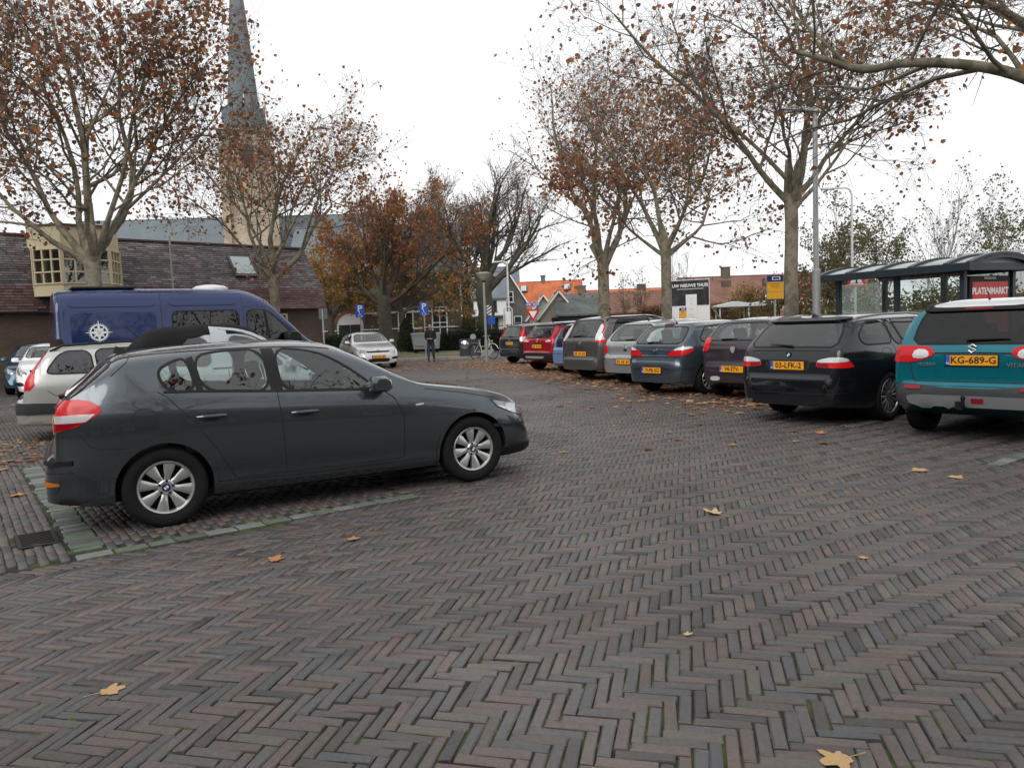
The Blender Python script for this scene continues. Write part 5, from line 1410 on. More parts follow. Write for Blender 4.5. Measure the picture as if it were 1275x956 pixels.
# ---------------------------------------------------------------- dark grey hatchback in the bay
def hero_car():
    p = paint('graphite', (0.066, 0.077, 0.088), 0.75, 0.26)
    sp = dict(wb=2.66, fo=.775, ro=.80, W=.872, wr=.316, paint=p, gap=.045, bot=.205, bot_r=.26, k=.34, lr=.62, lf=.80, endw=.58,
              top=[(-.80, .50), (-.79, .60), (-.735, .645), (-.72, .70), (-.705, .93), (-.665, 1.015), (-.30, 1.33), (-.22, 1.368), (.15, 1.405), (.7, 1.430), (1.15, 1.422), (1.50, 1.372), (2.10, 1.02), (2.24, .975),
                   (2.75, .905), (3.15, .80), (3.32, .71), (3.40, .58), (3.435, .42)],
              belt=[(-.80, .98), (-.3, 1.045), (.1, 1.045), (1, 1.0), (1.75, .955), (2.2, .915), (2.8, .80), (3.15, .66), (3.435, .36)],
              cabin=(-.42, 1.95),
              side_windows=[[(.0, 1.215), (.065, 1.065), (.265, 1.055), (.215, 1.30), (.12, 1.28)],
                            [(.325, 1.052), (.83, 1.012), (.80, 1.347), (.50, 1.345), (.275, 1.315)],
                            [(.94, 1.005), (1.73, .962), (1.60, 1.09), (1.36, 1.25), (1.18, 1.322), (.91, 1.347)]],
              rear_window=[(.71, 1.03), (.68, 1.15), (.60, 1.30)], windscreen=[(.62, 1.055), (.60, 1.15), (.53, 1.335)])
    c = Car('dark grey five-door hatchback with silver spoked wheel covers, alone in its stone-edged bay', 'car', (-3.20, 6.80), 29.6, sp)
    c.root.scale = (1.028, 1.028, 1.02)
    c.windows(); c.seats(1.12, .15, .44)
    # black surrounds: pillar between the doors, quarter divider
    pil = [(.84, 1.010), (.935, 1.004), (.905, 1.352), (.805, 1.352)]
    c.patch('door_pillar', pil, 'side', BLACKPL, .004, .05, .004, both=True, rnd=0)
    c.patch('quarter_divider', [(.27, 1.055), (.32, 1.05), (.268, 1.318), (.22, 1.305)], 'side', BLACKPL, .004, .05, .004, both=True, rnd=0)
    c.ribbon('belt_moulding', [(.03, 1.055), (.3, 1.045), (.9, 1.0), (1.75, .952)], 'side', BLACKPL, .018, .006, both=True)
    # doors
    X0, XB, XF, ZS = .30, .93, 1.965, .325
    for sg in (-1, 1):
        fd = c.split('door', [((XB, 0, 0), (1, 0, .03)), ((XF, 0, 0), (1, 0, 0)), ((0, 0, ZS), (0, 0, 1)), ((0, 0, 1.0), (.046, 0, 1))],
                     lambda q: q.x > XB - .03 * q.z and q.x < XF and q.z > ZS and q.z < 1.0 - .046 * q.x and q.y * sg > .45)
        rd = c.split('door', [((.44, 0, .33), (.80, 0, .60))],
                     lambda q: q.x < XB - .03 * q.z and (q.x - .44) * .80 + (q.z - .33) * .60 > 0 and q.z > ZS and q.z < 1.0 - .046 * q.x and q.y * sg > .45)
        if fd: c.handle(1.09, .815, None, parent=fd, sgs=(sg,))
        if rd: c.handle(.36, .845, None, parent=rd, sgs=(sg,))
    c.ribbon('door_seam', [(.885, 1.0), (.905, .7), (.925, .325), (1.2, .322), (1.962, .322), (1.968, .7), (1.90, .86), (1.80, .94)], 'side', SEAM, .008, both=True)
    c.ribbon('door_seam', [(-.01, 1.06), (.05, 1.02), (.24, .80), (.40, .56), (.50, .36), (.52, .325), (.925, .325)], 'side', SEAM, .008, both=True)
    c.ribbon('sill_line', [(.36, .315), (1.0, .29), (2.2, .285)], 'side', SEAM, .005, both=True)
    # crease and rear panel lines
    c.ribbon('bumper_seam', [(-.56, .80), (-.50, .70), (-.44, .665), (-.26, .655)], 'side', SEAM, .006, both=True)
    c.ribbon('boot_seam', [(-.17, 1.35), (-.20, 1.30), (-.32, 1.20)], 'side', SEAM, .008, both=True)
    for sg in (-1, 1):
        q = [(-.115 + .085 * math.cos(t), .865 + .078 * math.sin(t)) for t in np.linspace(0, 2 * math.pi, 25)[:-1]]
        if sg < 0: c.ribbon('fuel_flap_seam', q, 'side', SEAM, .006, sg=sg, closed=True)
    # rear lamps round the corner: red with a clear band
    for sg in (-1, 1):
        o = c.patch('tail_light', [(26, .97), (38, 1.03), (50, 1.045), (57.5, .965), (54, .90), (46, .82), (26, .775)], 'cr', RED, .006, .03, .02, sg, 1)
        c.patch('clear_band', [(27, .915), (48, .93), (54.5, .93), (51.5, .875), (27, .86)], 'cr', CLEARLENS, .0085, .03, .004, sg, 0, o)
        c.patch('dark_lens', [(27, .855), (47, .868), (50.5, .868), (44.5, .825), (27, .782)], 'cr', DARKRED, .0078, .03, .004, sg, 0, o)
        # headlamps
        o = c.patch('headlight', [(24, .66), (40, .68), (56, .735), (63, .765), (61, .70), (52, .625), (40, .58), (24, .575)], 'cf', HEADGLASS, .005, .03, .02, sg, 1)
        c.patch('indicator', [(50, .655), (58, .70), (61, .70), (53, .635)], 'cf', CLEARLENS, .008, .03, .004, sg, 0, o)
        c.ribbon('lamp_seam', [(24, .655), (40, .675), (56, .73), (64, .768), (62, .70), (52, .622), (40, .575), (24, .57)], 'cf', SEAM, .006, sg=sg, closed=True)
    # bumpers
    rb = c.split('rear_bumper', [((0, 0, .635), (0, 0, 1)), ((-.42, 0, 0), (1, 0, 0))], lambda q: q.z < .635 and q.x < -.42)
    c.ribbon('bumper_line', [(-46, .50), (-20, .49), (20, .49), (46, .50)], 'cr', SEAM, .006, .001)
    c.ribbon('rubbing_strip', [(-46, .575), (-30, .565), (0, .563), (30, .565), (46, .575)], 'cr', BLACKPL, .035, .012)
    c.ribbon('rubbing_strip', [(38, .50), (55, .505), (66, .53)], 'cf', BLACKPL, .03, .012, both=True)
    c.patch('reflector', [(22, .395), (40, .395), (40, .43), (22, .43)], 'cr', mat('amber_lens', (.5, .14, .01), .3), .012, .04, .004, both=True)
    fb = c.patch('front_bumper', [(-60, .215), (0, .215), (60, .215), (60, .30), (0, .31), (-60, .30)], 'cf', BLACKPL, .014, .06, .03, rnd=0)
    c.patch('radiator_grille', [(.04, .58), (.20, .585), (.24, .65), (.19, .69), (.05, .685)], 'front', BLACKPL, .006, .03, .01, both=False)
    c.patch('radiator_grille', [(-.04, .58), (-.20, .585), (-.24, .65), (-.19, .69), (-.05, .685)], 'front', BLACKPL, .006, .03, .01)
    c.patch('air_intake', [(-.5, .32), (.5, .32), (.45, .44), (-.45, .44)], 'front', BLACKPL, .016, .05, .01)
    c.patch('side_repeater', [(2.085, .778), (2.165, .783), (2.168, .800), (2.09, .797)], 'side', CLEARLENS, .006, .03, .006, both=True)
    c.ribbon('bonnet_seam', [(2.2, .925), (2.6, .855), (2.95, .775)], 'side', SEAM, .006, both=True)
    # wheel arch lips
    for wx in (0, 2.66):
        ra = .316 + .052
        arc = [(wx + ra * math.cos(R(t)), .316 + ra * math.sin(R(t))) for t in range(-8, 189, 7)]
        c.ribbon('arch_lip', arc, 'side', p, .03, .010, both=True, depth=.02)
    sill = c.patch('sill', [(.36, .215), (2.27, .215), (2.29, .275), (.36, .285)], 'side', p, .012, .06, .02, both=True, rnd=0)
    c.mirror(1.74, .955, p)
    c.plate(None, .80, True)
    c.roundel(c.root, c.proj((0, .93), 'rear')[0] + Vector((-.006, 0, 0)), (0, -1, 0), (0, 0, 1), .04)
    c.wiper(0, 1.02, -.32, 4)
    # roof trim and spoiler lip, antenna fin
    c.ribbon('roof_moulding', [(-.3, .585), (.3, .60), (.9, .605), (1.4, .60)], 'top', BLACKPL, .012, .003)
    c.ribbon('roof_moulding', [(-.3, -.585), (.3, -.60), (.9, -.605), (1.4, -.60)], 'top', BLACKPL, .012, .003)
    q, n = c.proj((-.18, 0), 'top')
    MB().add([q + Vector(v) for v in ((-.08, -.03, -.01), (.09, -.012, -.005), (.09, .012, -.005), (-.08, .03, -.01), (-.06, 0, .055))], [(0, 1, 2, 3), (0, 4, 1), (1, 4, 2), (2, 4, 3), (3, 4, 0)]).build('antenna', BLACKPL, c.root)
    # wiper cowl
    c.patch('wiper_cowl', [(2.08, -.62), (2.08, .62), (2.20, .58), (2.24, 0), (2.20, -.58)], 'top', BLACKPL, .004, .06, .01)
    c.wheels(.316, .195, 8, 'paddle', ALLOY, .207, emblem=lambda e, q, ex, ey, r: c.roundel(e, q, ex, ey, r))
    # floor pan so light does not leak through
    MB().box((1.3, 0, .215), (2.0, 1.5, .06)).build('floor_pan', WELL, c.root)
    MB().box((1.9, 0, .80), (.35, 1.35, .22)).build('dashboard', CABIN, c.root, bevel=.05)
    return c
hero_car()
# ---------------------------------------------------------------- the other cars
def hatch(wb, fo, ro, W, H, wr, p, zb=.98, tin=.06, rin=.42, wst=None, wsb=None, hz=.98, bump=.62, bin_=.05, **kw):
    """outline of a hatchback or estate from a few dimensions; zb = foot of the rear window"""
    xr, xf = -ro, wb + fo
    wst = wst if wst is not None else wb * .56; wsb = wsb if wsb is not None else wb * .82
    d = dict(wb=wb, fo=fo, ro=ro, W=W, wr=wr, paint=p, gap=.05, bot=.21, bot_r=.29, k=.30, lr=.5, lf=.8, endw=.68,
             top=[(xr, bump - .14), (xr + .012, bump - .03), (xr + bin_, bump), (xr + bin_ + .012, bump + .06), (xr + tin + .01, zb - .08), (xr + tin + .045, zb), (xr + rin, H - .085), (xr + rin + .08, H - .05),
                  (xr + rin + .5, H - .015), (wb * .40, H), (wst - .22, H - .015), (wst, H - .075), (wsb, hz + .03), (wsb + .14, hz), (xf - .55, hz - .09), (xf - .24, hz - .19), (xf - .09, hz - .33), (xf - .02, .52), (xf, .40)],
             belt=[(xr, zb - .03), (-.1, zb + .005), (wb * .5, zb - .04), (wsb - .3, zb - .07), (wsb + .1, hz - .06), (xf - .6, hz - .17), (xf - .25, hz - .30), (xf, .32)],
             cabin=(xr + max(rin - .06, .34), wsb - .1),
             rear_window=[(W * .72, zb + .02), (W * .68, (zb + H) / 2), (W * .60, H - .11)], windscreen=[(W * .74, hz + .09), (W * .70, hz + .2), (W * .62, H - .10)])
    xq = xr + rin * .75 + .18
    zt = H - .105
    bl = lambda x: float(np.interp(x, [-.1, wb * .5, wsb - .3], [zb + .005, zb - .04, zb - .07])) + .025
    xb = wb * .36
    d['side_windows'] = [[(xq, zb + .10), (xq + .10, bl(0) + .005), (xb - .05, bl(xb)), (xb - .07, zt), (xq + .22, zt - .03)],
                         [(xb + .05, bl(xb)), (wsb - .34, bl(wsb - .34)), (wsb - .52, zb + .17), (wst - .06, zt - .05), (wst - .3, zt + .005), (xb + .03, zt + .005)]]
    d.update(kw)
    return d
def kit(c, sp, plate_txt, plate_z, wheel=(8, 'five', None), glass_rear=None, glass_side=None, lower=None, lower_z=.45, mirrors=True, seats=True, detail=True):
    c.windows(glass_side or GLASS, glass_rear or GLASS)
    if seats: c.seats(z=.5)
    wb = sp['wb']
    W = c.W
    if lower:
        b0 = c.bot(c.xr) + .01
        c.patch('rear_bumper', [(-46, b0), (-20, b0 - .01), (20, b0 - .01), (46, b0), (46, lower_z), (20, lower_z + .01), (-20, lower_z + .01), (-46, lower_z)], 'cr', lower, .010, .07, .02, rnd=0)
    if plate_txt: c.plate(plate_txt, plate_z, True, sx=.92)
    c.wheels(sp['wr'], sp.get('tw', .2), wheel[0], wheel[1], wheel[2] or ALLOY, sp['wr'] * .655)
    if mirrors: c.mirror(sp.get('mx', wb * .70), sp.get('mz', 1.0), c.paint)
    MB().box((wb / 2, 0, .23), (wb - .75, W * 1.7, .06)).build('floor_pan', WELL, c.root)
    MB().box((wb * .72, 0, .82), (.32, W * 1.5, .2)).build('dashboard', CABIN, c.root, bevel=.05)
    if detail:
        H = max(c.tz)
        xB = wb * .36 + .0; xF = wb * .74; x0 = .34
        zb_ = c.belt(xB)
        c.ribbon('door_seam', [(xB, H - .12), (xB + .02, .34), (xF, .34), (xF + .03, .7), (xF - .02, c.belt(xF))], 'side', SEAM, .008, both=True)
        c.ribbon('door_seam', [(-.02, zb_ + .02), (.16, .78), (.40, .42), (.46, .34), (xB + .02, .34)], 'side', SEAM, .008, both=True)
        c.handle(xB + .22, zb_ - .14, recess=False); c.handle(.30, zb_ - .13, recess=False)
def tailgate_lines(c, w0, w1, z0, z1, mode='rear'):
    c.ribbon('boot_seam', [(-w1, z1), (-w0, z0), (w0, z0), (w1, z1)], mode, SEAM, .010, .002)
def at_left(P, hd, W):
    return rear_axle_from_left(P, hd, W)
ROW = 'cars parked nose-in along the plane trees'

def suzuki():
    p = paint('turquoise', (0.0, .135, .175), .5, .3)
    sil = paint('pale_silver', (.62, .64, .65), .3, .3)
    sp = hatch(2.50, .88, .79, .885, 1.60, .345, p, zb=1.08, tin=.10, rin=.36, hz=1.05, bump=.64, bin_=.07, bot=.25, bot_r=.40, tw=.215, endw=.74, lr=.42, k=.24, gap=.06)
    hd = 41.0
    c = Car('turquoise compact off-roader with pale silver roof and tow bar, beside the black estate', 'car', at_left((5.07, 9.66), hd, .885), hd, sp, group=ROW)
    dk = glass('dark_rear_glass', (.10, .11, .12), 0, .45)
    kit(c, sp, None, 0, (10, 'multi', STEELW), dk, GLASSD, lower=None, detail=True)
    c.plate('KG-689-G', .915, True, sx=1.0, off=.016)
    # roof skin in a second colour
    c.patch('roof', [(-.26, -.56), (.0, -.64), (1.2, -.64), (1.36, -.52), (1.40, 0), (1.36, .52), (1.2, .64), (.0, .64), (-.26, .56), (-.30, 0)], 'top', sil, .006, .08, .02)
    for sg in (-1, 1):
        pts = [c.proj((x, sg * .62), 'top')[0] + Vector((0, 0, .045 if -.2 < x < 1.15 else .0)) for x in (-.3, -.18, .2, .7, 1.1, 1.2)]
        MB().tube(pts, .016, 8).build('roof_rail', BLACKPL, c.root, True)
    c.patch('spoiler', [(-.57, 1.455), (.57, 1.455), (.59, 1.495), (-.59, 1.495)], 'rear', BLACKPL, .03, .06, .05)
    c.patch('roof_edge', [(-.52, 1.497), (.52, 1.497), (.46, 1.575), (-.46, 1.575)], 'rear', sil, .022, .06, .04)
    c.patch('brake_light', [(-.14, 1.465), (.14, 1.465), (.14, 1.485), (-.14, 1.485)], 'rear', DARKRED, .034, .04, .01, rnd=0)
    low = c.patch('rear_bumper', [(-50, .41), (-20, .40), (20, .40), (50, .41), (50, .665), (38, .64), (15, .605), (-15, .605), (-38, .64), (-50, .665)], 'cr', GREYPL, .012, .05, .03, rnd=0)
    c.patch('skid_plate', [(-.60, .40), (.60, .40), (.66, .50), (.58, .525), (-.58, .525), (-.66, .50)], 'rear', mat('satin_grey', (.13, .13, .135), .45), .028, .05, .03, rnd=1)
    for sg in (-1, 1):
        o = c.patch('tail_light', [(24, .975), (27, 1.06), (40, 1.085), (48, 1.06), (49, .93), (44, .89), (34, .895)], 'cr', RED, .014, .03, .025, sg, 1)
        c.patch('clear_lens', [(27.5, .955), (29, 1.03), (36, 1.04), (37, .945), (33, .93)], 'cr', CLEARLENS, .018, .03, .006, sg, 1, o)
        c.patch('reflector', [(sg * .50, .585), (sg * .68, .585), (sg * .68, .615), (sg * .50, .615)], 'rear', DARKRED, .022, .04, .01, rnd=0)
    c.patch('plate_recess', [(-.34, .84), (.34, .84), (.37, .985), (-.37, .985)], 'rear', p, .003, .06, .004, rnd=1)
    c.ribbon('tailgate_crease', [(-.42, .992), (0, .998), (.42, .992)], 'rear', SEAM, .016, .003)
    tailgate_lines(c, .60, .655, .675, .90)
    # S-shaped emblem
    q = c.proj((0, 1.045), 'rear')[0]
    S1 = [(.045, .012), (.045, .022), (.002, .05), (-.045, .02), (-.045, .010), (-.02, -.006), (.018, -.006), (-.002, .006), (-.022, .02), (.0, .034), (.02, .02)]
    mb = MB(); M_ = frame_mtx(q + Vector((-.012, 0, 0)), (0, -1, 0), (0, 0, 1))
    bars = [((-.038, .018), (.004, .046)), ((.004, .046), (.040, .020)), ((-.038, .018), (.036, -.018)), ((.036, -.018), (-.004, -.046)), ((-.004, -.046), (-.040, -.020))]
    for a, b in bars: mb.tube([M_ @ Vector((a[0], a[1], 0)), M_ @ Vector((b[0], b[1], 0))], .009, 6)
    mb.build('emblem', CHROME, c.root)
    for t, y, sz in (('SUZUKI', .47, .05), ('VITARA', -.46, .062)):
        q = c.proj((y, .865), 'rear')[0]
        text_obj('lettering', t, sz, CHROME, c.root, frame_mtx((q.x - .010, y, .865), (0, -1, 0), (0, 0, 1)), 1.1, .004)
    c.wiper(.06, 1.135, -.42, 1)
    c.antenna(-.12, .26)
    # tow bar
    q = c.proj((0, .5), 'rear')[0]
    mb = MB(); mb.tube([(q.x + .05, .02, .40), (q.x - .07, .02, .40), (q.x - .10, .02, .44), (q.x - .10, .02, .49)], .018, 8)
    mb.lathe([(0, -.03), (.02, -.02), (.027, 0), (.02, .02), (0, .03)], 12, Matrix.Translation((q.x - .10, .02, .51)))
    mb.box((q.x - .03, .08, .43), (.05, .07, .07)); mb.build('tow_bar', BLACKPL, c.root, True)
    c.patch('fog_light', [(-.16, .45), (-.04, .45), (-.04, .50), (-.16, .50)], 'rear', DARKRED, .036, .04, .01, rnd=0)
    for wx in (0, 2.5):
        ra = .345 + .075
        c.ribbon('arch_cladding', [(wx + ra * math.cos(R(t)), .345 + ra * math.sin(R(t))) for t in range(-14, 195, 8)], 'side', GREYPL, .07, .012, both=True, depth=.03)

def black_estate():
    p = paint('black', (.006, .007, .009), .1, .25)
    sp = hatch(2.886, .83, 1.12, .92, 1.49, .335, p, zb=1.03, tin=.09, rin=.52, hz=1.0, bump=.66, bin_=.045, bot=.19, bot_r=.26, tw=.23, endw=.60, lr=.85, wst=1.62, wsb=2.40, gap=.04)
    sp['side_windows'] = [[(-.62, 1.20), (-.56, 1.065), (.14, 1.06), (.05, 1.375), (-.36, 1.355)], [(.20, 1.055), (.42, 1.05), (.24, 1.378), (.10, 1.378)],
                          [(.47, 1.05), (1.06, 1.03), (1.03, 1.385), (.29, 1.385)], [(1.14, 1.025), (2.08, .985), (1.86, 1.15), (1.58, 1.33), (1.40, 1.38), (1.11, 1.385)]]
    hd = 36.0
    c = Car('black estate car with quartered round emblem and spoked alloy wheels, fourth bay strip', 'car', at_left((4.14, 11.99), hd, .92), hd, sp, group=ROW)
    c.root['label'] = 'black estate car with silver roof rails, beside the turquoise car'
    dk = glass('dark_estate_glass', (.12, .13, .14))
    c.windows([GLASSD, GLASSD, GLASSD, GLASS], dk); c.seats(z=.42)
    c.plate('03-LFK-2', .80, True, off=.016)
    c.roundel(c.root, c.proj((0, .945), 'rear')[0] + Vector((-.008, 0, 0)), (0, -1, 0), (0, 0, 1), .042)
    c.patch('plate_recess', [(-.32, .72), (.32, .72), (.36, .875), (-.36, .875)], 'rear', SEAM, .002, .06, .004, rnd=1)
    for sg in (-1, 1):
        o = c.patch('tail_light', [(26, .775), (27, .875), (38, .915), (46, .90), (52, .80), (51, .775)], 'cr', RED, .008, .03, .02, sg, 1)
        c.patch('clear_lens', [(27, .845), (28, .88), (38, .92), (46, .905), (49, .86), (38, .845)], 'cr', CLEARLENS, .011, .03, .005, sg, 1, o)
        c.patch('dark_lens', [(27, .78), (35, .78), (35, .835), (27.5, .84)], 'cr', DARKRED, .010, .03, .005, sg, 0, o)
        pts = []
        for x, dz in ((-.55, .0), (-.42, .045), (.2, .055), (.9, .055), (1.25, .04), (1.38, .0)):
            pts.append(c.proj((x, sg * .66), 'top')[0] + Vector((0, 0, dz)))
        MB().tube(pts, .016, 8).build('roof_rail', STEELW, c.root, True)
    c.patch('spoiler', [(-.58, 1.375), (.58, 1.375), (.60, 1.415), (-.60, 1.415)], 'rear', p, .035, .06, .05)
    tailgate_lines(c, .64, .70, .69, .80)
    c.ribbon('tailgate_crease', [(-.60, 1.0), (0, 1.005), (.60, 1.0)], 'rear', SEAM, .014, .003)
    c.ribbon('rubbing_strip', [(-50, .615), (-25, .60), (0, .598), (25, .60), (50, .615)], 'cr', p, .03, .012)
    c.ribbon('bumper_line', [(-48, .44), (-20, .43), (20, .43), (48, .44)], 'cr', SEAM, .01, .002)
    c.wiper(-.02, 1.05, .36, 4)
    for y in (.56, .64):
        q = c.proj((y, .35), 'rear')[0]
        MB().tube([(q.x + .1, y, .295), (q.x - .02, y, .29)], .033, 12).build('exhaust_pipe', STEELW, c.root, True)
    c.wheels(.335, .235, 14, 'multi', STEELW, .24)
    c.mirror(2.05, 1.0, p)
    for x in (.30, 1.30): c.handle(x, .90, recess=False)
    c.ribbon('door_seam', [(1.09, 1.38), (1.12, .33), (2.22, .33), (2.24, .7), (2.12, .97)], 'side', SEAM, .008, both=True)
    c.ribbon('door_seam', [(.12, 1.05), (.18, .86), (.40, .52), (.50, .33), (1.12, .33)], 'side', SEAM, .008, both=True)
    c.ribbon('fuel_flap_seam', [(-.20, .87), (.03, .87), (.02, 1.0), (-.21, 1.0)], 'side', SEAM, .006, sg=-1, closed=True, rnd=1)
    MB().box((1.4, 0, .22), (2.2, 1.5, .06)).build('floor_pan', WELL, c.root)
    q, n = c.proj((-.35, 0), 'top')
    MB().add([q + Vector(v) for v in ((-.08, -.03, -.01), (.09, -.012, -.005), (.09, .012, -.005), (-.08, .03, -.01), (-.06, 0, .055))], [(0, 1, 2, 3), (0, 4, 1), (1, 4, 2), (2, 4, 3), (3, 4, 0)]).build('antenna', BLACKPL, c.root)

def ring_emblem(c, z, r=.045, kind='bolt'):
    q = c.proj((0, z), 'rear')[0]; M_ = frame_mtx(q + Vector((-.010, 0, 0)), (0, -1, 0), (0, 0, 1))
    mb = MB()
    if kind == 'bolt':
        mb.lathe([(r, -.004), (r, .006), (r * .8, .006), (r * .8, -.004)], 20, M_, close=True)
        mb.tube([M_ @ Vector((-r * 1.15, .006, 0)), M_ @ Vector((.012, .006, .004)), M_ @ Vector((-.012, -.006, .004)), M_ @ Vector((r * 1.15, -.006, 0))], .006, 6)
    elif kind == 'diamond':
        P = [(0, r * 1.3), (r * .75, 0), (0, -r * 1.3), (-r * .75, 0)]
        for i in range(4):
            a, b = P[i], P[(i + 1) % 4]
            mb.tube([M_ @ Vector((a[0], a[1], 0)), M_ @ Vector((b[0], b[1], 0))], .010, 6)
    elif kind == 'shield':
        mb.prism(chaikin([(-r, r * .8), (-r * .75, -r * .2), (-r * .3, -r), (r * .3, -r), (r * .75, -r * .2), (r, r * .8)], 1), 0, .012, M_)
    else:
        mb.prism(chaikin([(-r * .5, -r), (-r * .2, -r * .1), (-r * .6, r * .4), (-.1 * r, r), (r * .5, r * .7), (r * .2, 0), (r * .7, -r * .8), (0, -r * .4)], 1), 0, .008, M_)
    return mb.build('emblem', CHROME, c.root, True)

def plum_hatch():
    p = paint('plum', (.042, .030, .036), .35, .35)
    sp = hatch(2.42, .72, .63, .845, 1.49, .30, p, zb=1.06, tin=.05, rin=.40, bump=.66, bin_=.03, bot_r=.33, tw=.18, endw=.62, lr=.5)
    hd = 34.0
    c = Car('dark plum small hatchback with high red tail lights, beside the black estate', 'car', at_left((3.98, 14.75), hd, .845), hd, sp, group=ROW)
    kit(c, sp, '94-STV-', .57, (8, 'five', ALLOY))
    for sg in (-1, 1): c.patch('tail_light', [(31, .90), (33, 1.10), (40, 1.14), (47, 1.05), (46, .93), (38, .87)], 'cr', RED, .012, .03, .02, sg, 1)
    ring_emblem(c, .92, .065, 'shield')
    tailgate_lines(c, .60, .64, .70, .92)
    c.wiper(.28, 1.085, -.36, 2)
    c.patch('fog_light', [(.26, .36), (.48, .35), (.48, .43), (.28, .44)], 'rear', CLEARLENS, .01, .04, .01)
    c.antenna(.5, .2)

def blue_grey_hatch():
    p = paint('blue_grey', (.075, .094, .118), .7, .28)
    sp = hatch(2.614, .90, .74, .875, 1.455, .318, p, zb=1.0, tin=.10, rin=.50, bump=.70, bin_=.09, bot_r=.26, tw=.2, endw=.56, lr=.8)
    hd = 34.0
    c = Car('blue-grey hatchback with chrome strip and round bolt emblem on its tailgate', 'car', at_left((2.92, 16.43), hd, .875), hd, sp, group=ROW)
    kit(c, sp, '19-PB-XG', .50, (10, 'multi', ALLOY), lower=None)
    for sg in (-1, 1):
        o = c.patch('tail_light', [(22, .775), (26, .86), (36, .945), (50, .96), (54, .90), (44, .80), (32, .775)], 'cr', RED, .010, .03, .02, sg, 1)
        c.patch('clear_lens', [(30, .885), (36, .95), (50, .965), (53.5, .93), (44, .905)], 'cr', CLEARLENS, .013, .03, .006, sg, 1, o)
    ring_emblem(c, .90, .052)
    c.ribbon('chrome_strip', [(-.46, .79), (0, .785), (.46, .79)], 'rear', CHROME, .022, .010)
    tailgate_lines(c, .50, .56, .70, .80)
    c.ribbon('rubbing_strip', [(-50, .565), (-30, .55), (-18, .55)], 'cr', p, .035, .014); c.ribbon('rubbing_strip', [(50, .565), (30, .55), (18, .55)], 'cr', p, .035, .014)
    c.wiper(.22, 1.03, -.34, 3); c.antenna(.0, .18)
    c.patch('brake_light', [(-.12, 1.375), (.12, 1.375), (.12, 1.39), (-.12, 1.39)], 'rear', DARKRED, .02, .04, .01, rnd=0)

def silver_hatch():
    p = paint('silver', (.40, .42, .41), .75, .28)
    sp = hatch(2.608, .85, .76, .875, 1.51, .31, p, zb=1.02, tin=.09, rin=.46, bump=.70, bin_=.07, bot_r=.30, tw=.19, endw=.64, lr=.5)
    hd = 33.0
    c = Car('silver hatchback with lion-like emblem on its tailgate, beside the blue-grey hatchback', 'car', at_left((2.75, 18.95), hd, .875), hd, sp, group=ROW)
    kit(c, sp, '#', .56, (8, 'five', ALLOY))
    for sg in (-1, 1): c.patch('tail_light', [(36, .74), (36, .92), (44, .98), (50, .93), (50, .76), (43, .72)], 'cr', RED, .010, .03, .02, sg, 1)
    ring_emblem(c, .92, .05, 'beast')
    c.patch('boot_release', [(-.06, .80), (.06, .80), (.05, .85), (-.05, .85)], 'rear', BLACKPL, .008, .03, .01)
    tailgate_lines(c, .56, .60, .72, .95)
    c.ribbon('rubbing_strip', [(-52, .665), (-25, .655), (0, .652), (25, .655), (52, .665)], 'cr', p, .05, .014)
    c.wiper(.0, 1.05, -.36, 2); c.antenna(.1, .2)

def grey_mpv():
    p = paint('warm_grey', (.125, .12, .118), .7, .3)
    sp = hatch(2.77, .86, .93, .92, 1.66, .325, p, zb=1.10, tin=.06, rin=.40, bump=.60, bin_=.04, hz=1.05, bot_r=.30, tw=.205, endw=.62, lr=.75, k=.24)
    hd = 33.0
    c = Car('warm grey people carrier with white boomerang tail lights and diamond emblem', 'car', at_left((2.02, 21.1), hd, .92), hd, sp, group=ROW)
    kit(c, sp, '#', .70, (10, 'multi', ALLOY), glass('mpv_rear_glass', (.22, .25, .25)), GLASSD)
    for sg in (-1, 1):
        o = c.patch('tail_light', [(37, 1.00), (34, 1.12), (41, 1.40), (45, 1.46), (49, 1.40), (45, 1.22), (49, 1.06), (48, .98)], 'cr', CLEARLENS, .012, .03, .02, sg, 1)
        c.patch('red_lens', [(36.5, .98), (36.5, 1.035), (49, 1.055), (48.5, .975)], 'cr', RED, .016, .03, .006, sg, 0, o)
        c.ribbon('red_edge', [(45.5, 1.45), (48.5, 1.39), (45, 1.22), (48.5, 1.07)], 'cr', RED, .03, .018, sg, parent=o)
    ring_emblem(c, .985, .045, 'diamond')
    tailgate_lines(c, .60, .64, .60, .92); c.ribbon('boot_seam', [(-.58, .805), (0, .80), (.58, .805)], 'rear', SEAM, .008, .002)
    q = c.proj((0, .86), 'rear')[0]; mb = MB(); [mb.box((q.x - .008, (k - 2.5) * .06, .865), (.006, .035, .035)) for k in range(6)]; mb.build('badge_letters', CHROME, c.root)
    c.wiper(.30, 1.14, -.40, 3); c.antenna(.2, .2)
    for sg in (-1, 1): MB().tube([c.proj((x, sg * .64), 'top')[0] + Vector((0, 0, dz)) for x, dz in ((-.5, 0), (-.4, .045), (.8, .05), (1.3, .0))], .016, 8).build('roof_rail', BLACKPL, c.root, True)

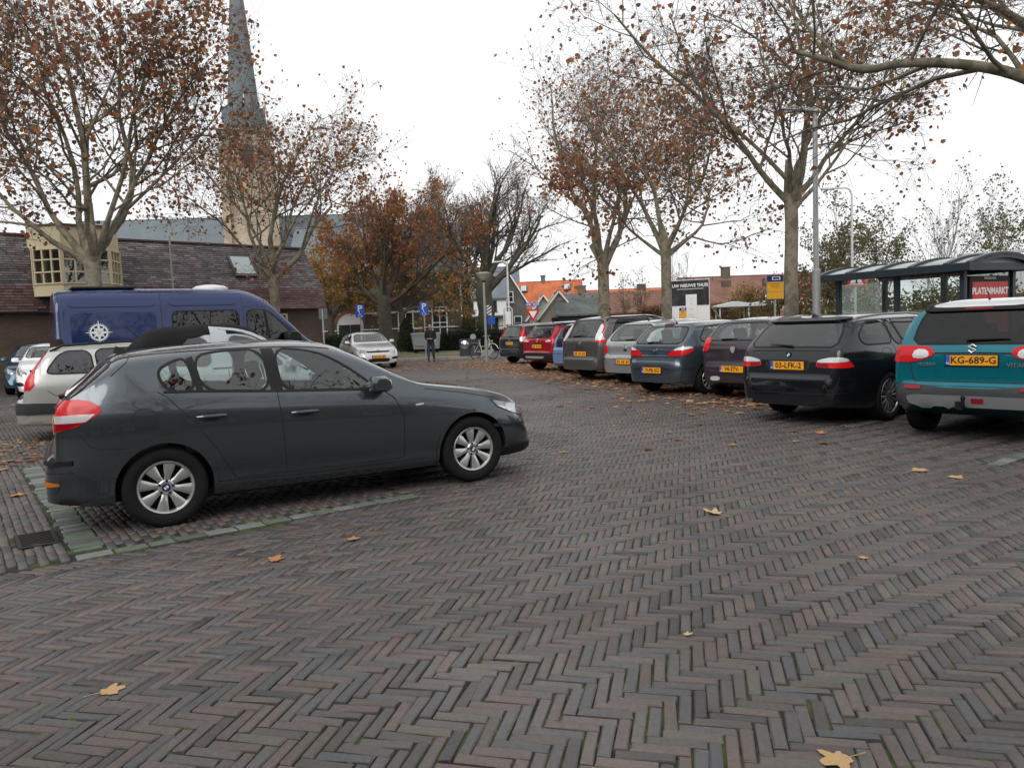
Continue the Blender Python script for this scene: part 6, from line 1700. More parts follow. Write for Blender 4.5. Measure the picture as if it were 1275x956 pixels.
def sky_blue_car():
    p = paint('sky_blue', (.15, .24, .42), .3, .35)
    sp = hatch(2.48, .72, .60, .835, 1.53, .30, p, zb=1.02, tin=.10, rin=.36, bump=.78, bin_=.09, bot_r=.33, tw=.18, endw=.70, lr=.4)
    hd = 33.0
    c = Car('light blue small car with black tailgate, between the red crossover and the people carrier', 'car', at_left((1.66, 23.4), hd, .835), hd, sp, group=ROW)
    kit(c, sp, None, 0, (8, 'five', STEELW))
    c.patch('tailgate', [(-.58, .80), (.58, .80), (.60, 1.03), (-.60, 1.03)], 'rear', BLACKPL, .008, .05, .02, rnd=0)
    c.plate('#', .88, True, sx=.95, off=.025)
    for sg in (-1, 1): c.patch('tail_light', [(41, .76), (41, .98), (47, 1.0), (50, .90), (49, .74)], 'cr', DARKRED, .010, .03, .02, sg, 1)
    ring_emblem(c, .98, .04, 'bolt')
    c.ribbon('bumper_line', [(-48, .62), (0, .61), (48, .62)], 'cr', SEAM, .012, .002)
    c.wiper(.1, 1.05, -.3, 2)

def red_crossover():
    p = paint('red', (.33, .010, .014), .3, .3)
    sp = hatch(2.606, .86, .66, .885, 1.565, .335, p, zb=1.05, tin=.09, rin=.42, bump=.64, bin_=.06, hz=1.05, bot=.25, bot_r=.38, tw=.205, endw=.68, lr=.5, gap=.06)
    hd = 33.0
    c = Car('red crossover with black roof and pale skid plate, diamond emblem on its tailgate', 'car', at_left((.85, 25.6), hd, .885), hd, sp, group=ROW)
    kit(c, sp, '#', .80, (5, 'five', STEELW), None, GLASSD)
    blk = paint('black_roof', (.008, .008, .009), .1, .25)
    c.patch('roof', [(-.32, -.60), (.0, -.68), (1.1, -.68), (1.44, -.56), (1.50, 0), (1.44, .56), (1.1, .68), (.0, .68), (-.32, .60), (-.36, 0)], 'top', blk, .006, .08, .02)
    c.patch('spoiler', [(-.57, 1.44), (.57, 1.44), (.59, 1.50), (-.59, 1.50)], 'rear', blk, .03, .06, .05)
    c.patch('rear_bumper', [(-48, .39), (-20, .38), (20, .38), (48, .39), (48, .58), (20, .595), (-20, .595), (-48, .58)], 'cr', BLACKPL, .014, .06, .03, rnd=0)
    c.patch('skid_plate', [(-.46, .42), (.46, .42), (.54, .49), (-.54, .49)], 'rear', mat('satin_silver', (.36, .36, .36), .4, metal=.4), .03, .06, .02)
    for sg in (-1, 1):
        o = c.patch('tail_light', [(27, .925), (28, .99), (38, 1.04), (49, 1.05), (51, .97), (42, .91)], 'cr', RED, .010, .03, .02, sg, 1)
        c.patch('clear_lens', [(28, .93), (29, .985), (40, 1.01), (41, .94)], 'cr', CLEARLENS, .013, .03, .006, sg, 1, o)
    ring_emblem(c, .99, .05, 'diamond')
    c.ribbon('chrome_strip', [(-.27, .895), (0, .90), (.27, .895)], 'rear', CHROME, .05, .012)
    tailgate_lines(c, .58, .62, .66, .92)
    c.wiper(.1, 1.085, -.3, 2); c.antenna(.1, .2)

def charcoal_hatch():
    p = paint('charcoal', (.022, .026, .030), .3, .32)
    sp = hatch(2.60, .79, .69, .845, 1.55, .305, p, zb=1.02, tin=.05, rin=.30, bump=.60, bin_=.03, hz=1.03, bot_r=.31, tw=.18, endw=.72, lr=.42, k=.22)
    hd = 33.0
    c = Car('charcoal upright hatchback with tall red and white tail lights, at the end by the bicycle', 'car', at_left((.05, 30.9), hd, .845), hd, sp, group=ROW)
    kit(c, sp, '#', .80, (6, 'five', ALLOY), None, GLASSD)
    for sg in (-1, 1):
        o = c.patch('tail_light', [(38, .84), (37, 1.05), (42, 1.40), (47, 1.42), (47, 1.20), (50, 1.05), (49, .84)], 'cr', RED, .012, .03, .02, sg, 1)
        c.patch('clear_lens', [(38.5, .88), (38, 1.03), (49, 1.06), (48, .88)], 'cr', CLEARLENS, .016, .03, .006, sg, 0, o)
    ring_emblem(c, .93, .04, 'bolt'); tailgate_lines(c, .58, .60, .62, .90)
    c.wiper(.1, 1.05, -.3, 2)

def front_kit(c, txt, pz, lights, grille=None, emblem='bolt'):
    for sg in (-1, 1):
        o = c.patch('headlight', lights, 'cf', HEADGLASS, .006, .03, .02, sg, 1)
        c.ribbon('lamp_seam', lights, 'cf', SEAM, .008, .004, sg, closed=True, parent=o, rnd=1)
    if grille: c.patch('radiator_grille', grille, 'front', BLACKPL, .008, .05, .02)
    c.plate(txt, pz, False, sx=.92)
    c.ribbon('bonnet_seam', [(-.62, c.top(c.xf - .35) - .06), (0, c.top(c.xf - .13)), (.62, c.top(c.xf - .35) - .06)], 'front', SEAM, .008)

def silver_facing():
    p = paint('pale_champagne', (.56, .56, .54), .4, .3)
    sp = hatch(2.614, .90, .74, .875, 1.46, .318, p, zb=.98, tin=.10, rin=.50, bump=.68, bin_=.07, hz=.97, tw=.195)
    hd = -68.0; a = R(hd)
    fl = (-4.75, 31.3)       # left front wheel
    P = (fl[0] - math.cos(a) * 2.614 + math.sin(a) * .80, fl[1] - math.sin(a) * 2.614 - math.cos(a) * .80)
    c = Car('pale silver hatchback facing the square, parked beside the blue disabled parking sign', 'car', P, hd, sp, group='cars parked nose-out')
    kit(c, sp, None, 0, (8, 'five', ALLOY))
    front_kit(c, '#', .47, [(22, .70), (36, .75), (50, .80), (52, .74), (44, .64), (30, .61)], [(-.44, .64), (.44, .64), (.47, .70), (-.47, .70)])
    c.patch('air_intake', [(-.40, .27), (.40, .27), (.44, .40), (-.44, .40)], 'front', BLACKPL, .010, .05, .02)
    for sg in (-1, 1): c.patch('fog_lamp_recess', [(27, .35), (46, .37), (47, .47), (30, .46)], 'cf', BLACKPL, .010, .04, .02, sg)
    q = c.proj((0, .70), 'front')[0]
    MB().lathe([(.055, -.004), (.055, .008), (.042, .008), (.042, -.004)], 20, frame_mtx(q + Vector((.01, 0, 0)), (0, 1, 0), (0, 0, 1)), close=True).build('emblem', CHROME, c.root)
    c.ribbon('chrome_strip', [(-.42, .70), (0, .71), (.42, .70)], 'front', CHROME, .02, .012)
    c.ribbon('sill_line', [(.4, .42), (2.2, .42)], 'side', BLACKPL, .04, .006, both=True)

def white_small():
    p = paint('white', (.78, .79, .80), .0, .3)
    sp = hatch(2.38, .66, .56, .80, 1.50, .285, p, zb=1.0, tin=.06, rin=.36, hz=1.02, tw=.17)
    c = Car('white small hatchback facing the square, half hidden by the silver estate', 'car', (-13.9, 23.6), -64, sp, group='cars parked nose-out')
    kit(c, sp, None, 0, (8, 'five', ALLOY))
    front_kit(c, None, .50, [(28, .70), (42, .80), (54, .90), (55, .82), (46, .68), (34, .62)], [(-.36, .60), (.36, .60), (.40, .66), (-.40, .66)])
    for sg in (-1, 1): c.patch('fog_lamp_recess', [(30, .36), (46, .38), (48, .48), (33, .47)], 'cf', BLACKPL, .010, .04, .02, sg)
    p2 = paint('deep_teal', (.02, .07, .11), .4, .3)
    sp = hatch(2.6, .85, .85, .88, 1.54, .32, p2, zb=1.0, tin=.07, rin=.40, hz=1.02, tw=.2)
    c = Car('deep teal estate with roof rails behind the white small hatchback', 'car', (-15.6, 25.9), -64, sp, group='cars parked nose-out')
    kit(c, sp, None, 0, (8, 'five', ALLOY))
    front_kit(c, None, .50, [(28, .70), (42, .76), (54, .82), (55, .76), (46, .66), (34, .62)], [(-.36, .60), (.36, .60), (.40, .70), (-.40, .70)])
    for sg in (-1, 1): MB().tube([c.proj((x, sg * .66), 'top')[0] + Vector((0, 0, dz)) for x, dz in ((-.5, 0), (-.4, .05), (1.1, .05), (1.25, .0))], .018, 8).build('roof_rail', CHROME, c.root, True)
    p3 = paint('wine', (.10, .012, .018), .3, .3)
    sp = hatch(2.5, .8, .7, .86, 1.44, .31, p3, zb=.98, tin=.07, rin=.42, tw=.19)
    c = Car('dark red hatchback seen low beyond the blue van bonnet', 'car', (-8.6, 24.6), 62, sp, group='cars parked nose-out')
    kit(c, sp, '#', .90, (8, 'five', ALLOY), GLASSD)
    for sg in (-1, 1): c.patch('tail_light', [(32, .86), (34, 1.02), (44, 1.06), (50, .98), (48, .84)], 'cr', RED, .010, .03, .02, sg, 1)

def silver_estate():
    p = paint('warm_silver', (.46, .455, .43), .45, .3)
    sp = hatch(2.755, .90, 1.05, .90, 1.49, .32, p, zb=1.0, tin=.14, rin=.46, bump=.68, bin_=.10, hz=1.0, tw=.2, bot_r=.27, wst=1.5, wsb=2.3, lr=.5, endw=.70, k=.26)
    sp['side_windows'] = [[(-.62, 1.06), (-.52, 1.03), (.02, 1.02), (-.02, 1.36), (-.40, 1.35)], [(.10, 1.015), (.93, 1.0), (.90, 1.385), (.06, 1.37)], [(1.02, .995), (1.95, .955), (1.74, 1.14), (1.46, 1.33), (1.30, 1.375), (1.0, 1.385)]]
    c = Car('warm silver estate car with tall red corner lights, behind the open-topped car', 'car', (-6.95, 12.75), 30, sp, group='cars parked beside the dark grey hatchback')
    c.windows(glass('estate_glass', (.2, .22, .22)), glass('estate_rear_glass', (.25, .28, .27))); c.seats(z=.45)
    for sg in (-1, 1):
        o = c.patch('tail_light', [(37, .785), (37, .98), (41.5, 1.16), (47, 1.34), (50, 1.37), (49.5, 1.10), (52.5, .80)], 'cr', RED, .008, .03, .02, sg, 1)
        c.patch('clear_lens', [(38, .90), (38, .975), (41.5, .985), (43, .94), (41.5, .89)], 'cr', CLEARLENS, .012, .02, .005, sg, 1, o)
        MB().tube([c.proj((x, sg * .63), 'top')[0] + Vector((0, 0, dz)) for x, dz in ((-.55, 0), (-.38, .06), (.5, .065), (1.2, .055), (1.36, .0))], .02, 8).build('roof_rail', BLACKPL, c.root, True)
    c.patch('rear_bumper', [(-66, .43), (-25, .43), (25, .43), (66, .43), (66, .58), (52, .60), (25, .61), (-25, .61), (-52, .60), (-66, .58)], 'cr', GREYPL, .014, .05, .03, rnd=0)
    c.plate(None, .80, True)
    tailgate_lines(c, .62, .66, .66, .78)
    c.wheels(.32, .205, 8, 'five', ALLOY, .21); c.mirror(1.95, .98, p); c.wiper(.1, 1.05, -.4, 3)
    MB().box((1.35, 0, .22), (2.1, 1.5, .06)).build('floor_pan', WELL, c.root)
    for x in (.25, 1.15): c.handle(x, .86, recess=False)
    c.ribbon('bumper_seam', [(-.62, .78), (-.52, .70), (-.36, .67)], 'side', SEAM, .008, both=True)

def soft_top():
    p = paint('soft_silver', (.36, .385, .40), .5, .3)
    cloth = mat('soft_top_cloth', (.010, .010, .011), .8, bump=.15, bscale=90, spec=.12)
    sp = hatch(2.446, .80, .68, .85, 1.67, .30, p, zb=1.10, tin=.10, rin=.60, bump=.70, bin_=.08, hz=1.04, tw=.18, wst=1.30, wsb=1.98, k=.26)
    sp['side_windows'] = [[(.02, 1.15), (.66, 1.10), (.62, 1.50), (.34, 1.48)], [(.94, 1.10), (1.64, 1.06), (1.46, 1.26), (1.22, 1.46), (.90, 1.52)]]
    sp['rear_window'] = [(.52, 1.16), (.50, 1.30), (.44, 1.50)]
    c = Car('small silver car with folding black fabric roof and silver roof arches', 'car', (-4.98, 10.72), 30, sp, group='cars parked beside the dark grey hatchback')
    c.windows(glass('soft_top_glass', (.35, .38, .38)), glass('soft_top_rear', (.42, .44, .44)), trim=False); c.seats(z=.5)
    # fabric roof: ridge-and-sag panels over the cabin and rear
    V = []; F = []
    xs = np.linspace(-.30, 1.33, 24); ys = np.linspace(-.71, .71, 15)
    for i, x in enumerate(xs):
        for y in ys:
            q = c.proj((float(x), float(y)), 'top')[0]
            V.append((q.x, q.y, q.z + .018 + .010 * math.sin(i * 1.1) * (1 - abs(y) / .7)))
    for i in range(23):
        for j in range(14): F.append((i * 15 + j, (i + 1) * 15 + j, (i + 1) * 15 + j + 1, i * 15 + j + 1))
    top = MB().add(V, F); t = top.build('fabric_roof', cloth, c.root, True, 60)
    so = t.modifiers.new('thick', 'SOLIDIFY'); so.thickness = .03
    for sg in (-1, 1):
        c.patch('fabric_quarter', [(-.42, 1.13), (-.10, 1.13), (.30, 1.47), (.62, 1.52), (.62, 1.60), (-.05, 1.56)], 'side', cloth, .014, .05, .02, sg, 1)
        c.ribbon('fabric_bow', [(-.05, 1.14), (.22, 1.36), (.36, 1.50)], 'side', cloth, .07, .02, sg)
        # roof arch: wide band behind the doors, slim rail above them
        c.patch('roof_arch', [(.66, 1.07), (.93, 1.07), (.88, 1.60), (.68, 1.62)], 'side', p, .026, .05, .03, sg, 0)
        c.ribbon('roof_rail', [(.80, 1.595), (1.05, 1.565), (1.28, 1.485), (1.55, 1.26), (1.80, 1.09), (1.95, 1.0)], 'side', p, .055, .026, sg, rnd=1, depth=.02)
        c.patch('tail_light', [(40, .78), (40, 1.0), (48, 1.03), (50, .92), (49, .78)], 'cr', RED, .010, .03, .02, sg, 1)
    c.plate(None, .82, True)
    c.antenna(-.15, .26)
    c.wheels(.30, .185, 8, 'five', ALLOY, .195); c.mirror(1.72, 1.06, p)
    c.ribbon('door_seam', [(.86, 1.05), (.88, .36), (1.95, .36), (1.98, .9)], 'side', SEAM, .008, both=True)
    c.handle(1.02, .92, recess=False)
    MB().box((1.22, 0, .23), (1.8, 1.4, .06)).build('floor_pan', WELL, c.root)
    front_kit(c, None, .50, [(28, .72), (42, .82), (54, .90), (55, .82), (46, .70), (34, .64)])
    # thin whip beside the rear window, red brake lamp
    c.patch('brake_light', [(-.12, 1.10), (.12, 1.10), (.12, 1.125), (-.12, 1.125)], 'rear', RED, .02, .04, .01, rnd=0)

def blue_van():
    p = paint('van_blue', (.006, .018, .085), .15, .35, .12)
    W = 1.03; H = 2.50
    wb, fo, ro = 3.68, .85, 1.02
    sp = dict(wb=wb, fo=fo, ro=ro, W=W, wr=.34, paint=p, gap=.06, bot=.30, bot_r=.36, k=.075, lr=.22, lf=.8, endw=.90, tw=.22, q=.2,
              top=[(-ro, .6), (-ro + .01, 1.3), (-ro + .05, 2.38), (-ro + .10, 2.47), (-.4, 2.50), (2.2, 2.50), (2.55, 2.46), (2.95, 2.27), (3.62, 1.50), (3.72, 1.40), (4.2, 1.18), (4.42, .95), (4.51, .55)],
              belt=[(-ro, 1.35), (2.6, 1.35), (3.4, 1.28), (4.0, 1.05), (4.53, .45)],
              cabin=(1.0, 3.45), side_windows=[[(1.02, 1.55), (2.26, 1.55), (2.26, 2.02), (1.02, 2.02)], [(2.44, 1.42), (3.46, 1.36), (3.20, 1.66), (2.92, 1.96), (2.76, 2.02), (2.44, 2.02)]],
              windscreen=[(.80, 1.55), (.76, 1.9), (.70, 2.28)])
    c = Car('dark blue panel van with white compass rose on its side', 'van', (-7.93, 15.36), 33, sp, name='parked_van', group='cars parked beside the dark grey hatchback')
    c.windows(GLASSD, trim=True)
    lite = p
    # pressed panels, ribs, seams
    c.patch('pressed_panel', [(-.72, 2.13), (.70, 2.13), (.74, 2.20), (.70, 2.28), (-.72, 2.28), (-.76, 2.2)], 'side', p, .018, .08, .02, both=True)
    c.patch('pressed_panel', [(-.72, 1.20), (.70, 1.20), (.72, 1.96), (.68, 2.02), (-.68, 2.02), (-.74, 1.94)], 'side', p, .014, .1, .02, both=True)
    c.patch('pressed_panel', [(1.0, 2.13), (2.2, 2.13), (2.24, 2.20), (2.2, 2.28), (1.0, 2.28), (.96, 2.2)], 'side', p, .018, .08, .02, both=True)
    for ln in ([(.82, 2.40), (.82, .5)], [(2.36, 2.38), (2.36, .5)], [(.82, 2.36), (2.36, 2.36)], [(-.90, 2.42), (-.90, .6)], [(2.36, 2.09), (2.9, 2.09), (3.2, 1.9)], [(-.9, .78), (.8, .78)]):
        c.ribbon('door_seam', ln, 'side', SEAM, .010, .002, both=True)
    c.ribbon('window_pillar', [(2.86, 1.42), (2.80, 2.0)], 'side', BLACKPL, .05, .012, both=True)
    c.ribbon('rubbing_strip', [(-.9, .62), (-.45, .62)], 'side', BLACKPL, .12, .012, both=True); c.ribbon('rubbing_strip', [(.45, .62), (3.2, .62)], 'side', BLACKPL, .12, .012, both=True)
    c.mirror(3.30, 1.40, BLACKPL, size=1.7)
    # compass rose
    cx, cz = -.28, 1.66
    q = c.proj((cx, cz), 'side', -1)[0]
    q2 = c.proj((cx, cz + .2), 'side', -1)[0]; q3 = c.proj((cx, cz - .2), 'side', -1)[0]
    M_ = frame_mtx(q + Vector((0, -.020, 0)), (1, 0, 0), q2 - q3)
    mb = MB()
    for k in range(8):
        a = math.pi * k / 4; r = .235 if k % 2 == 0 else .15
        mb.prism([(0, 0), (.04 * math.cos(a - .75), .04 * math.sin(a - .75)), (r * math.cos(a), r * math.sin(a)), (.04 * math.cos(a + .75), .04 * math.sin(a + .75))], 0, .003, M_)
    mb.lathe([(.150, 0), (.150, .003), (.128, .003), (.128, 0)], 36, M_, close=True)
    mb.lathe([(.085, 0), (.085, .003), (.073, .003), (.073, 0)], 28, M_, close=True)
    for k in range(32):
        a = math.pi * k / 16
        mb.prism([(r * math.cos(a + s_), r * math.sin(a + s_)) for r, s_ in ((.155, -.03), (.172, -.03), (.172, .03), (.155, .03))], 0, .003, M_)
    mb.build('compass_rose', mat('decal_white', (.72, .74, .72), .5), c.root)
    # rear: door, hinges, lamps
    for sg in (-1, 1):
        c.patch('tail_light', [(sg * .86, .95), (sg * .97, .95), (sg * .97, 1.5), (sg * .86, 1.5)], 'rear', DARKRED, .012, .05, .02, rnd=1)
        c.patch('hinge', [(-.985, .98), (-.87, .98), (-.87, 1.12), (-.985, 1.12)], 'side', BLACKPL, .03, .05, .03, sg)
        c.patch('hinge', [(-.985, 1.42), (-.87, 1.42), (-.87, 1.56), (-.985, 1.56)], 'side', BLACKPL, .03, .05, .03, sg)
        c.patch('headlight', [(28, .95), (40, 1.0), (54, 1.20), (56, 1.05), (44, .86), (32, .82)], 'cf', HEADGLASS, .006, .05, .02, sg, 1)
    c.ribbon('door_seam', [(0, .5), (0, 2.35)], 'rear', SEAM, .012)
    c.patch('rear_bumper', [(-.9, .38), (.9, .38), (.9, .52), (-.9, .52)], 'rear', BLACKPL, .04, .1, .05)
    c.patch('front_bumper', [(-50, .32), (0, .32), (50, .32), (50, .70), (0, .75), (-50, .70)], 'cf', BLACKPL, .02, .1, .05, rnd=0)
    c.plate(None, .9, True)
    # roof hatch and vent dome
    q = c.proj((-.1, 0), 'top')[0]
    MB().box((q.x, 0, q.z + .02), (1.1, .9, .05)).build('roof_hatch', BLACKPL, c.root, bevel=.03)
    q = c.proj((1.95, 0), 'top')[0]
    MB().lathe([(.36, -.01), (.35, .03), (.28, .07), (.12, .095), (0, .10)], 24, Matrix.Translation(q)).build('roof_vent', mat('vent_white', (.6, .6, .58), .5), c.root, True)
    c.wheels(.34, .22, 6, 'five', STEELW, .21)
    MB().box((2.0, 0, .36), (4.2, 1.8, .06)).build('floor_pan', WELL, c.root)
    for y in (-.5, .5): MB().box((2.55, y, 1.15), (.14, .5, .8)).box((2.52, y, 1.66), (.10, .28, .2)).box((2.78, y, .85), (.5, .5, .16)).build('seat', SEATM, c.root, bevel=.03)

for fn in (suzuki, black_estate, plum_hatch, blue_grey_hatch, silver_hatch, grey_mpv, sky_blue_car, red_crossover, charcoal_hatch, silver_facing, white_small, silver_estate, soft_top, blue_van): fn()
# ---------------------------------------------------------------- street furniture
STEEL = mat('galvanised', (.36, .37, .37), .45, metal=.55, var=.12, vscale=3)
PALE = mat('pale_paint', (.55, .56, .55), .5, var=.08)
SIGNBLUE = mat('sign_blue', (.012, .10, .50), .4)
SIGNRED = mat('sign_red', (.50, .015, .02), .4)
SIGNWHITE = mat('sign_white', (.75, .75, .74), .45)
SIGNYEL = mat('sign_yellow', (.80, .40, .01), .45)
NAVY = mat('sign_navy', (.010, .020, .12), .4)
SHELT = mat('shelter_steel', (.028, .040, .050), .4, metal=.3)
def lamp_post(label, P, h, arm, az, kind='arm', r=.055):
    t = thing('street_lamp', label, 'street lamp', (P[0], P[1], 0), R(az), 'street lamps')
    if kind == 'mushroom':
        MB().tube([(0, 0, 0), (0, 0, .9), (0, 0, .92), (0, 0, h - .12)], [.075, .072, .052, .045], 12).build('pole', STEEL, t, True)
        MB().lathe([(.06, h - .16), (.10, h - .12), (.20, h - .02), (.31, h + .12), (.30, h + .14)], 24).build('lamp_shade', mat('lamp_cream', (.50, .50, .38), .35, coat=.3), t, True)
        MB().lathe([(.31, h + .12), (.32, h + .15), (.20, h + .19), (0, h + .20)], 24).build('lamp_cap', mat('lamp_top', (.30, .31, .28), .5), t, True)
        MB().lathe([(.07, h - .22), (.075, h - .15), (0, h - .13)], 12).build('collar', BLACKPL, t, True)
    elif kind == 'head':
        MB().tube([(0, 0, 0), (0, 0, h * .42), (0, 0, h * .425), (0, 0, h)], [r * 1.5, r * 1.45, r, r * .9], 14).build('pole', STEEL, t, True)
        V = [(-.12, -.10, h - .02), (.72, -.12, h + .10), (.74, .12, h + .10), (-.12, .10, h - .02), (-.12, -.06, h + .07), (.60, -.08, h + .19), (.60, .08, h + .19), (-.12, .06, h + .07)]
        o = MB().add(V, [(3, 2, 1, 0), (4, 5, 6, 7), (0, 1, 5, 4), (1, 2, 6, 5), (2, 3, 7, 6), (3, 0, 4, 7)]).build('lamp_head', STEEL, t, bevel=.02)
        MB().box((.44, 0, h + .046), (.42, .17, .02), mtx=Matrix.Translation((0, 0, 0)) ).build('lens', mat('lamp_lens', (.45, .47, .47), .2), o)
    else:
        pts = [(0, 0, 0), (0, 0, h * .45), (0, 0, h - .25), (.06, 0, h - .08), (.2, 0, h), (arm, 0, h + .01)]
        MB().tube(pts, [r, r * .9, r * .7, r * .65, r * .6, r * .55], 10).build('pole', PALE, t, True)
        MB().box((arm + .16, 0, h - .01), (.42, .13, .09)).build('lamp_head', PALE, t, bevel=.03)
    return t
lamp_post('tall street lamp with flat angled head beside the slim plane trunk, above the black estate', (6.75, 17.0), 5.82, .7, 172, 'head', .058)
lamp_post('slim curved-arm street lamp rising behind the far end of the bus shelter', (13.3, 30.0), 6.25, .8, 180)
lamp_post('thin street lamp standing beside the forked plane tree, before the dark boarding', (6.4, 54.5), 6.0, .8, 175, r=.07)
lamp_post('thin white street lamp beside the charcoal hatchback and the bicycle', (-.02, 50.0), 5.6, .5, 175, r=.075)
lamp_post('short street lamp with pale mushroom shade beside the bicycle', (-1.02, 32.4), 3.55, 0, 0, 'mushroom')

def sign_post(name, label, P, h, face, r=.03, group=None, m=None):
    t = thing(name, label, 'sign', (P[0], P[1], 0), face, group)
    MB().tube([(0, 0, 0), (0, 0, h)], r, 10).build('post', m or STEEL, t, True)
    return t
def wheelchair(parent, M_):
    mb = MB()
    pt = lambda x, y: M_ @ Vector((x, y, 0))
    mb.tube([pt(-.03, .10), pt(-.02, .0), pt(.06, -.005), pt(.09, -.09), pt(.12, -.085)], .011, 6)
    mb.tube([pt(-.022, .05), pt(.05, .05)], .009, 6)
    mb.tube([pt(.075 * math.cos(R(a)) - .01, -.05 + .075 * math.sin(R(a))) for a in range(130, 351, 20)], .010, 6)
    mb.lathe([(.024, -.004), (.024, .004), (0, .004)], 10, M_ @ Matrix.Translation((-.03, .135, 0)))
    mb.build('wheelchair_symbol', SIGNWHITE, parent)
for P, lab in (((-7.1, 36.9), 'blue disabled parking sign behind the pale silver hatchback'), ((-4.1, 37.3), 'blue disabled parking sign on a tall post beside the walking man')):
    t = sign_post('parking_sign', lab, P, 2.72, R(4), group='disabled parking signs')
    o = MB().box((0, -.045, 2.44), (.40, .02, .60)).build('sign_plate', SIGNBLUE, t, bevel=.004)
    text_obj('lettering', 'P', .40, SIGNWHITE, o, frame_mtx((0, -.058, 2.555), (1, 0, 0), (0, 0, 1)), 1.1)
    wheelchair(o, frame_mtx((0, -.058, 2.265), (1, 0, 0), (0, 0, 1)))
t = sign_post('traffic_sign', 'back of a grey road sign on a post beside the shingled hall corner', (-8.05, 33.4), 2.5, R(-20), m=PALE)
MB().box((0, .04, 2.3), (.42, .02, .46)).build('sign_plate', mat('sign_back', (.20, .22, .22), .6), t, bevel=.02)
# give-way sign with street name
t = sign_post('give_way_sign', 'red and white give-way triangle below a blue street name plate', (1.45, 47.5), 2.85, R(2), m=PALE)
tri = lambda s_, z: [(-s_, z + s_ * .58), (s_, z + s_ * .58), (0, z - s_ * 1.15)][::-1]
M_ = frame_mtx((0, -.05, 0), (1, 0, 0), (0, 0, 1))
o = MB().prism(tri(.45, 2.15), 0, .012, M_).build('sign_plate', SIGNRED, t); MB().prism(tri(.26, 2.165), .0125, .016, M_).build('sign_field', SIGNWHITE, o)
o = MB().box((0, -.04, 2.72), (1.0, .02, .17)).build('street_name_plate', SIGNBLUE, t)
mb = MB(); [mb.box((-.36 + .08 * k, -.052, 2.72), (.05, .004, .07)) for k in range(10) if k not in (4,)]; mb.build('lettering', SIGNWHITE, o)
t = sign_post('traffic_sign', 'blue road sign with striped panel beside the big bare trunk', (-1.15, 49.0), 2.6, 0)
MB().box((0, -.04, 1.85), (.45, .02, .45)).build('sign_plate', SIGNBLUE, t); 
o = MB().box((-.12, -.04, 2.5), (.3, .02, .62)).build('stripe_panel', SIGNWHITE, t)
for k in range(3): MB().box((-.12, -.052, 2.32 + k * .2), (.36, .008, .07), mtx=Matrix.Translation((-.12, 0, 2.32 + k * .2)) @ Matrix.Rotation(R(-35), 4, 'Y') @ Matrix.Translation((.12, 0, -2.32 - k * .2))).build('stripe', BLACKPL, o)
# barrier post with red and white bands
t = thing('barrier_post', 'red and white banded post with white hoop beside the charcoal hatchback', 'bollard', (-.25, 36.2, 0))
MB().tube([(0, 0, 0), (0, 0, 2.25), (.08, 0, 2.34), (.30, 0, 2.34), (.38, 0, 2.25), (.38, 0, 0)], .035, 8).build('hoop', PALE, t, True)
for z, m in ((.55, SIGNWHITE), (.80, SIGNRED), (1.05, SIGNWHITE), (1.30, SIGNRED)): MB().tube([(0, 0, z - .12), (0, 0, z + .12)], .055, 10).build('band', m, t)
MB().box((.19, -.03, 1.85), (.26, .02, .6)).build('panel', SIGNWHITE, t)

# bus stop signs
def bus_sign(label, P, rz, s_, text=True):
    t = thing('bus_stop_sign', label, 'sign', (P[0], P[1], 0), rz, 'bus stop signs')
    MB().tube([(0, .03, 0), (0, .03, 2.9 * s_)], .032, 8).build('post', STEEL, t, True)
    MB().box((0, 0, 2.46 * s_), (.56 * s_, .035, .78 * s_)).build('frame', STEEL, t, bevel=.005)
    o = MB().box((0, -.022, 2.74 * s_), (.53 * s_, .012, .20 * s_)).build('header', NAVY, t)
    w_ = MB().box((.03 * s_, -.031, 2.74 * s_), (.27 * s_, .008, .11 * s_)).build('bus_symbol_field', SIGNWHITE, o)
    b = MB(); b.box((.03 * s_, -.037, 2.745 * s_), (.20 * s_, .006, .055 * s_))
    for x in (-.04, .10): b.tube([(x * s_, -.036, 2.715 * s_), (x * s_, -.041, 2.715 * s_)], .014 * s_, 8)
    b.build('bus_symbol', NAVY, o)
    a = MB().box((0, -.022, 2.47 * s_), (.53 * s_, .012, .30 * s_)).build('route_panel', SIGNYEL, t)
    MB().box((0, -.022, 2.195 * s_), (.53 * s_, .012, .21 * s_)).build('route_panel', SIGNYEL, t)
    for k in range(3): MB().box((-.04 + .02 * k, -.030, (2.57 - .055 * k) * s_), ((.36 - .06 * k) * s_, .004, .014 * s_)).build('text_line', mat('ochre_ink', (.25, .12, .01), .6), a)
bus_sign('tall yellow and navy bus stop sign half behind the slim plane trunk', (8.25, 24.0), R(2), .96)
bus_sign('small yellow bus stop sign in front of the billboard', (9.75, 43.5), R(6), .74)

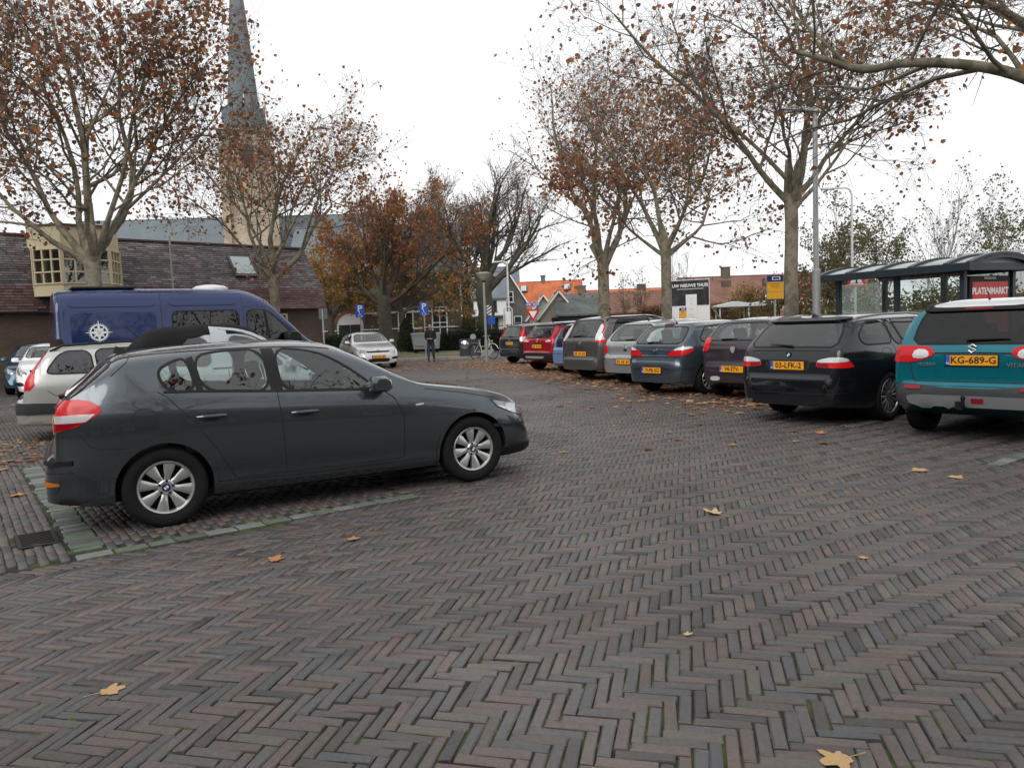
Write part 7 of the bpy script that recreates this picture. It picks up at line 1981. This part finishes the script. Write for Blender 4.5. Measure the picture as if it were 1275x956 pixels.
def billboard():
    t = thing('billboard', 'black and white building-site billboard on timber struts', 'billboard', (10.35, 44.2, 0), R(-22))
    WD = mat('strut_timber', (.26, .20, .14), .8, var=.2)
    MB().box((0, .03, 1.95), (2.16, .06, 3.5)).build('panel', SIGNWHITE, t)
    o = MB().box((0, -.012, 2.95), (2.10, .02, 1.42)).build('poster', mat('poster_black', (.014, .014, .016), .5, col2=(.06, .06, .065), c2scale=1.6, c2lo=.5, c2hi=.7), t)
    text_obj('lettering', 'UW NIEUWE THUIS', .25, SIGNWHITE, o, frame_mtx((0, -.025, 3.36), (1, 0, 0), (0, 0, 1)), .92, bold=.03)
    MB().box((0, -.024, 3.17), (1.5, .004, .05)).build('text_line', mat('soft_ink', (.4, .4, .4), .6), o)
    n = MB().box((.06, -.035, 2.0), (.62, .02, 1.72)).build('notice', SIGNWHITE, t)
    for k, w_ in enumerate((.12, .10, .12, .0, .22, .0, .36, .42, .30)):
        if w_: MB().box((.06, -.047, 2.62 - k * .15), (w_, .004, .03)).build('text_line', mat('soft_ink', (.4, .4, .4), .6), n)
    for x in (-1.0, -.35, .35, 1.0): MB().tube([(x, .10, 0), (x, .10, 3.75)], .05, 6).build('post', STEEL, t)
    for x in (.55, 1.0): MB().tube([(x, .2, 2.3), (x + 1.4, 2.2, .0)], .06, 6).build('strut', WD, t)
    for x in (-.5, .2, .8): MB().tube([(x, .05, 3.68), (x, -.25, 3.82)], .015, 5).build('lamp_arm', STEEL, t)
billboard()

def far_shelter():
    t = thing('bus_shelter', 'small far bus shelter with white frame before the dark barn', 'bus shelter', (14.6, 47.0, 0), R(-4))
    for x in (-1.9, -.2, 1.9):
        for y in (-.6, .6): MB().box((x, y, 1.05), (.07, .07, 2.1)).build('post', PALE, t)
    MB().prism([(-2.1, 2.1), (2.1, 2.1), (2.1, 2.2), (1.1, 2.42), (.0, 2.26), (-.9, 2.42), (-2.1, 2.2)], -.8, .8, frame_mtx((0, 0, 0), (1, 0, 0), (0, 0, 1))).build('roof', mat('shelter_roof_pale', (.5, .54, .53), .4), t)
    for xa, xb in ((-1.86, -.24), (-.16, 1.86)): MB().box(((xa + xb) / 2, .6, 1.2), (xb - xa, .012, 1.7)).build('pane', glass('shelter_glass', (.93, .96, .95)), t)
far_shelter()

def bus_shelter():
    t = thing('bus_shelter', 'dark steel bus shelter with curved roof and red poster case', 'bus shelter', (7.62, 18.3, 0), math.atan2(-2.9, 1.37))
    L_, D_ = 3.3, 1.75
    for x in (.15, 1.7, 3.2):
        for y in (.08, D_ - .12): MB().box((x, y, 1.15), (.10, .10, 2.3)).build('post', SHELT, t, bevel=.006)
    # curved roof with ribs
    n = 14; arc = lambda k, dr: (-.18 + (D_ + .36) * k / n, 2.30 + dr + .19 * (1 - (2 * k / n - 1) ** 2))
    def shell(xa, xb, d0, d1, m, name, par=t):
        V = []; F = []
        for k in range(n + 1):
            y0, z0 = arc(k, d0); y1, z1 = arc(k, d1); V += [(xa, y0, z0), (xb, y0, z0), (xb, y1, z1), (xa, y1, z1)]
        for k in range(n):
            for j in range(4): F.append((k * 4 + j, k * 4 + (j + 1) % 4, (k + 1) * 4 + (j + 1) % 4, (k + 1) * 4 + j))
        F += [(0, 1, 2, 3), (n * 4 + 3, n * 4 + 2, n * 4 + 1, n * 4)]
        return MB().add(V, F).build(name, m, par, True, 40)
    roof = shell(-.25, L_ + .25, .03, .06, mat('roof_sheet', (.10, .12, .135), .3, coat=.5), 'roof')
    for x in (-.25, .55, 1.35, 2.15, 2.95, L_ + .13): shell(x, x + .12, -.02, .10, SHELT, 'roof_rib', roof)
    for y in (-.2, D_ + .2): MB().box((L_ / 2, y, 2.30), (L_ + .5, .10, .16)).build('gutter', SHELT, t, bevel=.01)
    MB().prism([arc(k, 0.02) for k in range(n + 1)], 0, .02, frame_mtx((L_ + .10, 0, 0), (0, 1, 0), (0, 0, 1))).build('end_infill', mat('infill_pale', (.42, .43, .40), .5), t)
    MB().box((L_ + .12, D_ / 2, 2.30), (.10, D_ + .3, .14)).build('end_beam', SHELT, t)
    G1 = glass('shelter_glass', (.93, .96, .95))
    for xa, xb in ((.2, 1.65), (1.75, 3.15)):
        MB().box(((xa + xb) / 2, D_ - .12, 1.25), (xb - xa, .012, 1.9)).build('pane', G1, t)
        MB().box(((xa + xb) / 2, .08, 1.25), (xb - xa, .012, 1.9)).build('pane', G1, t)
    MB().box((.15, D_ / 2, 1.25), (.012, D_ - .3, 1.9)).build('pane', G1, t)
    # hand-hook stickers on the glass
    for x, z in ((.55, 1.82), (1.25, 1.88), (2.45, 1.86)):
        M_ = frame_mtx((x, .070, z), (1, 0, 0), (.25, 0, 1))
        mb = MB(); mb.box((0, .12, 0), (.05, .16, .003), mtx=M_)
        for k in range(3): mb.box((-.03 + .03 * k, .23, 0), (.012, .09, .003), mtx=M_)
        mb.tube([M_ @ Vector((.05 * math.cos(R(a)) , -.02 + .05 * math.sin(R(a)), 0)) for a in range(170, 391, 20)], .012, 5)
        mb.build('sticker', mat('sticker_pale', (.6, .64, .62), .5), t)
    # poster case at the near end
    c = empty('poster_case', (L_ - .15, D_ * .5, 0), 0, t)
    MB().box((0, 0, 1.20), (.16, 1.28, 1.86)).build('case', BLACKPL, c, bevel=.01)
    p = MB().box((.082, 0, 1.20), (.012, 1.12, 1.62)).build('poster', mat('poster_red', (.50, .015, .015), .35), c)
    text_obj('lettering', 'PLATENMARKT', .185, SIGNWHITE, p, frame_mtx((.0895, 0, 1.82), (0, 1, 0), (0, 0, 1)), .90, bold=.035)
    text_obj('lettering', 'HILLENAAL', .075, SIGNWHITE, c, frame_mtx((.083, 0, 2.085), (0, 1, 0), (0, 0, 1)), 1.0)
    MB().box((1.7, D_ - .35, .48), (2.2, .34, .05)).build('bench', mat('bench_wood', (.12, .08, .05), .6), t)
    for x in (.9, 2.5): MB().box((x, D_ - .35, .23), (.06, .06, .46)).build('bench_leg', SHELT, t)
bus_shelter()
t = sign_post('warning_sign', 'red-edged triangular warning sign on a white post behind the shelter glass', (9.35, 20.9), 2.52, R(3), m=PALE)
M_ = frame_mtx((0, -.045, 2.18), (1, 0, 0), (0, 0, 1)); o = MB().prism([(-.30, 0), (.30, 0), (0, .52)], 0, .012, M_).build('sign_plate', SIGNRED, t)
MB().prism([(-.20, .055), (.20, .055), (0, .40)], .0125, .016, M_).build('sign_field', SIGNWHITE, o); MB().prism([(-.025, .08), (.03, .08), (.025, .26), (-.02, .26)], .0165, .019, M_).build('pictogram', INK, o)

def waste_container():
    G_ = mat('container_grey', (.30, .33, .32), .5, var=.15, vscale=3)
    t = thing('waste_container', 'grey four-wheeled waste container behind the walking man', 'waste container', (-4.85, 44.6, .11), R(3))
    V = [(-.72, -.42, .22), (.72, -.42, .22), (.72, .42, .22), (-.72, .42, .22), (-.82, -.50, 1.05), (.82, -.50, 1.05), (.82, .50, 1.05), (-.82, .50, 1.05)]
    MB().add(V, [(3, 2, 1, 0), (0, 1, 5, 4), (1, 2, 6, 5), (2, 3, 7, 6), (3, 0, 4, 7), (4, 5, 6, 7)]).build('bin_body', G_, t, bevel=.02)
    MB().box((0, 0, 1.10), (1.70, 1.04, .09)).build('lid', mat('lid_grey', (.36, .38, .37), .5), t, bevel=.03)
    for x in (-.84, .84): MB().box((x, 0, .92), (.06, .3, .12)).build('lifting_lug', GREYPL, t)
    for x in (-.36, .36): MB().box((x, -.475, .62), (.55, .02, .42)).build('front_rib', G_, t, bevel=.01)
    MB().box((.5, -.50, .80), (.12, .02, .22)).build('label', SIGNWHITE, t)
    for x in (-.6, .6):
        for y in (-.32, .32): MB().lathe([(.10, -.03), (.10, .03), (.04, .03), (0, .03)], 12, Matrix.Translation((x, y, .10)) @ Matrix.Rotation(R(90), 4, 'X')).build('wheel', RUBBER, t)
    D_ = mat('unit_dark', (.028, .036, .042), .5, var=.15)
    t = thing('underground_waste_unit', 'dark waste inlet box with round silver hatch beside the bicycle', 'waste container', (-1.95, 37.4, .0), R(-4))
    MB().box((0, 0, .46), (.95, .8, .82)).build('cabinet', D_, t, bevel=.02)
    MB().box((0, 0, .89), (.99, .84, .04)).build('lid', D_, t, bevel=.01)
    MB().lathe([(.20, -.01), (.20, .03), (.14, .07), (0, .09)], 20, frame_mtx((-.22, -.40, .66), (1, 0, 0), (0, 0, 1))).build('hatch', CHROME, t, True)
    MB().lathe([(.14, 0), (.14, .05), (0, .05)], 16, frame_mtx((.16, -.05, 1.02), (1, 0, 0), (0, 0, 1))).tube([(.16, -.02, .9), (.16, -.02, 1.05)], .04, 8).build('round_sign', STEEL, t)
waste_container()

def bicycle():
    t = thing('bicycle', 'cream city bicycle leaning by the short street lamp', 'bicycle', (-1.25, 35.6, 0), R(-38))
    CR = mat('bike_cream', (.55, .53, .42), .35, coat=.4)
    for x in (-.53, .53):
        w_ = empty('wheel', (x, 0, .34), 0, t)
        MB().lathe([(.335 + .018 * math.cos(a), .018 * math.sin(a)) for a in [k * math.pi / 3 for k in range(6)]], 28, Matrix.Rotation(R(90), 4, 'X'), close=True).build('tyre', RUBBER, w_, True)
        sp = MB()
        for k in range(14): sp.tube([(0, 0, 0), (.32 * math.cos(k * .4488), 0, .32 * math.sin(k * .4488))], .0025, 3)
        sp.tube([(0, -.04, 0), (0, .04, 0)], .022, 8); sp.build('spokes', STEEL, w_)
        MB().tube([(x + .37 * math.cos(R(a)), 0, .34 + .37 * math.sin(R(a))) for a in (range(30, 171, 20) if x < 0 else range(20, 151, 20))], .02, 5).build('mudguard', CR if x > 0 else BLACKPL, t)
    f = MB(); BB, ST, HT, RA, FA = (-.10, 0, .30), (-.24, 0, .80), (.36, 0, .82), (-.53, 0, .34), (.53, 0, .34)
    f.tube([BB, ST], .018, 8); f.tube([BB, (.30, 0, .52), (.385, 0, .70)], .02, 8); f.tube([(-.19, 0, .56), (.22, 0, .60), (.37, 0, .76)], .016, 8)
    for y in (-.05, .05): f.tube([RA, (-.16, y * .5, .32)], .011, 6); f.tube([RA, (-.22, y * .4, .72)], .009, 6); f.tube([(.40, y, .66), (.44, y, .55), FA], .012, 6)
    f.tube([(.33, 0, .92), (.40, 0, .64)], .02, 8); f.build('frame', CR, t, True)
    MB().tube([(.33, 0, .90), (.31, 0, 1.04)], .014, 8).tube([(.20, -.28, 1.03), (.27, -.20, 1.08), (.32, 0, 1.06), (.27, .20, 1.08), (.20, .28, 1.03)], .012, 6).build('handlebar', STEEL, t, True)
    MB().tube([(-.24, 0, .78), (-.27, 0, .90)], .013, 6).build('seat_post', STEEL, t)
    MB().add([(-.42, -.10, .93), (-.42, .10, .93), (-.26, .06, .94), (-.12, .02, .93), (-.12, -.02, .93), (-.26, -.06, .94), (-.40, 0, .88)], [(0, 5, 4, 3, 2, 1), (0, 1, 6), (1, 2, 6), (2, 3, 6), (3, 4, 6), (4, 5, 6), (5, 0, 6)]).build('saddle', BLACKPL, t)
    MB().box((-.55, 0, .73), (.36, .12, .015)).tube([(-.53, 0, .36), (-.60, 0, .72)], .008, 5).build('luggage_rack', STEEL, t)
    MB().box((-.32, .03, .32), (.42, .03, .07)).build('chain_guard', BLACKPL, t); MB().tube([(-.10, -.10, .30), (-.10, .10, .30)], .012, 6).tube([(-.10, .09, .30), (.02, .09, .18)], .010, 5).tube([(-.10, -.09, .30), (-.22, -.09, .42)], .010, 5).build('crank', STEEL, t)
    MB().tube([(.45, 0, .80), (.52, 0, .82)], [.045, .05], 10).build('headlight', STEEL, t)
bicycle()

# ---------------------------------------------------------------- the walking man
def person(label, P, rz, h, name='person'):
    t = thing(name, label, 'person', P, rz)
    b = MB()
    # joints in metres for a 1.75 m figure; x right, -y forward
    def limb(pts, rad, n=10): b.tube(pts, rad, n)
    def ball(c, r_, sq=(1, 1, 1)):
        M_ = Matrix.Translation(c) @ Matrix.Diagonal((*sq, 1))
        b.lathe([(r_ * math.sin(R(a)), -r_ * math.cos(R(a))) for a in (2, 25, 50, 75, 100, 125, 150, 178)], 12, M_)
    # torso with shoulders, chest, waist, hips
    for z0, z1, rx0, rx1, ry0, ry1 in ((.86, 1.00, .165, .160, .115, .115), (1.00, 1.18, .160, .175, .115, .125), (1.18, 1.36, .175, .190, .125, .125), (1.36, 1.46, .190, .13, .125, .09)):
        V = []; n = 16
        for z, rx, ry in ((z0 - .01, rx0, ry0), (z1 + .01, rx1, ry1)):
            V += [(rx * math.cos(2 * math.pi * k / n), ry * math.sin(2 * math.pi * k / n), z) for k in range(n)]
        b.add(V, [tuple(range(n))[::-1], tuple(range(n, 2 * n))] + [(k, (k + 1) % n, n + (k + 1) % n, n + k) for k in range(n)])
    limb([(0, 0, 1.42), (0, -.015, 1.55)], [.065, .058])
    ball((0, -.025, 1.635), .098, (.80, .98, 1.18)); ball((0, -.05, 1.575), .055, (1, 1.1, .9))
    b.tube([(0, -.115, 1.645), (0, -.135, 1.61), (0, -.118, 1.60)], [.008, .016, .012], 6)
    for sg in (-1, 1):
        ball((sg * .082, -.01, 1.625), .022, (.5, 1, 1.5))
        # arms: elbows bent, hands together in front of the belly
        limb([(sg * .175, 0, 1.41), (sg * .215, .02, 1.30), (sg * .235, .03, 1.12)], [.068, .062, .052]); limb([(sg * .235, .03, 1.12), (sg * .17, -.10, 1.06), (sg * .075, -.215, 1.07)], [.052, .046, .034]); ball((sg * .19, 0, 1.41), .072)
        # palm and fingers curled round the phone
        b.box((sg * .055, -.245, 1.075), (.06, .075, .035))
        for k in range(4):
            y = -.225 - k * .017; ln = (.052, .060, .056, .044)[k]
            b.tube([(sg * .05, y, 1.085), (sg * .03, y - .006, 1.105), (sg * (.05 - ln * .8), y - .008, 1.10)], [.0095, .009, .008], 6)
        b.tube([(sg * .06, -.225, 1.09), (sg * .045, -.235, 1.12), (sg * .02, -.245, 1.125)], [.011, .010, .009], 6)
    # legs mid-stride
    for sg, kn, an, toe in ((-1, (-.10, -.10, .50), (-.095, -.10, .09), -.24), (1, (.10, .00, .49), (.10, .16, .12), .04)):
        limb([(sg * .085, 0, .90), (sg * .098, kn[1] * .5, .70), kn], [.098, .088, .062]); limb([kn, (kn[0], (kn[1] + an[1]) / 2, .32), an], [.062, .058, .045])
        b.tube([(an[0], an[1] + .05, .045), (an[0], an[1] - .06, .05), (an[0], toe + .02, .04), (an[0], toe - .02, .032)], [.042, .048, .042, .026], 8)
    o = b.build('body', None or WHITEP, t)
    m = o.modifiers.new('remesh', 'REMESH'); m.mode = 'VOXEL'; m.voxel_size = .0085
    m = o.modifiers.new('smooth', 'SMOOTH'); m.iterations = 3; m.factor = .5
    apply_mods(o)
    me = o.data
    SK = mat('skin', (.42, .24, .17), .55); JK = mat('jacket_black', (.010, .011, .014), .75, bump=.2, bscale=40); JE = mat('jeans_blue', (.022, .036, .060), .85, var=.25, vscale=12); SH = mat('shoe_dark', (.03, .022, .018), .6)
    me.materials.clear()
    for q in (SK, JK, JE, SH): me.materials.append(q)
    idx = []
    for p in me.polygons:
        c = p.center
        if c.z < .085 : k = 3
        elif c.z > 1.475: k = 0
        elif c.y < -.205 and c.z > 1.0: k = 0
        elif c.z > .86: k = 1
        else: k = 2
        idx.append(k)
    me.polygons.foreach_set('material_index', idx); me.polygons.foreach_set('use_smooth', [True] * len(me.polygons))
    HR = mat('hair_dark', (.02, .015, .012), .8)
    hb = MB(); hb.lathe([(.100 * math.sin(R(a)), -.1 * math.cos(R(a))) for a in (70, 95, 120, 145, 165, 178)], 14, Matrix.Translation((0, .002, 1.655)) @ Matrix.Rotation(R(-14), 4, 'X') @ Matrix.Diagonal((.84, 1.02, 1.12, 1))); hb.build('hair', HR, t, True)
    e = MB()
    for sg in (-1, 1): e.box((sg * .032, -.115, 1.648), (.022, .010, .010)); e.box((sg * .032, -.117, 1.668), (.034, .010, .006))
    e.box((0, -.112, 1.573), (.042, .012, .007)); e.build('facial_features', HR, t)
    MB().box((0, -.085, 1.475), (.13, .10, .04)).build('collar', JK, t, bevel=.01)
    t.scale = (h / 1.75,) * 3
    return t
person('man in black jacket and blue jeans walking with hands together before him', (-3.55, 34.4, 0), R(-6), 1.68)
ph = thing('phone', 'small phone held in the hands of the walking man', 'phone', (-3.55, 34.4, 0), R(-6))
MB().box((0, -.235, 1.085), (.14, .07, .010)).build('phone_body', BLACKPL, ph, bevel=.004); ph.scale = (1.68 / 1.75,) * 3
# a second person's head shows above the parked cars at the stop
person('person with dark hair standing at the bus stop, only the head above the cars', (7.62, 21.6, 0), R(30), 1.76)

# ---------------------------------------------------------------- fallen leaves
def fallen_leaf_mesh(seed, curl=.25):
    r = random.Random(seed); V = [(0, 0, .008)]; n = 30
    lobes = [(-2.2, .55), (-1.05, .86), (0, 1.0), (1.05, .86), (2.2, .55)]
    out = []
    for k in range(n):
        a = -math.pi + 2 * math.pi * k / n
        rad = .42
        for la, lr in lobes:
            d = abs((a - la + math.pi) % (2 * math.pi) - math.pi); rad = max(rad, lr * max(0, 1 - (d / .80) ** 1.7))
        rad *= r.uniform(.86, 1.08)
        x, y = rad * math.cos(a) * .5, rad * math.sin(a) * .5
        z = .010 + curl * (x * x * .6 + y * y) + .03 * abs(math.sin(2 * a + seed)) * rad + (.10 * curl * max(0, y))
        out.append((x, y, z))
    mid = [(x * .5, y * .5, .008 + (z - .01) * .3) for x, y, z in out]
    V += mid + out
    F = [(0, 1 + k, 1 + (k + 1) % n) for k in range(n)] + [(1 + k, 1 + n + k, 1 + n + (k + 1) % n, 1 + (k + 1) % n) for k in range(n)]
    mb = MB(); mb.add(V, F); mb.tube([(-.1, 0, .012), (-.35, .03, .02), (-.62, .02, .012)], [.012, .009, .012], 5)
    return mb
LEAFM = [mat('fallen_tan', (.42, .27, .12), .7, var=.25, vscale=25, bump=.3, bscale=80), mat('fallen_rust', (.36, .16, .06), .7, var=.25, vscale=25, bump=.3, bscale=80), mat('fallen_pale', (.46, .33, .19), .7, var=.25, vscale=25, bump=.3, bscale=80)]
LV = [fallen_leaf_mesh(i, .15 + .35 * (i % 3)).mesh('fallen_leaf', LEAFM[i % 3], True, 60) for i in range(9)]
for i, (x, y, s_, rz, lab) in enumerate([(1.06, 2.50, .17, 200, 'large tan leaf with long stem lying on the herringbone bricks'), (-1.78, 3.20, .15, 30, 'tan leaf curled on the bricks, alone in front of the stone edging')]
        + [(x, y, s_, rz, 'single dry leaf lying on the bare brick lane') for x, y, s_, rz in ((-1.62, 5.02, .16, 80), (-1.20, 5.45, .13, 10), (1.53, 5.85, .19, 140), (3.75, 7.1, .22, 20), (3.92, 6.75, .20, 100), (3.85, 9.6, .22, 60), (.55, 8.9, .15, 0), (.78, 3.55, .06, 0), (2.1, 4.6, .08, 70), (5.0, 7.0, .14, 30), (3.3, 9.0, .12, 10))]
        + [(x, y, s_, rz, 'dry leaf lying on the coursed bricks of the bays') for x, y, s_, rz in ((-5.0, 7.6, .2, 20), (-4.55, 7.5, .14, 90), (-4.05, 7.0, .2, 40), (-6.6, 9.9, .2, 10), (-6.2, 9.2, .2, 70))]):
    o = bpy.data.objects.new('fallen_leaf', LV[(0, 3, 1, 4, 2)[i % 5]] if i else LV[0]); COL.objects.link(o)
    o.location = (x, y, float(heave(x, y)) + .002); o.rotation_euler = (0, 0, R(rz)); o.scale = (s_,) * 3
    tag(o, lab, 'leaf', 'fallen leaves on the lane')
def leaf_litter():
    r = random.Random(3); mb = MB()
    cols = [(.42, .24, .13), (.34, .17, .10), (.50, .34, .20), (.30, .16, .10), (.24, .13, .09), (.52, .31, .16)]
    def scatter(n, fx):
        for _ in range(n):
            x, y = fx(); s_ = r.uniform(.06, .17); a = r.uniform(0, 6.28); c = cols[r.randrange(6)]; b = r.uniform(.7, 1.5); mb.col = tuple(q * b for q in c)
            z = float(heave(x, y)) + .004 if y < YMAX else .003
            V = []
            k = 7
            for j in range(k):
                t_ = a + j * 6.283 / k; rr = s_ * r.uniform(.30, .62); V.append((x + rr * math.cos(t_), y + rr * math.sin(t_), z + r.uniform(0, .03)))
            V.append((x, y, z + .012)); mb.add(V, [(j, (j + 1) % k, k) for j in range(k)])
    def row():
        t_ = r.random() ** .8; s_ = r.gauss(-.4, .75)
        return 4.6 - 5.0 * t_ + s_ * .95 + .3, 12.2 + 18.5 * t_ + s_ * .3
    scatter(2800, row)
    scatter(1100, lambda: (r.gauss(-1.6, 2.6), r.uniform(27.5, 36.2)))
    scatter(260, lambda: (r.uniform(-10, -5.6), r.uniform(9.3, 12.2)))
    scatter(120, lambda: (r.uniform(-16, -9), r.uniform(14, 20)))
    scatter(120, lambda: (r.uniform(-2, 4.5), r.uniform(8.5, 26)))
    o = mb.build('leaf_litter', LEAF); tag(o, 'dry brown leaves scattered along the parked cars', 'leaf litter', kind='stuff')
leaf_litter()
